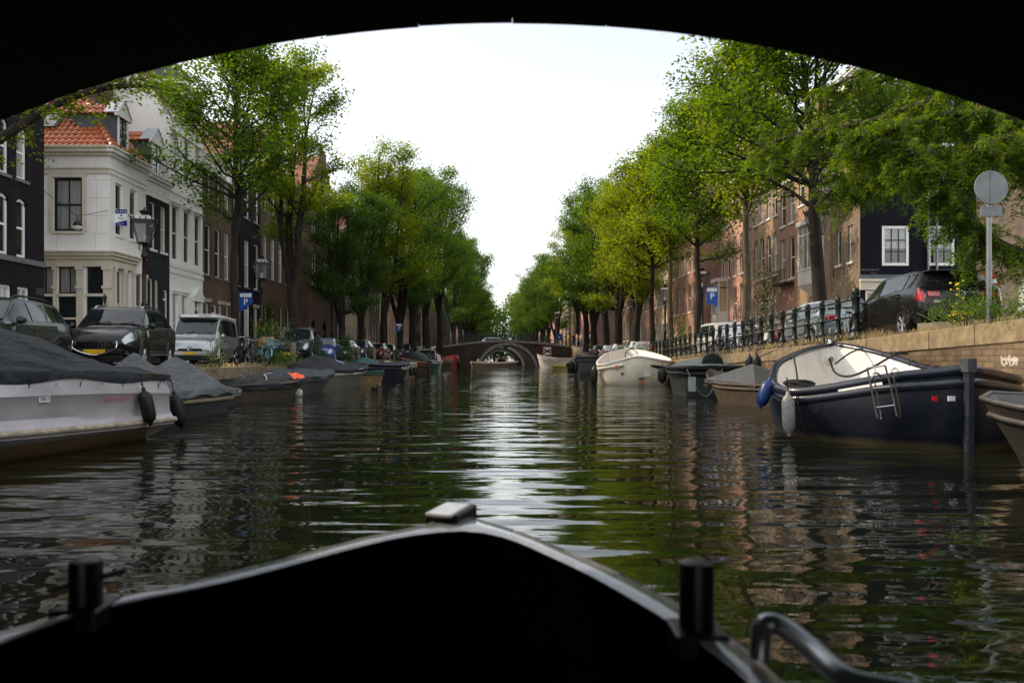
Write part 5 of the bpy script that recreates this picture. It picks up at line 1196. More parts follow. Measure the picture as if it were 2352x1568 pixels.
# lamp slung on a wire across the side street
def hung_lamp():
    root = thing('hanging_lamp', 'round brown lamp hung on a wire in front of the white house window', 'lamp', (-16.9, 29.2, 0))
    c = at(177, 518, 29.2); c = Vector((c.x+16.9, 0, c.z))
    s = MB(); s.lathe([(.0,.31),(.03,.30),(.035,.21),(.09,.19),(.145,.145),(.18,.08),(.19,.0),(.188,-.03)], 16, c); s.build('shade', LAMPIRON, root, 40)
    g = MB(); g.lathe([(.186,-.03),(.165,-.09),(.12,-.14),(.06,-.17),(0,-.18)], 16, c); g.build('bowl', SIGNW, root, 40)
    w_ = MB(); a = at(100, 438, 27.2); e = at(246, 484, 30.9)
    for p in (a, e): w_.tube([p-Vector((-16.9, 29.2, 0)), c+Vector((0,0,.36))], .012, 4)
    w_.tube([c+Vector((0,0,.36)), c+Vector((0,0,.28))], .015, 4); w_.build('wire', BLACK, root)
hung_lamp()
# planter, white trailer, wooden plank box at the right edge
pl_ = MB(); pl_.box(-1.0, 1.0, -.12, .12, 0, .2); pl_.build
o_ = thing('planter_box', 'low weathered plank planter behind the coping in front of the black hatchback', 'planter', (9.55, 15.6, zR(15.6)-.0), R(97))
q = MB()
for k in range(4): q.box(-1.0, 1.0, -.2, -.17, .02+k*.05, .062+k*.05)
q.box(-1.0, 1.0, .17, .2, 0, .22); q.box(-1.0,-.97,-.17,.17,0,.22); q.box(.97,1.0,-.17,.17,0,.22); q.build('planks', mat('grey weathered wood', (.20,.165,.125), (.12,.10,.08), .85, scale=8, sc_=(1,6,6), bump=.003), o_)
q = MB(); q.box(-.97,.97,-.17,.17,0,.17); q.build('soil', mat('soil', (.05,.035,.025), None, .95, bump=.01), o_)
q = MB(); q.box(.86,.95,-.24,-.2,0,.55); q.build('stake', mat('grey weathered wood', (.20,.165,.125)), o_)
o_ = thing('cargo_trailer', 'white panelled trailer at the right edge behind the weeds', 'trailer', (11.4, 14.6, zR(14.6)), R(-4))
q = MB(); q.box(-.75, 1.4, -1.3, .8, .38, .98); q.build('body', WHITE_T, o_, bev=.02)
q = MB(); q.box(-.77, 1.42, -1.32, .82, .981, 1.02); q.build('lid', WHITE_T, o_, bev=.01)
q = MB(); q.tube([(-.8,-.2,.32),(-.68,-.2,.32)], .32, 20); q.tube([(1.36,-.2,.32),(1.45,-.2,.32)], .32, 20); q.build('wheel', RUBBER, o_, 40)
q = MB(); q.box(-.1,.1,-2.0,-1.3,.36,.44); q.build('drawbar', STEEL, o_)
# brown bottle on the coping
q = MB(); q.lathe([(.03,0),(.032,.01),(.032,.13),(.014,.18),(.013,.22),(0,.222)], 10); o_ = tag(q.build('bottle', mat('brown bottle glass', (.06,.02,.008), None, .1), None, 40), 'brown glass bottle standing on the coping by the planter', 'bottle'); o_.location = (9.06, 14.55, zR(14.55)+.03)
# wooden bollards on the left kerb
for k, (x, y, lab) in enumerate(((-9.25, 32.3, 'timber kerb post in front of the dark four-wheel drive'), (-9.2, 44.6, 'weathered timber post by the dark shrub on the left kerb'), (-9.2, 52, 'short timber post near the red car on the left kerb'))):
    q = MB(); q.lathe([(.13,-.1),(.13,.95),(.11,1.0),(0,1.01)], 12); o_ = tag(q.build('mooring_post', mat('grey weathered wood', (.20,.165,.125)), None, 40), lab, 'post', 'timber posts on the left kerb'); o_.location = (x, y, zL(y))
# ================================================================== CARS
HATCH = [(-2.10,.44,.78,.80,.70,.66,.60), (-2.09,.32,.90,.93,.83,.76,.68), (-2.00,.25,1.00,1.06,.885,.835,.68), (-1.66,.22,1.00,1.385,.89,.845,.60), (-1.0,.2,.97,1.44,.89,.855,.61), (0,.2,.945,1.455,.89,.86,.615), (.40,.2,.935,1.42,.89,.86,.605), (1.12,.2,.93,.965,.89,.85,.74), (1.72,.22,.83,.865,.87,.80,.66), (2.0,.27,.70,.73,.80,.67,.56), (2.10,.36,.60,.62,.69,.59,.5)]
SUV = [(-2.28,.55,.95,.97,.74,.70,.62), (-2.26,.42,1.1,1.13,.87,.80,.72), (-2.18,.36,1.17,1.25,.93,.885,.71), (-1.92,.34,1.17,1.62,.935,.90,.67), (-1.1,.32,1.14,1.69,.935,.905,.69), (0,.32,1.12,1.70,.935,.905,.69), (.42,.32,1.11,1.66,.935,.905,.68), (1.10,.32,1.10,1.14,.935,.90,.78), (1.75,.34,1.02,1.06,.92,.835,.68), (2.15,.40,.86,.90,.85,.70,.58), (2.28,.5,.72,.75,.72,.62,.52)]
VAN = [(-2.38,.42,.95,1.66,.80,.78,.68), (-2.35,.3,1.02,1.8,.905,.88,.75), (-2.2,.27,1.05,1.86,.92,.895,.78), (-1.1,.26,1.05,1.89,.925,.90,.79), (.2,.26,1.05,1.89,.925,.90,.79), (.75,.26,1.05,1.87,.925,.90,.79), (.95,.26,1.05,1.83,.925,.895,.78), (1.72,.27,1.06,1.11,.91,.86,.78), (2.2,.3,.88,.93,.88,.79,.68), (2.34,.36,.74,.78,.82,.72,.6), (2.38,.44,.62,.65,.72,.64,.54)]
TEMPL = dict(hatch=(HATCH, 4.2, 1.49, 1.78, .315, 1.30, 1.32), suv=(SUV, 4.56, 1.73, 1.87, .365, 1.42, 1.40), van=(VAN, 4.76, 1.93, 1.85, .33, 1.62, 1.45))
HEADL = mat('headlamp glass', (.55,.58,.6), (.35,.38,.4), .08, .3, scale=20)
TAILL = mat('red tail lamp', (.42,.012,.012), (.26,.008,.008), .1, scale=20, coat=1)
PLATE = mat('yellow number plate', (.75,.45,.02), None, .4)
def car(label, kind, loc, rz, body, L=None, Hh=None, W=None, group='cars parked along the left quay', rails=False, rim=ALLOY, glass=None, bplate='', extras=None, doors=True):
    st, L0, H0_, W0, wr, wxr, wxf = TEMPL[kind]; L = L or L0; Hh = Hh or H0_; W = W or W0; sx, sz, sy = L/L0, Hh/H0_, W/W0
    root = thing('parked_car', label, 'car', loc, rz, group); glass = glass or CARGLASS; cr = .035
    ring = []
    for (x, zb, zt, zr, wm, wb, wo) in st:
        half = [(0, zb), (wm*.86, zb), (wm*.985, zb+.17), (wm, zb+.6*(zt-zb)), (wb, zt), (wo, zr), (wo*.62, zr+cr*.75), (0, zr+cr)]
        pts = [Vector((x*sx, -w*sy, z*sz)) for w, z in half]+[Vector((x*sx, w*sy, z*sz)) for w, z in half[-2:0:-1]]
        ring.append(pts)
    n = len(ring)
    def S(s, t):
        s = max(0, min(n-1.0001, s)); i = int(s); f = s-i; t = t % 14; j = int(t); g = t-j
        a = ring[i][j].lerp(ring[i][(j+1) % 14], g); b = ring[i+1][j].lerp(ring[i+1][(j+1) % 14], g); return a.lerp(b, f)
    def patch(s0, s1, t0, t1, off, ns=6, nt=6, mb=None, shape=None):
        mb = mb or MB(); rows = []
        for i in range(ns+1):
            row = []
            for j in range(nt+1):
                u, v = i/ns, j/nt; s = s0+(s1-s0)*u; t = t0+(t1-t0)*v
                if shape: s, t = shape(u, v, s, t)
                p = S(s, t); e = .05; nrm = (S(s+e, t)-S(s-e, t)).cross(S(s, t+e)-S(s, t-e))
                if nrm.length < 1e-9: nrm = Vector((0,0,1))
                nrm.normalize(); c = Vector((p.x*.6, 0, .75*sz))
                if nrm.dot(p-c) < 0: nrm = -nrm
                row.append(p+nrm*off)
            rows.append(row)
        mb.grid(rows); return mb
    b = MB(); b.grid(ring, True); b.f.append(tuple(range(14))); b.f.append(tuple((n-1)*14+k for k in range(14)))
    # dense loft for a smooth skin
    B = MB(); rows = []
    ss = [i/4 for i in range((n-1)*4+1)]
    cols = [ [None]*14 for _ in ss]
    for j in range(14):
        path = [ring[i][j] for i in range(n)]; sp = smooth_path(path, 4)
        for k in range(len(ss)): cols[k][j] = S(ss[k], j).lerp(sp[k], .75)
    B.grid(cols, True); B.f.append(tuple(range(14))); e_ = (len(ss)-1)*14; B.f.append(tuple(e_+k for k in range(14)))
    bo = B.build('body', body, root, 48)
    off = .012
    patch(n-5+.1, n-4-.12, 5.1, 8.9, off).build('windscreen', glass, root, 60)
    (patch(1.15 if kind == 'van' else 2.1, 1.9 if kind == 'van' else 2.9, 5.1, 8.9, off) if kind != 'van' else patch(.02, .3, 4.2, 9.8, off)).build('rear_window', glass, root, 60)
    van = kind == 'van'
    segs = ((n-4.42, 5.06), (4.94, 3.1 if van else 3.62), (3.0, 2.3)) if van else ((n-4.4, 5.06), (4.96, 3.66), (3.56, 3.12))
    for sd in (1, -1):
        for (a, c) in segs:
            t0, t1 = 4.14, 4.88
            (patch(a, c, t0, t1, off) if sd > 0 else patch(a, c, 14-t0, 14-t1, off)).build('side_window', glass, root, 60)
        if doors:
            for (a, c) in ((n-4.35, 5.03), (4.98, 3.75)):
                t0, t1 = 1.9, 3.98
                D = (patch(a, c, t0, t1, .007) if sd > 0 else patch(a, c, 14-t0, 14-t1, .007)).build('door', body, root, 60)
                hp = S(c+.12, 3.72 if sd > 0 else 14-3.72); q = MB(); q.box(hp.x-.1, hp.x+.1, hp.y-.03, hp.y+.03, hp.z-.018, hp.z+.018); q.build('handle', body if kind != 'van' else BLACK, D, bev=.01)
    # lamps
    for sd in (1, -1):
        T = lambda t: t if sd > 0 else 14-t
        patch(n-3.0+.35, n-1.25, T(3.35), T(4.3), .014, shape=lambda u, v, s, t: (s+(.25*(1-v) if True else 0), t)).build('headlight', HEADL, root, 60)
        patch(.55, 1.75+.25, T(3.15), T(3.98), .014).build('taillight', TAILL, root, 60)
        tl = MB(); x = -L/2+.02; y = sd*-.56*W/1.78; zz = (.80 if kind == 'hatch' else .98)*sz
        tl.box(x-.05, x+.02, y-.13, y+.13, zz-.005, zz+.125); tl.build('taillight', TAILL, root, bev=.02)
        m = MB(); p = S(n-4.35, 4.05 if sd > 0 else 9.95); oy = -.11 if sd > 0 else .11
        m.ball((p.x, p.y+oy, p.z+.07), .085, 8, sz=1); m.tube([(p.x, p.y-.01, p.z), (p.x, p.y+oy, p.z+.03)], .022, 6); mo = m.build('mirror', body, root, 60); 
        g = MB(); g.lathe([(0, 0), (.07, 0)], 12, (p.x-.088, p.y+oy, p.z+.07), Matrix.Rotation(R(90), 4, 'Y')); g.build('mirror_glass', CHROME, mo)
    # bumpers, grille, plates
    f = MB(); x = L/2; f.box(x-.10, x+.045, -.62*sy, .62*sy, .40*sz, .56*sz); f.build('bumper', body, root, bev=.03)
    f = MB(); f.box(x-.1, x+.012, -.42*sy, .42*sy, .57*sz, (.66 if kind != 'suv' else .74)*sz)
    for k in range(5): f.box(x, x+.02, -.4*sy, .4*sy, (.575+.02*k)*sz, (.58+.02*k)*sz)
    f.build('grille', BLACK, root)
    f = MB(); f.box(x-.2, x+.03, -.66*sy, .66*sy, .22*sz, .39*sz); f.build('lower_grille', BLACK, root, bev=.02)
    f = MB(); f.box(x+.046, x+.055, -.25, .25, .44*sz, .44*sz+.105); P = f.build('number_plate', PLATE, root)
    f = MB(); f.box(-x-.06, -x+.08, -.7*sy, .7*sy, .34*sz, .55*sz); f.build('bumper', body, root, bev=.04)
    f = MB(); f.box(-x-.07, -x-.061, -.25, .25, .40*sz, .40*sz+.105); f.build('number_plate', PLATE, root)
    # wheels
    def wheel(x, y):
        s = 1 if y > 0 else -1; wl = MB(); w2 = .10
        M = Matrix.Translation((x, y, wr)) @ Matrix.Rotation(R(90)*-s, 4, 'X')
        wl.lathe([(wr*.62, w2*.9), (wr*.68, w2), (wr*.93, w2), (wr, w2*.6), (wr, -w2), (wr*.6, -w2)], 28, (0,0,0), M); wo = wl.build('wheel', RUBBER, root, 40)
        r = MB(); r.lathe([(wr*.68, w2*.98), (wr*.64, w2*.7), (wr*.60, w2*.3)], 28, (0,0,0), M); r.lathe([(0, w2*.75), (wr*.14, w2*.75), (wr*.16, w2*.5)], 14, (0,0,0), M)
        for k in range(5):
            a = 2*pi*k/5+.3
            for da in (-.16, .16):
                r.tube([M @ Vector((cos(a+da*.4)*wr*.12, sin(a+da*.4)*wr*.12, w2*.66)), M @ Vector((cos(a+da)*wr*.63, sin(a+da)*wr*.63, w2*.72))], wr*.055, 6)
        r.build('rim', rim, wo, 40)
        dk = MB(); dk.lathe([(0, w2*.2), (wr*.62, w2*.2)], 20, (0,0,0), M); dk.build('brake_disc', BLACK, wo)
        ar = MB(); M2 = Matrix.Translation((x, W/2*s*1.0+s*.004, wr)) 
        rows = []
        for rr, yy in ((wr*1.02, 0), (wr*1.17, 0.0), (wr*1.24, -.035*s)):
            rows.append([Vector((x+cos(pi*k/18-.06)*rr, W/2*s+s*.006+yy, wr+sin(pi*k/18*1.0)*rr*1.02)) for k in range(19)])
        ar.grid(rows[:2]); ar.build('arch_gap_dark', BLACK, root)  # flat dark band on the body, painted for the shaded arch gap
        a2 = MB(); a2.tube([Vector((x+cos(pi*k/18)*wr*1.2, W/2*s-s*.008, wr+sin(pi*k/18)*wr*1.22)) for k in range(19)], .028, 6); a2.build('arch_lip', body, root, 60)
    for x_ in (-wxr*sx, wxf*sx):
        for y_ in (-(W/2-.088), W/2-.088): wheel(x_, y_)
    if rails:
        for sd in (-1, 1):
            q = MB(); zz = 1.70*sz if kind == 'suv' else 1.45*sz; y = sd*.60*sy
            q.tube(smooth_path([(-1.75*sx, y, zz-.06), (-1.6*sx, y, zz+.045), (-.6*sx, y, zz+.075), (.15*sx, y, zz+.06), (.36*sx, y, zz-.04)], 4), .022, 8); q.build('roof_rail', rails, root, 60)
    w_ = MB(); p = S(n-4.08, 6.0); q_ = S(n-4.2, 7.6)
    for t in (5.8, 7.2): w_.tube([S(n-4.02, t)+Vector((.02,0,.03)), S(n-4.18, t+1.2)+Vector((.02,0,.035))], .012, 4)
    w_.build('wiper', BLACK, root)
    return root, S, n
K = paint('black car paint', (.006,.006,.007)); GREEN = paint('dark green black paint', (.010,.016,.013)); SILV = paint('silver car paint', (.40,.42,.43), .3, .7); DKBLUE = paint('black blue paint', (.010,.013,.02))
BLUE = paint('blue car paint', (.035,.075,.27), .25, .3); GBLUE = paint('slate blue paint', (.07,.09,.13), .28, .4); TEAL = paint('silver teal paint', (.28,.34,.36), .28, .6); REDP = paint('dark red paint', (.20,.02,.018)); WHP = paint('white car paint', (.62,.62,.60)); BEI = paint('beige metallic paint', (.34,.27,.18), .3, .5); DGREY = paint('dark grey paint', (.04,.042,.046), .25, .3)
DN, UP = R(-90), R(90)
GC = 'cars parked along the left quay'
def cl(y): return (-10.35, y, zL(y))
c0, S0, n0 = car('dark green compact car with round mirrors half hidden by the covered lilac boat', 'suv', (-10.7, 15.3, 1.0), R(-80), GREEN, L=4.1, Hh=1.58, W=1.79, rails=BLACK)
c1, S1, n1 = car('black off-roader with chrome roof rails and large pale headlamps facing us', 'suv', (-10.63, 20.56, 1.0), R(-78), K, L=4.6, Hh=1.72, W=1.84, rails=CHROME)
f = MB()
for k in range(10): f.box(2.30, 2.335, -.36+k*.075, -.345+k*.075, .50, .72)
f.tube(smooth_path([(2.31, -.5, .75), (2.35, -.46, .55), (2.36, 0, .40), (2.35, .46, .55), (2.31, .5, .75)], 5), .018, 6); f.build('grille_trim', CHROME, c1)
for s in (-1, 1):
    f = MB(); f.lathe([(.0,.0),(.07,.0),(.085,.02),(.085,.05)], 16, (2.28, s*.62, .60), Matrix.Rotation(R(90), 4, 'Y')); f.build('fog_lamp', CHROME, c1, 40)
    f = MB(); f.box(2.2, 2.26, s*.62-.16, s*.62+.16, .42, .435); f.box(2.2, 2.26, s*.62-.15, s*.62+.15, .46, .472); f.build('chrome_strip', CHROME, c1)
    f = MB(); f.tube([(-.95, s*.95, .42), (.95, s*.95, .42)], .03, 8); f.build('side_step', CHROME, c1, 60)
c2, S2, n2 = car('silver camper van with white pop-up roof between the black off-roader and the bicycles', 'van', (-12.0, 29.6, 1.0), R(-80.5), SILV, L=4.7, Hh=1.95, W=1.82)
f = MB(); f.grid([[(x, y, z) for x, y in ((-2.25,-.78),(.95,-.76),(1.15,-.6),(1.15,.6),(.95,.76),(-2.25,.78))] for z in (1.88, 1.98)], True); f.add([(x, y, 2.03) for x, y in ((-2.1,-.68),(.85,-.66),(1.0,-.5),(1.0,.5),(.85,.66),(-2.1,.68))], [(0,1,2,3,4,5)])
o6 = len(f.v)-6
for k in range(6): f.f.append((6+k, 6+(k+1) % 6, o6+(k+1) % 6, o6+k))
rf = f.build('pop_up_roof', WHP, c2, 40); lettering('WESTFALIA', .085, BLACK, rf, (1.155, .25, 1.93), (0,1,0))
f = MB(); f.tube([(2.39, cos(2*pi*k/24)*.09, .68+sin(2*pi*k/24)*.09) for k in range(24)], .010, 5, closed=True)
def vw(f, x, z, s, r, sg=1):
    f.tube([(x, sg*-.045*s, z+.075*s), (x, 0, z+.0*s), (x, sg*.045*s, z+.075*s)], r, 5); f.tube([(x, sg*-.075*s, z+.03*s), (x, sg*-.035*s, z-.075*s), (x, 0, z-.01*s), (x, sg*.035*s, z-.075*s), (x, sg*.075*s, z+.03*s)], r, 5)
vw(f, 2.39, .68, 1, .009); f.build('emblem', CHROME, c2, 60)
car('dark four-wheel drive behind the weeds with roof rails and orange side lamps', 'suv', cl(37.0), R(-84), DKBLUE, L=4.7, Hh=1.80, W=1.86, rails=CHROME)
car('blue hatchback right of the forked tree trunk', 'hatch', cl(42.3), R(-86), BLUE, L=4.0, Hh=1.46, W=1.70)
car('slate blue saloon-nosed car behind the blue hatchback', 'hatch', cl(46.8), DN, GBLUE, L=4.2, Hh=1.44)
car('dark estate with pale roof edge past the slate blue car', 'suv', cl(51.8), DN, DGREY, L=4.5, Hh=1.55, W=1.8, rails=CHROME)
car('dark red hatchback among bicycles on the left quay', 'hatch', cl(59.6), DN, REDP, L=3.9)
car('black hatchback just beyond the dark red car', 'hatch', cl(64.6), DN, K)
car('dark grey car with glinting bonnet further along the left row', 'hatch', cl(69.6), DN, DGREY)
car('large dark people carrier with bright reflection on its nose', 'suv', cl(75), DN, K)
car('last small dark car before the far bridge on the left', 'hatch', cl(80.5), DN, DKBLUE)
# right bank, tails towards us
GC2 = 'cars parked along the right quay'
def slope(o, y0, y1): o.rotation_euler = (0, -math.atan2(zR(y1)-zR(y0), y1-y0), o.rotation_euler[2])
g1, SG, ng = car('black hatchback with red tail lamps parked tail towards us above the navy boat', 'hatch', (10.25, 18.5, zR(18.5)+.0), R(86), K, L=4.25, Hh=1.58, W=1.84, group=GC2)
slope(g1, 17, 20)
f = MB(); x = -2.165; f.tube([(x, cos(2*pi*k/24)*.075, .90+sin(2*pi*k/24)*.075) for k in range(24)], .008, 5, closed=True); vw(f, x, .90, .85, .008, -1); f.build('emblem', CHROME, g1, 60)
f = MB(); f.box(-2.17, -2.165, -.26, -.0, .0, .0)
lettering('GOLF', .06, CHROME, g1, (-2.165, .52, .74), (0,-1,0))
f = MB(); f.add([(x, y, z) for y in (-.6, .6) for x, z in ((-1.72, 1.49), (-1.95, 1.47), (-1.95, 1.44), (-1.72, 1.44))], [(0,1,2,3),(4,5,6,7),(0,1,5,4),(1,2,6,5),(2,3,7,6)]); f.build('spoiler', K, g1, bev=.01)
f = MB(); f.tube([(-2.02, -.1, 1.03), (-1.93, -.45, 1.10)], .014, 5); f.build('wiper', BLACK, g1)
g2, _, _ = car('silver teal car in front of the black hatchback on the right quay', 'hatch', (10.35, 24.1, zR(24.1)), R(89), TEAL, L=4.2, Hh=1.48, group=GC2); slope(g2, 22, 26)
g3, _, _ = car('small white van behind the bicycles along the railing', 'van', (10.6, 36.5, zR(36.5)), UP, WHP, L=4.1, Hh=1.75, W=1.7, group=GC2)
car('white estate car with tall red tail lamps beyond the railing', 'suv', (10.3, 56.5, 1.0), UP, WHP, L=4.7, Hh=1.55, W=1.82, group=GC2)
car('beige hatchback left of the white estate', 'hatch', (9.95, 63.5, 1.0), UP, BEI, group=GC2)
car('white small car with red tail beyond the beige hatchback', 'hatch', (9.95, 70, 1.0), UP, WHP, group=GC2)
car('dark grey car with sloping tail nearest the far bridge on the right', 'suv', (9.9, 77, 1.0), UP, DGREY, Hh=1.6, group=GC2)

# ================================================================== BICYCLES
def bike(label, loc, rz, fm, group, lean=0, basket=None, crate=None, rack_bag=None, rimm=STEEL):
    root = thing('bicycle', label, 'bicycle', loc, rz, group); root.rotation_euler = (lean, 0, rz); r = .34
    for k, x in enumerate((-.55, .55)):
        t = MB(); t.tube([(x+cos(2*pi*i/28)*r, 0, r+sin(2*pi*i/28)*r) for i in range(28)], .019, 6, closed=True); w = t.build('wheel', RUBBER, root, 60)
        s = MB(); s.tube([(x+cos(2*pi*i/28)*(r-.025), 0, r+sin(2*pi*i/28)*(r-.025)) for i in range(28)], .010, 5, closed=True)
        for i in range(14): a = 2*pi*i/14; s.tube([(x, .02*(-1)**i, r), (x+cos(a)*(r-.02), 0, r+sin(a)*(r-.02))], .003, 3, cap=False)
        s.tube([(x,-.05,r),(x,.05,r)], .02, 6); s.build('rim', rimm, w)
        fd = MB(); fd.tube([(x+cos(a)*(r+.035), 0, r+sin(a)*(r+.035)) for a in [(.15+.2*i)*1 if k else (.3+.2*i) for i in range(14)]], .02, 5, sq=1.5); fd.build('mudguard', fm, root, 60)
    f = MB(); bb = (-.08,0,.29); st = (-.24,0,.78); hd = (.36,0,.80); hl = (.40,0,.62)
    for a, b_ in ((bb, st), (hl, bb), (hd, (-.20,0,.66)), (st, (-.55,.05,.34)), (st, (-.55,-.05,.34)), (bb, (-.55,.05,.34)), (bb, (-.55,-.05,.34))): f.tube([a, b_], .017, 6)
    f.tube([hd, hl], .022, 6); f.tube([hl, (.46,.05,.5), (.55,.05,.34)], .014, 6); f.tube([hl, (.46,-.05,.5), (.55,-.05,.34)], .014, 6); f.build('frame', fm, root, 60)
    h = MB(); h.tube([hd, (.33,0,1.02)], .014, 6); h.tube(smooth_path([(.08,-.29,1.03), (.25,-.27,1.06), (.36,-.12,1.06), (.36,.12,1.06), (.25,.27,1.06), (.08,.29,1.03)], 4), .013, 6); h.build('handlebar', CHROME, root, 60)
    s = MB(); s.tube([st, (-.265,0,.9)], .014, 6); s.add([], []); s.build('seat_post', CHROME, root)
    s = MB(); s.lathe([(0,.95),(.09,.945),(.115,.92),(.10,.90),(0,.89)], 12, (-.29,0,0), None, 1.3, .9); s.build('saddle', BLACK, root, 60)
    k = MB(); k.lathe([(.0,-.012),(.09,-.012),(.09,.012),(0,.012)], 14, (-.08,-.05,.29), Matrix.Rotation(R(90), 4, 'X')); k.tube([(-.08,-.08,.29),(.02,-.08,.17),(.02,-.16,.17)], .011, 5); k.tube([(-.08,.05,.29),(-.18,.08,.41),(-.18,.16,.41)], .011, 5); k.tube([(-.55,-.05,.36),(-.08,-.05,.38)], .03, 5); k.build('crank', BLACK, root)
    k = MB()
    for y in (-.07, 0, .07): k.tube([(-.82,y,.74),(-.32,y,.75)], .008, 4)
    for y in (-.07, .07): k.tube([(-.75,y,.74),(-.55,y*.9,.34)], .007, 4)
    k.build('luggage_rack', BLACK, root)
    if basket:
        q = MB(); x0, x1, z0, z1 = .42, .76, .80, 1.06
        for z in (z0, (z0+z1)/2, z1): q.tube([(x0,-.2,z),(x1,-.2,z),(x1,.2,z),(x0,.2,z)], .009, 4, closed=True)
        for i in range(6):
            y = -.2+.08*i; q.tube([(x1,y,z1),(x1,y,z0),(x0,y,z0)], .006, 3); x = x0+(x1-x0)*i/5
            for y in (-.2,.2): q.tube([(x,y,z0),(x,y,z1)], .006, 3)
        q.build('basket', basket, root)
    if crate:
        q = MB(); x0, x1 = .40, .82
        for z in (.82, .93, 1.04):
            for y in (-.24, .24): q.box(x0, x1, y-.01, y+.01, z, z+.09)
            for x in (x0, x1): q.box(x-.01, x+.01, -.23, .23, z, z+.09)
        q.box(x0, x1, -.23, .23, .80, .82); q.build('crate', crate, root)
    if rack_bag:
        q = MB(); q.box(-.84,-.40,.09,.22,.40,.76); q.box(-.84,-.40,-.22,-.09,.40,.76); q.build('pannier', rack_bag, root, bev=.03)
    return root
BK = paint('black bicycle enamel', (.008,.008,.008), .3); BT = paint('turquoise bicycle enamel', (.04,.25,.34), .35); BR_ = paint('red bicycle enamel', (.3,.02,.03), .3); BG = paint('grey bicycle enamel', (.22,.23,.24), .3)
WOODC = mat('pale crate wood', (.55,.36,.16), (.42,.27,.12), .7, scale=9, sc_=(1,1,5)); WICK = mat('brown wicker', (.10,.055,.035), None, .8, scale=30, bump=.004); GCR = mat('green plastic crate', (.10,.38,.22), None, .5); CLOTH_G = mat('light grey pannier cloth', (.5,.51,.52), None, .8); CLOTH_K = mat('dark pannier cloth', (.03,.03,.032), None, .8); CLOTH_R = mat('red pannier cloth', (.5,.03,.04), None, .5)
GB = 'bicycles on the left quay'
bike('turquoise bicycle with wire basket slipping over the left kerb edge', (-9.35, 28.2, 1.0), R(-52), BT, GB, R(-16), basket=BT)
bike('black bicycle with wooden crate beside the turquoise bicycle', (-9.75, 29.4, 1.0), R(-35), BK, GB, R(10), crate=WOODC)
bike('black bicycle leaning by the camper van corner', (-9.75, 27.4, 1.0), R(-48), BK, GB, R(-8), basket=BK)
bike('turquoise-framed bicycle behind the leaning black one', (-10.2, 30.4, 1.0), R(-60), BT, GB, R(8))
bike('black bicycle with chrome mudguards beside the red car', (-9.4, 55.4, 1.0), R(-60), BK, GB, R(-8))
bike('black bicycle right at the dark shrub on the left kerb', (-9.6, 54.3, 1.0), R(-75), BK, GB, R(8), basket=BK)
bike('red-black bicycle in front of the dark red car', (-9.5, 57.1, 1.0), R(-70), BR_, GB, R(-10))
bike('bicycle standing by the last dark car on the left', (-9.4, 83.5, zL(83.5)), R(-70), BK, GB, R(5))
bike('bicycle nearest the left foot of the far bridge', (-9.5, 85, zL(85)), R(-60), BG, GB, R(-5))
GB2 = 'bicycles parked behind the right railing'
bs = [(9.75, 21.3, 75, BG, dict(rimm=CHROME), 'grey bicycle standing at the tail of the silver teal car'), (9.75, 23.6, 80, BK, dict(basket=WICK), 'black bicycle with broad brown wicker basket at the railing'),
      (9.7, 25.0, 100, BK, {}, 'black bicycle next to the one with the wicker basket'), (9.75, 26.3, 70, BR_, dict(rack_bag=CLOTH_R), 'bicycle with red panniers at the railing'), (9.7, 27.6, 85, BK, dict(rack_bag=CLOTH_G), 'bicycle with light grey panniers at the railing'),
      (9.75, 28.8, 95, BK, dict(rack_bag=CLOTH_K), 'bicycle with dark panniers at the railing')]
for k, (x, y, a, m_, kw, lab) in enumerate(bs): bike(lab, (x, y, zR(y)), R(a), m_, GB2, R((-1)**k*7), **kw)
src = [o for o in COL.objects if o.get('label') == 'black bicycle next to the one with the wicker basket'][0]
for k in range(12):
    y = 30.1+k*1.25
    dup(src, 'black bicycle in the long row behind the far half of the right railing', (9.75+.1*(k % 2), y, zR(y)), R(80+(k*37) % 30), 'bicycles behind the far half of the right railing')
bike('bicycle with green plastic crate before the white small car', (9.4, 60.5, 1.0), R(70), BK, 'bicycles near the white estate', R(6), crate=GCR)
dup(src, 'bicycle with chrome bars right of the white estate car', (9.5, 52.0, 1.0), R(60), 'bicycles near the white estate')
dup(src, 'bicycle leaning at the tail of the dark grey car on the right', (9.4, 72.5, 1.0), R(75), 'bicycles near the white estate')
dup(src, 'bicycle at the right foot of the far bridge', (9.6, 86.5, zR(86.5)), R(50), 'bicycles near the white estate')
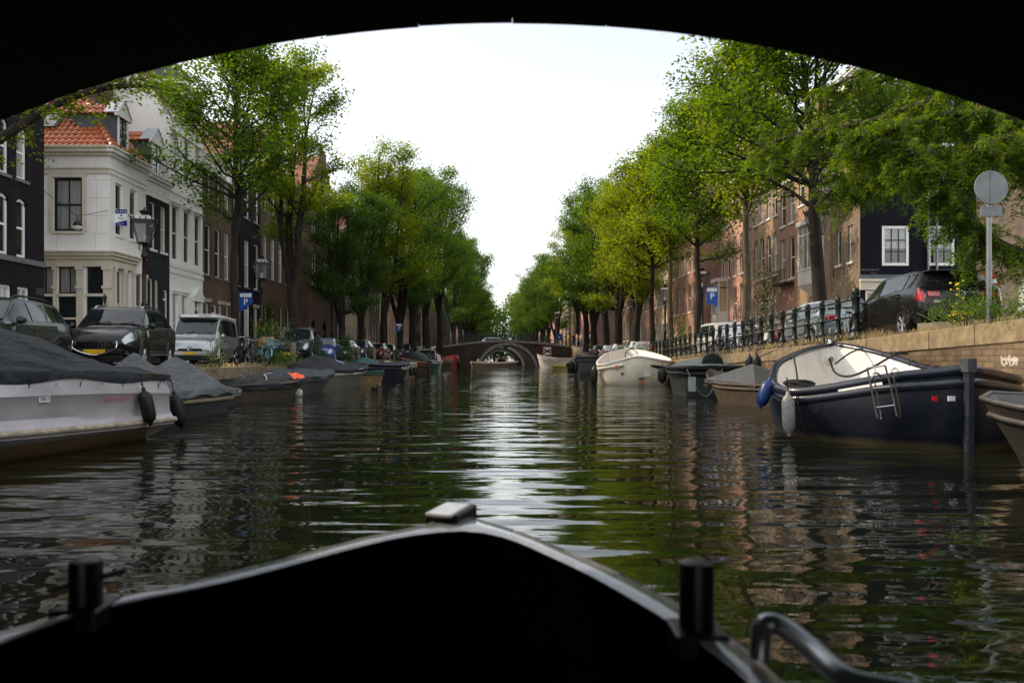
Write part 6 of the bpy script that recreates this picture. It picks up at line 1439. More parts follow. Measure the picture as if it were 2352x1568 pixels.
# ================================================================== BOATS
def blend(pts, k): return smooth_path(pts, k)
def ring_hull(root, rim, wl, hullm, innerm, gunm, floor=.15, thick=.07, gr=.045, flare=.5, rub=None, open_=True, name='hull', wlm=None, belly=0):
    """rim / wl: matching closed lists of points (sheer line and waterline), local to root"""
    n = len(rim); c = sum((Vector(p) for p in rim), Vector())/n
    rows = []
    for f in (0, .25, .5, .75, 1.0):
        rows.append([Vector(p).lerp(Vector(q), f)+((Vector((p[0]-c.x, p[1]-c.y, 0)).normalized())*belly*sin(pi*f) if belly else Vector()) for p, q in zip(rim, wl)])
    rows.append([Vector((c.x+(q[0]-c.x)*.86, c.y+(q[1]-c.y)*.86, -.4)) for q in wl])
    b = MB(); b.grid(rows, True); h = b.build(name, hullm, root, 50)
    if wlm:
        s = MB(); s.grid([[rows[3][i].lerp(rows[4][i], .45)*1.002 for i in range(n)], [rows[4][i]*1.004 for i in range(n)]], True)
    g = MB(); g.tube(rim, gr, 8, closed=True, sq=1.0); g.build('gunwale', gunm, root, 60)
    if rub is not None:
        q = MB(); q.tube([rows[0][i].lerp(rows[4][i], rub)+(Vector((rim[i][0]-c.x, rim[i][1]-c.y, 0))).normalized()*.02 for i in range(n)], gr*1.1, 8, closed=True); q.build('rubbing_strake', gunm, root, 60)
    if open_:
        inn = [Vector((c.x+(p[0]-c.x)*(1-thick/max(.3, (Vector(p)-c).length)), c.y+(p[1]-c.y)*(1-thick/max(.3, (Vector(p)-c).length)), p[2]-.01)) for p in rim]
        flo = [Vector((c.x+(q[0]-c.x)*.80, c.y+(q[1]-c.y)*.80, floor)) for q in wl]
        i_ = MB(); i_.grid([[Vector(p) for p in rim], inn, [a.lerp(d, .5)+Vector((a.x-c.x, a.y-c.y, 0)).normalized()*.04 for a, d in zip(inn, flo)], flo], True); i_.add(flo, [tuple(range(n))]); i_.build('interior', innerm, root, 50)
    return rows
def plan_rims(L, B, sheer, bow='point', tw=.75, wlf=.82, rake=.25, n=14, sw=.94):
    """plan-form generator in local coords, bow at +x"""
    def hb(t):
        a = tw+(1-tw)*min(1, t/.42)**.8 if t < .42 else (max(0, 1-((t-.42)/.58)**2.3))**(.85 if bow == 'point' else .5)
        return a*B/2
    zs = lambda t: np.interp(t, [0, .5, 1], sheer)*.0+sheer[1]+(sheer[0]-sheer[1])*max(0, 1-2*t)**2+(sheer[2]-sheer[1])*max(0, 2*t-1)**2
    R_, L_, Rw, Lw = [], [], [], []
    for i in range(n+1):
        t = (i/n)**.9; x = (t-.5)*L; y = hb(t); z = zs(t); xw = x*sw-(rake*t**4)+.0; yw = y*(wlf-.25*t**3)
        R_.append(Vector((x, -y, z))); L_.append(Vector((x, y, z))); Rw.append(Vector((xw, -yw, 0))); Lw.append(Vector((xw, yw, 0)))
    st = [Vector((-.5*L, y*hb(0), zs(0))) for y in (.5, 0, -.5)]; stw = [Vector((-.5*L*sw, y*hb(0)*wlf, 0)) for y in (.5, 0, -.5)]
    rim = R_[:-1]+[Vector((L*.5, 0, zs(1)))]+L_[-2::-1]+st; wl = Rw[:-1]+[Vector((L*.5*sw-rake, 0, 0))]+Lw[-2::-1]+stw
    return rim, wl, hb, zs
def tarp(root, L, hb, zs, ridge, m, skirt=.12, seed=1, p=1.1, over=.05, t0=-.02, t1=1.0, name='cover', folds=.03, sides=14, nn=36):
    """draped cover from gunwale to gunwale; ridge(t) gives the height of the crest above the sheer"""
    rd = random.Random(seed); ph = [rd.uniform(0, 6) for _ in range(8)]; rows = []
    for i in range(nn+1):
        t = t0+(t1-t0)*i/nn; tc = min(max(t, 0), 1); x = (t-.5)*L; w = max(hb(tc), .02)+over; row = []
        for j in range(-sides-1, sides+2):
            s = max(-1, min(1, j/sides)); h = ridge(tc)*(1-abs(s)**p)
            z = zs(tc)+.03+h-(skirt*(1+.3*sin(t*23+ph[0])) if abs(j) > sides else 0)
            w2 = sin(t*31+s*3+ph[1])*.4+.8*sin(t*17-s*6+ph[2])+.9*(1-2*abs(sin(t*15+s*5.5*abs(s)+ph[3])))+.7*(1-2*abs(sin(t*23-s*4+ph[4])))**3
            z += folds*w2*(1-abs(s)**4)*(.4+abs(s))*.6; y = w*s
            row.append(Vector((x+.01*w2, y*(1+.0*w2), z)))
        rows.append(row)
    b = MB(); b.grid(rows); return b.build(name, m, root, 75)
def fender(label, p, r=.11, h=.55, m=RUBBER, tilt=(0,0), group='boat fenders', rope_to=None):
    root = thing('boat_fender', label, 'fender', p, 0, group); root.rotation_euler = (tilt[0], tilt[1], 0)
    b = MB(); b.lathe([(0,-h*.5-.02),(r*.28,-h*.5-.02),(r*.3,-h*.46),(r*.8,-h*.38),(r,-h*.26),(r*1.02,0),(r,h*.26),(r*.8,h*.38),(r*.3,h*.46),(r*.28,h*.5+.03),(0,h*.5+.03)], 16); b.build('body', m, root, 60)
    q = MB(); q.tube([(0,0,h*.5), (0,0,h*.5+.25)], .010, 5); q.build('rope', ROPE_D, root); return root
def mboat(label, c, hd, L, B, sheer, hullm, innerm=None, gunm=None, name='moored_boat', group=None, cat='boat', **kw):
    pk = {k: kw.pop(k) for k in ('bow', 'tw', 'wlf', 'rake', 'sw') if k in kw}
    root = thing(name, label, cat, (c[0], c[1], 0), hd, group)
    rim, wl, hb, zs = plan_rims(L, B, sheer, **pk)
    kw.setdefault('rub', .2)
    rows = ring_hull(root, rim, wl, hullm, innerm or hullm, gunm or hullm, **kw)
    M = Matrix.Translation((c[0], c[1], 0)) @ Matrix.Rotation(hd, 4, 'Z'); s_ = -1 if c[0] < 0 else 1
    if abs(c[0]) > 5 and c[1] > 12:
        q = MB(); zf = zL if s_ < 0 else zR
        for e in (.5, -.5):
            a = M @ Vector((e*L*.92, 0, sheer[2 if e > 0 else 0]+.05)); y = a.y+(.9 if a.y > c[1] else -.9); b_ = Vector((s_*9.1, y, zf(y)+.05)); mid = (a+b_)/2-Vector((0,0,.12)); q.tube([M.inverted() @ p for p in smooth_path([a, mid, b_], 4)], .008, 5)
        q.build('mooring_line', ROPE_D, root, 60)
    return root, hb, zs, rows
LILAC = NT('lilac gelcoat')
def _lilac():
    t = LILAC; co = t.obco(); n = t.noise(co, 1.6, 5)
    x = t.node('ShaderNodeSeparateXYZ'); t.link(co, x.inputs[0])
    cc = t.mix(t.ramp(n, [(.35, (0,0,0)), (.7, (1,1,1))]), (.30,.272,.283), (.42,.385,.395))
    low = t.ramp(x.outputs[2], [(.0, (.20,.13,.05)), (.08, (.50,.34,.13)), (.22, (.62,.47,.24)), (.27, (1,1,1))])
    cc = t.mix(1, cc, low, 'MULTIPLY')
    sc1 = t.ramp(t.noise(t.obco((3, 3, 14)), 2.2, 6, .7), [(.70, (1,1,1)), (.76, (.35,.3,.3))])
    cc = t.mix(1, cc, sc1, 'MULTIPLY')
    t.link(cc, t.b.inputs['Base Color']); t.b.inputs['Roughness'].default_value = .28; t.b.inputs['Coat Weight'].default_value = .5
    return t.m
LILAC = _lilac()
CANVAS = canvas('dark grey boat canvas', (.030,.034,.037), (.019,.022,.025))
CANVAS_L = canvas('faded grey boat canvas', (.12,.124,.128), (.075,.079,.083))
CANVAS_K = canvas('black boat canvas', (.008,.009,.011), (.014,.0155,.018), .6)
TARPB = canvas('blue grey tarpaulin', (.05,.06,.075), (.028,.034,.042), .45)
TEALT = canvas('teal tarpaulin', (.03,.105,.10), (.018,.07,.066), .6)
VARN = mat('varnished mahogany', (.26,.10,.035), (.16,.06,.02), .35, scale=6, sc_=(1,8,8))
WOODG = mat('grey weathered boat wood', (.11,.087,.06), (.05,.041,.03), .75, scale=5, sc_=(1,5,5), bump=.004, dirt=.4)
WOODY = mat('yellowed boat plywood', (.34,.23,.10), (.24,.16,.07), .7, scale=5, dirt=.4)
NAVYH = mat('navy boat hull', (.008,.011,.022), (.014,.018,.030), .26, scale=2, coat=.3, dirt=.25, dirtc=(.05,.055,.06))
STEELH = mat('grey steel hull', (.115,.118,.118), (.085,.088,.088), .34, .3, scale=2, dirt=.35, dirtc=(.05,.04,.03))
ALU = mat('bare aluminium hull', (.34,.32,.28), (.25,.23,.20), .4, .6, scale=3, dirt=.3)
GREYH = mat('dark grey boat paint', (.05,.055,.06), (.035,.038,.042), .45, scale=3, dirt=.3)
CREAMH = mat('cream white gelcoat', (.68,.62,.50), (.58,.52,.40), .32, scale=1.5, coat=.3, dirt=.25, dirtc=(.30,.20,.09))
WHITEH = mat('white boat interior', (.70,.66,.60), (.58,.55,.50), .45, scale=2, dirt=.3, dirtc=(.30,.27,.22))
TANH = mat('tan hull', (.36,.28,.18), (.26,.20,.13), .5, scale=3, dirt=.4)
REDH = mat('red boat hull', (.42,.035,.022), (.32,.028,.02), .4, scale=3)
GREENH = mat('green boat hull', (.02,.13,.09), None, .4, scale=3)
BLUEF = mat('blue vinyl fender', (.012,.045,.17), (.010,.03,.11), .35, scale=6)
WHF = mat('white vinyl fender', (.62,.60,.55), (.45,.43,.38), .4, scale=6, dirt=.4)

# ---- big lilac boat, bottom left
def lilac():
    c = Vector((-7.5, 9.35, 0)); hd = R(90-14)+pi            # bow points towards the camera, broad stern to the far right
    root = thing('motor_boat', 'lilac motor boat under a dark grey canvas cover at the left edge', 'boat', c, hd)
    L, B = 6.9, 2.75
    rim, wl, hb, zs = plan_rims(L, B, (.98, 1.10, 1.22), tw=.80, wlf=.72, rake=.6, n=20, sw=.93)
    rim = [Vector((p.x*(1-.02), p.y*.93, p.z)) for p in rim]
    n = len(rim)
    # extra rows: tumblehome topside, step, flared rub rail, dark underbody
    rub = [Vector((p.x*1.03, p.y*1.11, .34+.20*max(0, (p.x/L+.5))**1.2)) for p in rim]
    st1 = [a.lerp(b, .36)+Vector((0, (b.y-a.y)*.35, 0)) for a, b in zip(rim, rub)]
    st1b = [p+Vector((0, -.028*(1 if p.y > 0 else -1), -.04)) for p in st1]
    st2 = [a.lerp(b, .80)+Vector((0, -(b.y-a.y)*.55, 0)) for a, b in zip(rim, rub)]
    bot = [b+Vector((0,0,-.10)) for b in rub]
    b = MB(); b.grid([rim, [p.lerp(q, .5) for p, q in zip(rim, st1)], st1, st1b, [p.lerp(q, .5) for p, q in zip(st1b, st2)], st2, [p.lerp(q, .6)+Vector((0,0,-.03)) for p, q in zip(st2, rub)], rub, bot, [Vector((q.x*.99, q.y*1.05, .02)) for q in wl], [Vector((q.x*.9, q.y*.7, -.5)) for q in wl]], True)
    b.build('hull', LILAC, root, 35)
    q = MB(); q.tube([p+Vector((0,0,-.03)) for p in rub], .045, 8, closed=True); q.build('rubbing_strake', mat('dirty cream rubbing strip', (.50,.43,.33), (.30,.25,.18), .6, scale=9, dirt=.5), root, 60)
    q = MB(); q.grid([[p+Vector((0,0,.0)) for p in rim], [p*1.0+Vector((0,0,.09)) for p in rim], [Vector((p.x*.96, p.y*.95, p.z+.09)) for p in rim]], True); q.build('coaming', VARN, root, 40)
    hb2 = lambda t: hb(t)*.93
    def ridge(t): return interp([0, .1, .25, .45, .62, .8, 1], [.04, .2, .5, .86, 1.08, .8, .2], t)
    cv = tarp(root, L, hb2, lambda t: zs(t)+.04, ridge, CANVAS, skirt=.13, seed=5, p=1.35, over=.04, t0=.0, folds=.06, sides=18, nn=60)
    # lacing knobs with cord tails
    k = MB(); r_ = MB()
    for i in range(14):
        t = .04+i*.065; x = (t-.5)*L; y = (hb2(t)+.012)
        for s in (1, -1):
            k = MB(); k.ball((x*.985, s*y*1.015, zs(t)-.11), .018, 6); k.build('knob', BLACK, root, 60)
            if i % 2 == 0: r_.tube(smooth_path([(x, s*(y+.055), zs(t)-.02), (x*.985, s*(y+.04), zs(t)-.1), (x*.985+.05, s*(y+.05), zs(t)-.2), (x*.985+.16, s*(y+.055), zs(t)-.24)], 4), .006, 4)
    r_.build('lacing_cord', ROPE_D, root)
    # local side facing the canal is -y after the turn? pick by world x
    Mw = Matrix.Translation(c) @ Matrix.Rotation(hd, 4, 'Z'); s = 1 if (Mw @ Vector((0,1,0))).x > (Mw @ Vector((0,-1,0))).x else -1
    def side(t, f, out=.012):
        i = t*L-.5*L; y = s*(hb2(t)); z = zs(t); rb = s*hb2(t)*1.11; return Vector((i*.98, y+(rb-y)*f*.42+s*out, z-f*(z-.42)))
    rt = (-1,0,0) if s > 0 else (1,0,0)
    q = MB(); a = side(.40, .42, .06); q.box(a.x-.085, a.x+.085, a.y-.004, a.y+.004, a.z-.05, a.z+.05); P = q.build('registration_sticker', SIGNW, root); lettering('5855', .075, BLACK, P, a+Vector((0, s*.012, -.008)), rt)
    lettering('Simonetje', .13, REDTXT, root, side(.20, .5, .085), rt, name='boat_name')
    for j, (t, lab) in enumerate(((.115, 'black fender hanging on the side of the lilac boat near its stern'),)):
        p = Mw @ (side(t, .75, .17)); fender(lab, p, .105, .56, RUBBER, (R(4), R(-10)))
    p = Mw @ Vector((-L*.5-.05, s*.95, .42)); fender('black fender at the stern corner of the lilac boat', p+Vector((.05,.35,0)), .115, .62, RUBBER, (R(3), R(-12)))
lilac()
# ---- small boats on the left
GBL = 'boats moored along the left quay'
def covered(label, c, hd, L, B, sheer, hullm, cm, ridge, seed, p=1.15, gm=None, **kw):
    r, hb, zs, rows = mboat(label, c, hd, L, B, sheer, hullm, GREYH, gm or hullm, group=GBL, **kw); tarp(r, L, hb, zs, ridge, cm, seed=seed, p=p, folds=.045); return r, hb, zs
def two_hump(t): return interp([0, .15, .3, .42, .5, .62, .8, 1], [.15, .6, .78, .55, .52, .85, .42, .08], t)
covered('boat under a faded grey humped cover just right of the lilac boat', (-7.8, 16.3), R(80)+pi, 4.3, 2.0, (.55, .58, .78), GREYH, CANVAS_L, two_hump, 3, gm=TANH, rub=.35)
r_, hb, zs, rows = mboat('little dark flat skiff tucked behind the grey-covered boat', (-8.2, 20.8), R(80), 2.6, 1.1, (.32, .32, .4), GREYH, GREYH, STEEL, group=GBL, open_=True)
r_, hb, zs = covered('low dark boat with black tarp and an orange rag at its bow', (-8.1, 24.2), R(62), 4.4, 1.75, (.45, .46, .66), WOODG, CANVAS_K, lambda t: interp([0, .2, .35, .55, .8, 1], [.0, .06, .34, .26, .12, .0], t), 9)
q = MB(); q.grid([[(1.1+u*.55, -.25-.28*v-.05*sin(u*9), .80-.16*v+.03*sin(u*11+v*5)) for v in (0, .3, .6, 1)] for u in np.linspace(0, 1, 9)]); q.build('orange_rag', mat('orange rag', (.85,.13,.05), None, .7), r_, 75)
q = MB(); q.tube(smooth_path([(-.3,-.75,.5),(0,-.4,.72),(.3,.0,.78),(.9,.3,.80),(1.2,.5,.7)], 4), .018, 6); q.build('hose', mat('grey hose', (.3,.31,.32), None, .5), r_, 60)
fender('round white fender at the waterline by the orange rag', (-7.1, 25.4, .12), .15, .3, WHF)
covered('small boat under blue-grey tarpaulin behind the one with the orange rag', (-7.85, 27.9), R(68), 4.5, 1.95, (.62, .62, .8), STEELH, TARPB, lambda t: interp([0, .2, .5, .8, 1], [.08, .26, .30, .18, .04], t), 13)
r_, hb, zs = covered('black covered tour sloop with blue sheet and pale gunwale', (-8.0, 33.4), R(72), 6.6, 2.3, (.72, .75, .92), ALU, CANVAS_K, lambda t: interp([0, .15, .35, .6, .85, 1], [.15, .45, .70, .48, .22, .02], t), 17, p=1.0, gm=WHF)
q = MB(); q.grid([[(.2+u*1.5, -.2-.55*v, 1.26-.28*u-.30*v) for v in (0, .5, 1)] for u in np.linspace(0, 1, 6)]); q.build('blue_sheet', mat('light blue sheet', (.25,.42,.62), None, .4), r_, 60)
q = MB()
for s in (-1, 1): q.tube(smooth_path([(2.9, s*.3, .9), (3.25, s*.28, 1.0), (3.42, s*.2, .9), (3.3, s*.1, .7)], 4), .022, 6)
q.build('bow_handle', STEEL, r_, 60)
mboat('small yellowed plywood boat squeezed before the navy sloop', (-7.1, 37.6), R(85)+pi, 3.2, 1.3, (.62, .6, .66), WOODY, WOODY, TEALT, group=GBL, tw=.85)
r_, hb, zs, rows = mboat('navy sloop with pale lettering and turquoise covered dinghy behind', (-7.05, 41.3), R(62), 6.0, 2.4, (1.05, .9, 1.15), NAVYH, NAVYH, NAVYH, group=GBL, gr=.05)
lettering('PAREX', .26, SIGNW, r_, (.9, -1.16, .72), (1,.06,0), (0,-.25,1), name='boat_name')
r2 = thing('dinghy', 'dinghy under turquoise cover lying behind the navy sloop', 'boat', (-8.35, 44.2, .15), R(75), GBL); rim, wl, hb, zs = plan_rims(3.2, 1.5, (.75, .75, .85)); ring_hull(r2, rim, wl, WHF, WHF, WHF); tarp(r2, 3.2, hb, zs, lambda t: .42*sin(pi*min(1, t*.9+.1)), TEALT, seed=21, p=1.8)
fender('white ball fender on the navy sloop\'s quarter', (-5.85, 42.9, .55), .2, .4, WHF)
r_, hb, zs, rows = mboat('open tan aluminium launch with pale rim and two black fenders', (-7.1, 48.3), R(84)+pi, 5.2, 2.1, (.95, .9, 1.08), TANH, GREYH, WHF, group=GBL, floor=.3)
for k in range(2): q = MB(); q.box(-1.2+k*1.7, -.8+k*1.7, -.85, .85, .62, .68); q.build('thwart', GREYH, r_)
for k, (dx, lab) in enumerate(((.0, 'black fender on the canal side of the tan launch'), (.9, 'second black fender on the tan launch, nearer the clinker boat'))): fender(lab, (-5.98+.03*k, 47.2+dx*2, .42), .15, .6)
r_, hb, zs, rows = mboat('clinker-built wooden boat with brown gunwale and dark hood', (-7.0, 55.3), R(85)+pi, 6.4, 2.4, (1.0, .9, 1.25), WOODG, VARN, VARN, group=GBL, gr=.06)
for k in range(1, 5): q = MB(); q.tube([rows[0][i].lerp(rows[4][i], k/5)*1.005 for i in range(len(rows[0]))], .014, 4, closed=True); q.build('plank_edge', WOODG, r_)
tarp(r_, 6.4, hb, zs, lambda t: interp([0, .1, .3, .55, .6, .62], [.3, .75, .85, .8, .5, .1], t), CANVAS_K, seed=25, p=2.2, t1=.62, name='hood')
mboat('small green boat behind the mooring pile', (-6.6, 61.5), R(80)+pi, 4.2, 1.7, (.8, .75, .95), GREENH, GREENH, TEALT, group=GBL)
q = MB(); q.lathe([(.11,-1),(.11,1.05),(.09,1.1),(0,1.1)], 12); o_ = tag(q.build('mooring_pile', mat('wet black pile', (.02,.018,.015), None, .5), None, 40), 'dark mooring pile standing in the water beside the clinker boat', 'pile'); o_.location = (-5.25, 51.6, 0)
def cruiser():
    r, hb, zs, rows = mboat('white cabin cruiser with wrap-round windscreen', (-7.15, 69.5), R(88)+pi, 6.2, 2.4, (1.0, .95, 1.15), WHITEH, WHITEH, WHF, group=GBL, floor=.9)
    b = MB(); b.grid([[(x, s*w, z) for s, w, z in ((-1, .95, 1.0), (-1, .85, 1.55), (-1, .5, 1.66), (1, .5, 1.66), (1, .85, 1.55), (1, .95, 1.0))] for x in (-1.8, .9)]); b.build('cabin', WHITEH, r, 40)
    g = MB(); g.quad((.92,-.9,1.05),(.92,.9,1.05),(.55,.7,1.6),(.55,-.7,1.6)); g.quad((1.9,-.8,1.2),(1.9,.8,1.2),(1.3,.7,1.95),(1.3,-.7,1.95)); g.build('windscreen', GLASS, r)
    g = MB(); g.tube(smooth_path([(1.9,-.85,1.2),(1.4,-.75,1.95),(1.35,0,2.05),(1.4,.75,1.95),(1.9,.85,1.2)], 4), .04, 6); g.build('windscreen_frame', WHF, r, 60)
cruiser()
mboat('plain brown boat between the cabin cruiser and the red boat', (-6.95, 77.5), R(80)+pi, 5.5, 2.2, (1.1, 1.0, 1.3), WOODG, WOODG, TANH, group=GBL)
mboat('red boat moored against the far bridge abutment', (-6.7, 85.2), R(75)+pi+pi, 6.0, 2.4, (1.25, 1.2, 1.6), REDH, REDH, REDH, group=GBL)
fender('dark fender at the stem of the red boat', (-5.2, 83.6, .6), .22, .9)
# coot on the water
q = MB(); q.ball((0,0,.05), .11, 8, sz=.6); q.v = [(x*1.5, y*.8, z) for x, y, z in q.v]; o_ = thing('coot', 'small black coot swimming in front of the navy sloop', 'bird', (-5.5, 31.2, 0)); q.build('body', BLACK, o_, 60)
q = MB(); q.tube([(.1,0,.08),(.14,0,.17),(.16,0,.21)], [.04,.03,.035], 8); q.build('head', BLACK, o_, 60); q = MB(); q.tube([(.17,0,.21),(.24,0,.195)], [.02,.006], 6); q.build('beak', SIGNW, o_, 60)

# ---- RIGHT: navy sloop with white inside
def ring_from(pts, k=5): return smooth_path(pts, k, True)
def navy_sloop():
    P = lambda px, py, Y: at(px, py, Y)
    rim = [P(2221,849,10.6), P(2140,857,10.8), P(2052,866,11.1), P(1896,893,11.8), P(1818,899,12.25), P(1783,888,12.8), P(1776,866,13.5), P(1786,838,14.3), P(1818,819,15.2), P(1857,804,16.2), P(1906,793,17.2),
           P(1950,797,16.9), P(2034,816,15.9), P(2143,850,14.3), P(2262,870,13.1), P(2330,876,12.4), P(2338,872,11.9), P(2300,862,11.4), P(2262,854,10.9)]
    W = lambda x, y: Vector((x, y, 0))
    wl = [W(6.62,10.55), W(6.1,10.9), W(5.55,11.3), W(5.15,11.95), W(4.98,12.5), W(4.93,13.0), W(5.0,13.6), W(5.25,14.3), W(5.75,15.1), W(6.4,15.8), W(7.0,16.4), W(7.3,16.2), W(7.8,15.3), W(8.0,14.2), W(8.2,13.0), W(8.25,12.3), W(8.1,11.8), W(7.6,11.2), W(7.1,10.8)]
    o0 = Vector((6.7, 13.4, 0)); rim = ring_from([p-o0 for p in rim]); wl = ring_from([p-o0 for p in wl])
    root = thing('sloop', 'navy open sloop with white inside and steel ladder, right foreground', 'boat', o0)
    hm = NT('navy hull with scum line'); t = hm; co = t.obco(); x = t.node('ShaderNodeSeparateXYZ'); t.link(co, x.inputs[0])
    n = t.noise(co, 1.4, 6, .7); base = t.mix(t.ramp(n, [(.45, (0,0,0)), (.75, (1,1,1))]), (.004,.006,.013), (.014,.018,.025))
    scum = t.ramp(t.math('ADD', x.outputs[2], t.math('MULTIPLY', t.noise(co, 5), .08)), [(.06, (1,1,1)), (.17, (0,0,0))])
    t.link(t.mix(scum, base, (.085,.07,.035)), t.b.inputs['Base Color']); t.b.inputs['Roughness'].default_value = .42; t.b.inputs['Specular IOR Level'].default_value = .18
    ring_hull(root, rim, wl, t.m, WHITEH, NAVYH, floor=.30, gr=.075, rub=.16, belly=.10)
    # dark stern deck near the rudder
    q = MB(); dk = [rim[i]*.97+Vector((0,0,.015)) for i in list(range(-12, 0))+list(range(0, 9))]; q.add(dk, [tuple(range(len(dk)))]); q.build('stern_deck', NAVYH, root)
    q = MB(); q.box(-.042, .042, -.10, .05, -.5, 1.30, Matrix.Translation(at(2222, 820, 10.5)*1-o0-Vector((0,0,at(2222,820,10.5).z)))); q.build('rudder', mat('steel blue rudder', (.014,.019,.028), (.022,.028,.036), .4, scale=4), root, bev=.01)
    c = at(2222, 820, 10.5)-o0
    q = MB(); q.box(c.x-.062, c.x+.062, c.y-.115, c.y-.101, 1.14, 1.33); q.box(c.x-.062, c.x-.043, c.y-.10, c.y+.08, 1.14, 1.33); q.box(c.x+.043, c.x+.062, c.y-.10, c.y+.08, 1.14, 1.33); q.build('rudder_head', mat('dull steel bracket', (.10,.11,.12), None, .4, .6), root)
    # ladder on the canal side
    lp = lambda px, py, Y=10.85: at(px, py, Y)-o0
    q = MB()
    A = [(2008,860), (2018,905), (2028,965), (2020,960)]
    for (a, b_, c_, d_) in (((1992,845), (2002,895), (2010,935), (2016,960)), ((2033,839), (2045,885), (2054,925), (2060,955))):
        q.tube([lp(*a), lp(*b_), lp(*c_), lp(*d_)], .016, 8); q.tube(smooth_path([lp(b_[0]+6, b_[1]-30), lp(b_[0]+10, b_[1]-2), lp(c_[0]+10, c_[1]), lp(d_[0]+8, d_[1]+2)], 3), .011, 6)
        q.tube(smooth_path([lp(b_[0], b_[1]-22), lp(b_[0]+4, b_[1]-36), lp(b_[0]+14, b_[1]-38, 11.1), lp(b_[0]+20, b_[1]-30, 11.2)], 3), .016, 8)
    for (a, b_) in (((1992,845), (2033,839)), ((2002,892), (2046,887)), ((2011,936), (2056,930))): q.tube([lp(*a), lp(*b_)], .013, 8)
    q.build('ladder', CHROME, root, 60)
    q = MB(); pts = [rim[i] for i in range(11, 15)]
    q.grid([[p+Vector((0,-.05,.035)) for p in pts], [p+Vector((-.015,-.07,-.05)) for p in pts], [p+Vector((.0,-.085,-.13)) for p in pts], [p+Vector((.02,-.075,-.2)) for p in pts]]); q.build('white_patch', SIGNW, root, 60)
    for (px, m_, w_) in ((2148, RED, .035), (2186, SIGNW, .05)):
        q = MB(); a = at(px, 915, 10.55)-o0; q.box(a.x-w_, a.x+w_, a.y-.0, a.y+.012, a.z-.035, a.z+.035); q.build('sticker', m_, root)
    # inside: mooring eye, ropes, bench line
    e = at(1906, 825, 16.3)-o0; q = MB(); q.lathe([(.0,.0),(.13,.0),(.16,.03),(.06,.06)], 16, e, Matrix.Rotation(R(90), 4, 'X')); q.build('mooring_plate', WHF, root, 60)
    q = MB(); q.tube(smooth_path([e, at(1918, 855, 15.2)-o0, at(1950, 864, 14)-o0, at(2000, 845, 13.2)-o0, at(2055, 815, 14.5)-o0, at(2085, 812, 15.2)-o0], 6), .022, 6)
    q.tube(smooth_path([at(1918, 836, 16)-o0, at(1950, 812, 16)-o0, at(1980, 801, 16.5)-o0, at(2010, 806, 16.8)-o0], 5), .018, 6); q.build('mooring_rope', ROPE_D, root, 60)
    q = MB(); a = at(1835, 888, 12.9)-o0
    for k in range(5): q.tube([(a.x+cos(i*.52+k)*(.13+.02*k), a.y+sin(i*.52+k*.7)*(.16+.05*(k % 2)), a.z-.02+.025*k+.03*sin(i)) for i in range(12)], .024, 6, closed=True)
    q.tube(smooth_path([at(1824, 822, 15)-o0, at(1829, 850, 14)-o0, at(1832, 875, 13.3)-o0], 3), .018, 6); q.build('rope_coil', ROPE_D, root, 60)
    q = MB(); q.lathe([(.05,0),(.05,.08),(.035,.1),(.06,.12),(0,.13)], 10, at(1906, 789, 17.1)-o0); q.build('bow_fitting', CHROME, root, 60)
    q = MB()
    for (px, py, Y) in ((2128, 838, 13.6), (2150, 840, 12.8)): c = at(px, py, Y)-o0; q.tube(smooth_path([c+Vector((-.05,0,-.04)), c+Vector((-.04,0,-.01)), c+Vector((.04,0,-.01)), c+Vector((.05,0,-.04))], 3), .012, 6); q.tube([c+Vector((0,0,-.1)), c+Vector((0,0,-.01))], .012, 6)
    q.build('cleat', BLACK, root, 60)
    q = MB()
    for i in (57, 60, 63, 66): p = rim[i]; q.tube([p+Vector((cos(a)*.07, 0, sin(a)*.07)) for a in np.linspace(0, 6.0, 10)], .018, 5)
    q.build('strap', RUBBER, root)
    p = at(1757, 903, 12.9); fender('blue fender off the rounded side of the navy sloop', p, .105, .52, BLUEF, (0, R(20)))
    p = at(1811, 950, 12.0); fender('pale worn fender hanging to the water on the navy sloop', p, .10, .68, mat('grey worn fender', (.42,.42,.40), (.2,.2,.19), .4, scale=6, dirt=.5), (0, R(-2)))
    q = MB(); q.tube(smooth_path([at(1828, 905, 12.1), at(1838, 950, 12.0), at(1850, 1000, 11.95)], 3), .012, 5); q.v = [tuple(Vector(v)-o0) for v in q.v]; q.build('hanging_line', ROPE_D, root)
navy_sloop()
# steel boat cut by the right edge
r_, hb, zs, rows = mboat('dark steel boat with rounded bow cut off by the right edge', (6.55, 6.55), R(112), 4.6, 2.3, (.80, .80, .93), mat('dark steel hull', (.014,.013,.012), (.022,.020,.017), .5, .0, scale=3, dirt=.4, dirtc=(.06,.045,.025)), GREYH, mat('worn steel rim', (.12,.11,.10), (.07,.065,.06), .35, .5, scale=8), bow='round', wlf=.74, rake=.35, gr=.03)
WOODP = mat('dark brown punt wood', (.075,.055,.036), (.035,.027,.02), .8, scale=5, sc_=(1,5,5), bump=.004, dirt=.4)
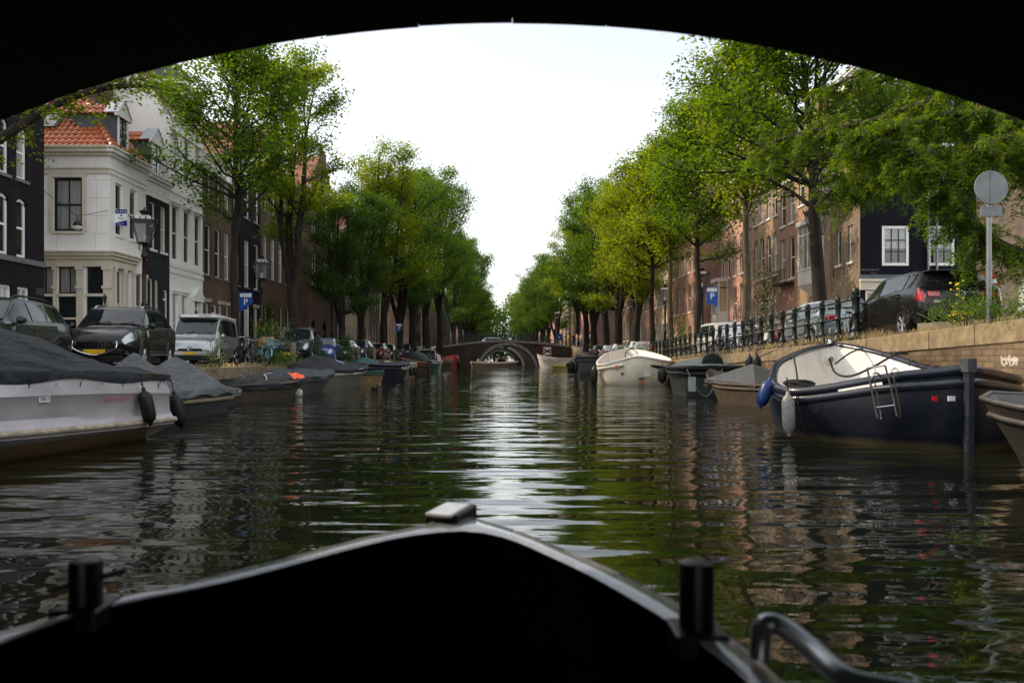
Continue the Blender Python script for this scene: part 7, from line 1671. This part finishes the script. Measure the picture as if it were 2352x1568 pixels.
# wooden punt with pitched cover
def punt():
    r, hb, zs, rows = mboat('weathered wooden punt with dark pitched cover', (7.15, 21.6), R(104), 4.6, 1.75, (.62, .58, .95), WOODP, WOODG, WOODG, tw=.82, wlf=.80, floor=.12, gr=.03, rake=.5)
    q = MB(); a = [(-1.55, -.82, .62), (-1.55, .82, .62), (1.2, -.8, .68), (1.2, .8, .68), (-.15, 0, 1.16)]
    q.add(a, [(0,1,4),(1,3,4),(3,2,4),(2,0,4)]); q.add([(x, y, z-.10) for x, y, z in a[:4]], [(0,1,3,2)]); q.add([a[0],a[1],a[3],a[2]]+[(x,y,z-.1) for x,y,z in (a[0],a[1],a[3],a[2])], [(0,1,5,4),(1,2,6,5),(2,3,7,6),(3,0,4,7)])
    q.build('cover', CANVAS_K if False else mat('slate boat cover', (.05,.055,.058), (.035,.038,.04), .55, scale=3, bump=.003), r)
    q = MB(); q.tube([(-.15,0,1.17),(.5,-.75,.72)], .014, 5); q.build('cord', ROPE_D, r)
    q = MB(); q.box(1.55, 1.8, -.5, .5, .45, .5); q.build('thwart', WOODG, r)
punt()
for k, (px, py, Y, lab) in enumerate(((1738, 838, 22.6, 'tall black fender against the quay behind the punt, right one of the pair'), (1722, 838, 23.2, 'tall black fender against the quay behind the punt, left one of the pair'))): fender(lab, at(px, py, Y), .13, .62)
# grey steel sloop
def grey_sloop():
    r, hb, zs, rows = mboat('grey steel sloop with thick black rubber gunwale and domed cover', (7.4, 28.0), R(82), 6.6, 2.5, (.98, .95, 1.15), STEELH, GREYH, RUBBER, tw=.78, wlf=.86, gr=.09, floor=.4)
    tarp(r, 6.6, hb, zs, lambda t: interp([0, .1, .3, .6, 1], [.06, .18, .34, .3, .05], t), mat('grey green canvas', (.16,.19,.175), (.11,.13,.12), .7, scale=3), seed=31, p=2, skirt=0, over=-.05, folds=.012)
    q = MB(); q.lathe([(0,0),(.34,0),(.36,.03)], 24, (-2.9, -.05, 1.12), Matrix.Rotation(R(90), 4, 'Y'));
    q.lathe([(0,.05),(.34,.05),(.36,.03)], 24, (-2.9, -.05, 1.12), Matrix.Rotation(R(90), 4, 'Y')); q.build('spare_wheel_cover', CANVAS_K, r, 60)
    q = MB(); q.tube(smooth_path([(-3.38, .85, .95), (-3.4, .6, .4), (-3.2, .2, .03), (-3.38, -.1, .5), (-3.4, -.3, .95)], 4), .014, 5); q.build('blue_line', mat('pale blue rope', (.25,.42,.5), None, .8), r)
    q = MB(); q.box(-3.30,-3.27,.55,.8,.2,.75); q.build('patch', mat('pale patch', (.4,.4,.4), None, .5), r)
    q = MB(); q.lathe([(.03,0),(.05,.02)], 10, (-3.28, -.1, .62), Matrix.Rotation(R(-90), 4, 'Y')); q.build('exhaust', BLACK, r)
    q = MB(); q.box(-3.27,-3.1,-.85,-.3,-.2,.32); q.build('dark_box', BLACK, r)
grey_sloop(); 
for k, (dx, dz, lab) in enumerate(((0, 0, 'black fender at the left shoulder of the grey steel sloop'),)): fender(lab, at(1521, 862, 26.0), .16, .52)
# white motor launch
def white_launch():
    o0 = Vector((6.2, 38.5, 0)); P = lambda px, py, Y: at(px, py, Y)-o0
    rim = [P(1463,819,35.3), P(1424,828,35.6), P(1383,838,36.2), P(1372,836,37.2), P(1376,826,39), P(1395,812,41), P(1432,804,43), P(1447,803,43.4), P(1475,806,42.8), P(1512,815,41), P(1536,824,39), P(1541,829,37.2), P(1534,830,36.3), P(1500,824,35.6)]
    wl = [Vector((px_-o0.x, y-o0.y, 0)) for px_, y in ((6.3,35.3), (5.6,35.5), (4.95,36.0), (4.75,37), (4.85,39), (5.3,40.8), (6.2,42.4), (6.65,42.7), (7.1,42.2), (7.7,40.6), (8.0,39), (8.05,37.2), (7.8,36.2), (7.1,35.6))]
    rim = ring_from(rim, 4); wl = ring_from(wl, 4)
    root = thing('motor_launch', 'sunlit cream-white motor launch with rub rails and rust streak, stern towards us', 'boat', o0)
    ring_hull(root, rim, wl, CREAMH, WHITEH, WHITEH, floor=.5, gr=.06, belly=.08)
    for (a, b_, m_) in (((1372, 848), (1428, 839), CREAMH), ((1478, 838), (1540, 846), BLACK)):
        q = MB(); p0 = P(a[0], a[1], 35.55 if a[0] > 1400 else 36.35); p1 = P(b_[0], b_[1], 36.0 if b_[0] > 1500 else 35.5); p0.y -= .12; p1.y -= .12; q.tube([p0, p1], .075, 10); R_ = q.build('rub_rail', m_, root, 60)
        q = MB(); q.ball(p1 if a[0] < 1400 else p0, .085, 8); q.build('end_cap', CHROME, R_, 60)
    q = MB(); c = P(1455, 821, 37.5)+Vector((-.1,0,.10)); q.tube([c+Vector((cos(2*pi*k/24)*.33, .08*sin(2*pi*k/24), sin(2*pi*k/24)*.33)) for k in range(24)], .022, 6, closed=True)
    for k in range(3): a = 2*pi*k/3+.5; q.tube([c, c+Vector((cos(a)*.32, 0, sin(a)*.32))], .014, 5)
    q.build('steering_wheel', BLACK, root, 60)
    def plate(px, py, w, h, m_, nm, Y=35.3, dx=0): q = MB(); p = P(px, py, Y); q.box(p.x-w, p.x+w, p.y-.06, p.y+.02, p.z-h, p.z+h); return q.build(nm, m_, root, bev=.01)
    plate(1416, 843, .06, .09, mat('orange sticker', (.75,.16,.06), None, .5), 'sticker', 35.52); plate(1485, 858, .19, .15, WHITEH, 'hatch', 35.36); plate(1469, 851, .04, .2, WHITEH, 'latch', 35.28); plate(1473, 868, .16, .03, STEEL, 'bracket', 35.25); plate(1474, 876, .12, .12, mat('rust stain', (.25,.09,.03), (.4,.25,.14), .8, scale=8), 'rust_streak', 35.31)
    q = MB(); p = P(1429, 858, 35.36); q.lathe([(0,0),(.06,0),(.07,.03)], 12, p, Matrix.Rotation(R(90), 4, 'X')); q.build('exhaust', mat('sooty brass', (.12,.06,.03), None, .5), root, 60)
    fender('long black fender at the left corner of the white launch', at(1365, 862, 36.4), .17, .95, RUBBER, (0, R(3)))
white_launch()
r_, hb, zs, rows = mboat('dark grey tender with pale cover behind the white launch', (6.9, 59.8), R(86), 7.0, 2.6, (1.35, 1.15, 1.5), STEELH, GREYH, GREYH, gr=.09, tw=.85)
tarp(r_, 7.0, hb, zs, lambda t: .25*sin(pi*min(1, t)), CANVAS_L, seed=41, p=2, skirt=0, over=-.08, folds=.01)
for k, (px, lab) in enumerate(((1312, 'left hanging black fender on the dark grey tender'), (1322, 'right hanging black fender on the dark grey tender'))): fender(lab, at(px, 843, 56.3), .2, .95)
r_, hb, zs, rows = mboat('white boat lying askew below the no-passage sign at the far bridge', (6.5, 92.5), R(150), 5.6, 2.3, (1.25, 1.2, 1.7), WHITEH, WHITEH, WHF, tw=.7)
q = MB(); q.box(-2.95,-2.6,-.2,.2,.3,1.3); q.box(-3.0,-2.55,-.28,.28,1.0,1.6); q.build('outboard_motor', mat('blue outboard cowl', (.02,.08,.4), None, .4), r_, bev=.05)
r_, hb, zs, rows = mboat('yellow canoe lying at the water in front of the white askew boat', (7.2, 90.4), R(170), 3.2, .8, (.32, .28, .36), mat('yellow canoe', (.65,.48,.06), None, .4), None, None, cat='canoe', name='canoe', tw=.3)
r_, hb, zs, rows = mboat('small boat under teal tarpaulin beside the dark grey tender', (6.6, 70.5), R(80), 3.6, 1.5, (.7, .7, .8), GREYH, GREYH, GREYH); tarp(r_, 3.6, hb, zs, lambda t: .4*sin(pi*min(1, t*.9+.1)), TEALT, seed=43, p=1.3)
# ================================================================== FAR BRIDGES
def arch_bridge(label, Y, depth, cx, half, rise_z, hw, detail=True, group='canal bridges'):
    root = thing('arched_bridge', label, 'bridge', (0, Y, 0), 0, group); Rr = (half*half+rise_z*rise_z)/(2*rise_z) if rise_z < half else half; cz = rise_z-Rr
    a0 = math.asin(max(-1, min(1, (-.3-cz)/Rr))); n = 28
    arc = [(cx+Rr*cos(a0+(pi-2*a0)*i/n), cz+Rr*sin(a0+(pi-2*a0)*i/n)) for i in range(n+1)]
    deck = lambda x: interp([-hw-8, -hw, -hw*.55, 0, hw*.55, hw, hw+8], [2.55, 2.62, 3.15, 3.45, 3.15, 2.7, 2.6], x)
    for y in (0, depth):
        b = MB()
        for i in range(n):
            (xa, za), (xb, zb) = arc[i], arc[i+1]; b.quad((xa,y,za),(xb,y,zb),(xb,y,deck(xb)),(xa,y,deck(xa)))
        for s, e in ((1, 0), (-1, n)):
            x0 = arc[e][0]; xs = np.linspace(x0, s*(hw+1.2), 6)
            for i in range(5): b.quad((xs[i],y,-.8),(xs[i+1],y,-.8),(xs[i+1],y,deck(xs[i+1])),(xs[i],y,deck(xs[i])))
        b.build('spandrel', BR_BRIDGE, root)
    v = MB(); v.grid([[(x, y, z) for x, z in arc] for y in (.0, depth)]); v.build('vault', BR_BRIDGE, root, 60)
    r = MB(); m = 25
    for k in range(m):
        t0, t1 = a0+(pi-2*a0)*k/m+.004, a0+(pi-2*a0)*(k+1)/m-.004; q = []
        for y in (-.05-U(0,.02), .3):
            for rr in (Rr-.03, Rr+.38):
                for j in range(3): t = t0+(t1-t0)*j/2; q.append((cx+rr*cos(t), y, cz+rr*sin(t)))
        fs = []
        for j in range(2): fs += [(j,j+1,6+j+1,6+j),(3+j,3+j+1,9+j+1,9+j),(j,j+1,3+j+1,3+j),(6+j,6+j+1,9+j+1,9+j)]
        r.add(q, fs)
    r.build('arch_ring', STONE, root)
    xs = np.linspace(-hw-1.2, hw+1.2, 25)
    for nm, m_, y0, y1, zo0, zo1 in (('coping', STONE, -.12, .4, -.02, .24), ('deck', ASPH, .41, depth-.41, -.05, .10), ('coping', STONE, depth-.4, depth+.12, -.02, .24)):
        q = MB()
        for i in range(len(xs)-1):
            q.add([(xs[i+a], y, deck(xs[i+a])+z) for a in (0, 1) for y in (y0, y1) for z in (zo0, zo1)], [(0,1,3,2),(4,6,7,5),(0,4,5,1),(2,3,7,6)])
        q.build(nm, m_, root)
    for y in (.12, depth-.12):
        rl = MB(); ps = np.linspace(-hw-1, hw+1, 17)
        for x in ps: rl.box(x-.05, x+.05, y-.05, y+.05, deck(x)+.24, deck(x)+1.38); rl.ball((x, y, deck(x)+1.42), .075, 6)
        for h in (.5, .78, 1.06, 1.32): rl.tube([(x, y, deck(x)+h) for x in xs], .025 if h < 1.3 else .035, 5)
        rl.build('railing', IRON, root)
    return root, deck
FB, deckF = arch_bridge('low brick arch bridge with stone ring and iron railing closing the canal', 100, 8, .35, 3.75, 3.0, 8.6)
arch_bridge('second arched bridge seen through the arch of the far bridge', 122, 7, -.7, 3.6, 2.95, 9.0)
arch_bridge('third bridge arch deep inside the second one', 178, 7, -1.2, 3.6, 2.8, 9.0)
# wing wall at the right end
q = MB(); q.quad((9.0,100.02,-.5),(9.9,96,-.5),(9.9,96,zR(96)+.2),(9.0,100.02,3.0)); q.build('wing_wall', BR_OLD, None).__setitem__('kind', 'structure')
def no_pass():
    p = at(1257, 806, 99.8); root = thing('waterway_sign', 'white square sign with red border and black crossed arrows on the far bridge', 'sign', p); q = MB(); q.box(-.62,.62,-.04,0,-.62,.62); B = q.build('border', RED, root)
    q = MB(); q.box(-.5,.5,-.05,-.041,-.5,.5); q.build('face', SIGNW, B); q = MB()
    for s in (1, -1): q.tube([(-.46,-.06,-.3*s),(.46,-.06,.3*s)], .07, 4)
    q.tube([(-.46,-.06,0),(.46,-.06,0)], .04, 4); q.build('mark', BLACK, B)
    q = MB(); q.box(-.62,.62,-.04,0,-1.0,-.7); q.build('plate', SIGNG, root)
no_pass()
q = MB(); q.box(-.45,.45,-.03,0,-.45,.45); o_ = thing('road_sign', 'small blue square sign under the lamps at the right bridge end', 'road sign', at(1284, 774, 102)); B = q.build('panel', SIGNB, o_); q = MB(); q.tube([(0,.05,-1.5),(0,.05,.4)], .04, 6); q.build('post', STEEL, o_); q = MB(); q.add([(-.2,-.035,-.2),(.15,-.035,-.1),(.0,-.035,.25)], [(0,1,2)]); q.build('symbol', SIGNW, B)
# vehicle roof glimpsed on the far bridge
car('pale car crossing the far bridge behind its railing', 'hatch', (-1.2, 104.6, 2.62), 0, mat('pale van paint', (.42,.45,.48), None, .3), group='vehicles on the far bridge')

# ================================================================== PEOPLE
SKIN = mat('skin', (.55,.33,.23), (.48,.28,.2), .55, scale=8); HAIRS = [mat('dark hair', (.02,.014,.01), None, .5), mat('brown hair', (.09,.045,.02), None, .5), mat('fair hair', (.35,.22,.10), None, .5)]
def clothm(c): return mat('cloth %.2f %.2f %.2f' % c, c, None, .85, scale=9)
def person(label, loc, rz, shirt, pants, hair=0, seat=False, hgt=1.0, shorts=False, group=None, long_hair=False, arm=0):
    root = thing('person', label, 'person', loc, rz, group); root.scale = (hgt,)*3
    if seat: hip = .10; V = {'pel': (0,0,.12), 'wai': (-.02,0,.30), 'che': (-.01,0,.48), 'nec': (0,0,.62), 'hed': (.02,0,.74), 'top': (.02,0,.84)}
    else: V = {'pel': (0,0,.92), 'wai': (0,0,1.08), 'che': (0,0,1.30), 'nec': (.01,0,1.46), 'hed': (.03,0,1.59), 'top': (.03,0,1.70)}
    rad_ = {'pel': .135, 'wai': .115, 'che': .14, 'nec': .052, 'hed': .085, 'top': .06}
    E = [('pel','wai'),('wai','che'),('che','nec'),('nec','hed'),('hed','top')]
    z = V['che'][2]
    for s, n in ((1,'L'),(-1,'R')):
        V['sh'+n] = (0, s*.165, z+.06); rad_['sh'+n] = .055
        if seat: V['el'+n] = (.10, s*.22, z-.18); V['wr'+n] = (.30, s*.14, z-.20); V['ha'+n] = (.37, s*.12, z-.18)
        elif arm and s == arm: V['el'+n] = (.06, s*.26, z-.16); V['wr'+n] = (.22, s*.12, z+.02); V['ha'+n] = (.24, s*.08, z+.10)
        else: V['el'+n] = (-.01, s*.235, z-.22); V['wr'+n] = (.06, s*.24, z-.45); V['ha'+n] = (.08, s*.235, z-.55)
        rad_['el'+n] = .042; rad_['wr'+n] = .03; rad_['ha'+n] = .035
        E += [('che','sh'+n),('sh'+n,'el'+n),('el'+n,'wr'+n),('wr'+n,'ha'+n)]
        V['hp'+n] = (0, s*.09, V['pel'][2]-.03); rad_['hp'+n] = .085
        if seat: V['kn'+n] = (.42, s*.11, .14); V['an'+n] = (.46, s*.11, -.28); V['to'+n] = (.58, s*.12, -.32)
        else: V['kn'+n] = (.02+.03*s, s*.10, .50); V['an'+n] = (-.01+.03*s, s*.11, .09); V['to'+n] = (.13+.03*s, s*.13, .04)
        rad_['kn'+n] = .058; rad_['an'+n] = .04; rad_['to'+n] = .035
        E += [('pel','hp'+n),('hp'+n,'kn'+n),('kn'+n,'an'+n),('an'+n,'to'+n)]
    keys = list(V); me = bpy.data.meshes.new('body'); me.from_pydata([V[k] for k in keys], [(keys.index(a), keys.index(b)) for a, b in E], [])
    o = bpy.data.objects.new('body', me); COL.objects.link(o); o.parent = root; o.modifiers.new('skin', 'SKIN'); me.materials.append(SKIN)
    if not me.skin_vertices: me.attributes.new('skin', 'FLOAT', 'POINT')
    for i, k in enumerate(keys): sv_ = me.skin_vertices[0].data[i]; sv_.radius = (rad_[k]*(.8 if k in ('pel','wai','che') else 1), rad_[k]*(1.25 if k in ('pel','wai','che') else 1)); sv_.use_root = k == 'pel'
    m = o.modifiers.new('sub', 'SUBSURF'); m.levels = 1; m.render_levels = 1
    t = MB(); pz, cz = V['pel'][2], V['che'][2]
    rows = [[(x+cos(2*pi*k/14)*a, sin(2*pi*k/14)*b_, zz) for k in range(14)] for x, a, b_, zz in ((0,.135,.185,pz-.06), (-.01,.125,.17,pz+.12), (-.01,.145,.205,cz-.02), (0,.12,.20,cz+.07), (0,.07,.09,cz+.145))]
    t.grid(rows, True)
    for n in 'LR': t.tube([V['sh'+n], Vector(V['sh'+n]).lerp(Vector(V['el'+n]), .75)], [.07, .058], 10, cap=False)
    t.build('shirt', shirt, root, 60)
    p_ = MB(); 
    for n in 'LR':
        k = Vector(V['kn'+n]); a = Vector(V['an'+n]); e = [V['hp'+n], k]+([] if shorts else [k.lerp(a, .9)]); p_.tube(e, [.105, .075]+([] if shorts else [.06]), 10, cap=False)
    p_.lathe([(.12, pz-.1), (.15, pz-.04), (.14, pz+.05)], 14, (0,0,0), None, 1, 1.25); p_.build('trousers', pants, root, 60)
    h = MB(); c = Vector(V['hed'])+Vector((-.012,0,.045)); h.ball(c, .105, 8, sz=1.02)
    if long_hair: h.tube([c+Vector((-.05,0,0)), c+Vector((-.08,0,-.15)), c+Vector((-.08,0,-.28))], [.09, .085, .05], 8)
    h.v = [(x-.02 if x > c.x+.05 else x, y, z) for x, y, z in h.v]; h.build('hair', HAIRS[hair], root, 60)
    f = MB()
    hd = Vector(V['hed'])
    f.ball(hd+Vector((.095,.032,.03)), .013, 5); f.ball(hd+Vector((.095,-.032,.03)), .013, 5); f.tube([hd+Vector((.08,-.03,-.04)), hd+Vector((.092,0,-.045)), hd+Vector((.08,.03,-.04))], .008, 4); f.build('eyes_and_mouth', BLACK, root)
    f = MB(); f.tube([hd+Vector((.085,0,.02)), hd+Vector((.115,0,-.015)), hd+Vector((.09,0,-.02))], [.01,.016,.01], 6); f.build('nose', SKIN, root, 60)
    for n in 'LR':
        s_ = 1 if n == 'L' else -1
        q = MB(); w = Vector(V['ha'+n]); d = (w-Vector(V['wr'+n])).normalized()
        for k in range(4): q.tube([w+Vector((0, s_*(-.025+.017*k), 0)), w+d*(.05+.01*(k in (1,2)))+Vector((.008, s_*(-.027+.018*k), 0)), w+d*(.075+.012*(k in (1,2)))+Vector((.02, s_*(-.025+.016*k), 0))], [.010,.009,.006], 5)
        q.tube([w+Vector((.02, -s_*.02, .01)), w+d*.04+Vector((.045, -s_*.03, 0))], [.011,.007], 5); q.build('fingers', SKIN, root, 60)
    if not seat or True:
        q = MB()
        for n in 'LR': a = Vector(V['an'+n]); q.tube([a+Vector((-.05,0,-.05)), Vector(V['to'+n])+Vector((.06,0,-.01))], [.045,.04], 8)
        q.build('shoes', BLACK, root, 60)
    return root
# people on the far bridge, at its right end
zz = lambda x: deckF(x)+.10
P_ = 'people at the right end of the far bridge'
person('person in a pale dress walking along the far bridge railing, apart from the group', (4.75, 101.0, zz(4.75)), R(180), clothm((.55,.32,.2)), clothm((.45,.3,.2)), 1, long_hair=True, group=P_)
for k, (x, y, sh, pa, ha, rz_, lh, lab) in enumerate(((8.35, 97.4, (.6,.36,.10), (.6,.36,.10), 1, 170, True, 'person in mustard yellow at the left of the standing group'), (9.05, 97.8, (.03,.025,.025), (.03,.03,.04), 0, -60, False, 'person in black next to the one in mustard'), (9.6, 98.6, (.6,.42,.36), (.5,.5,.5), 0, 160, False, 'bare-armed person in pale pink in the middle of the group'),
    (9.95, 97.0, (.62,.5,.45), (.12,.14,.2), 2, 200, False, 'person in cream top and jeans in the group'), (10.55, 97.6, (.05,.045,.05), (.04,.04,.05), 0, 120, True, 'person in dark clothes right of the cream top'), (11.25, 98.0, (.62,.66,.72), (.16,.17,.14), 0, 180, False, 'person in white shirt and olive shorts at the right of the group'))):
    person(lab, (x, y, zR(y)+.02), R(rz_), clothm(sh), clothm(pa), ha, long_hair=lh, group=P_, arm=1 if k % 2 else 0, shorts=(k == 5), hgt=1.05)
person('person in pale blue shirt and light trousers seen from behind further right', (17.2, 108, 3.1), R(80), clothm((.50,.55,.62)), clothm((.55,.56,.60)), 0)
# rowing boat with four people leaving the arch
r_, hb, zs, rows = mboat('open wooden boat with four people coming out of the far arch', (-1.35, 96.2), R(6), 6.2, 1.7, (.75, .62, .80), mat('light brown boat wood', (.30,.21,.13), (.2,.14,.09), .5, scale=5), WOODG, WHF, name='open_boat', tw=.9, rake=.5, gr=.05, floor=.2)
for k, (x, sh, ha, rz_, lh, lab) in enumerate(((-2.1, (.52,.36,.28), 0, 20, False, 'bare-shouldered person at the stern of the open boat'), (-1.1, (.6,.6,.62), 0, 150, True, 'person in white seated second from the stern of the open boat'), (.25, (.6,.42,.38), 1, 170, False, 'person in pale pink sunglasses pose amidships in the open boat'), (1.7, (.66,.64,.6), 2, 180, True, 'fair-haired person in white near the bow of the open boat'))):
    person(lab, (-1.35+x, 96.2+x*.1, .42), R(rz_), clothm(sh), clothm((.2,.2,.24)), ha, seat=True, long_hair=lh, group='people in the open boat', hgt=1.06)
r_, hb, zs, rows = mboat('dark boat with passengers far inside the arches', (-.8, 146), R(80), 7, 2.6, (1.0, .9, 1.1), NAVYH, GREYH, GREYH)
for k in range(4): person('passenger in the dark boat far inside the arches', (-1.6+.55*k, 144+.8*k, .5), R(-90+k*20), clothm(((.6,.6,.62),(.4,.05,.06),(.2,.3,.5),(.6,.5,.4))[k]), clothm((.1,.1,.12)), k % 3, seat=True, group='passengers far inside the arches')
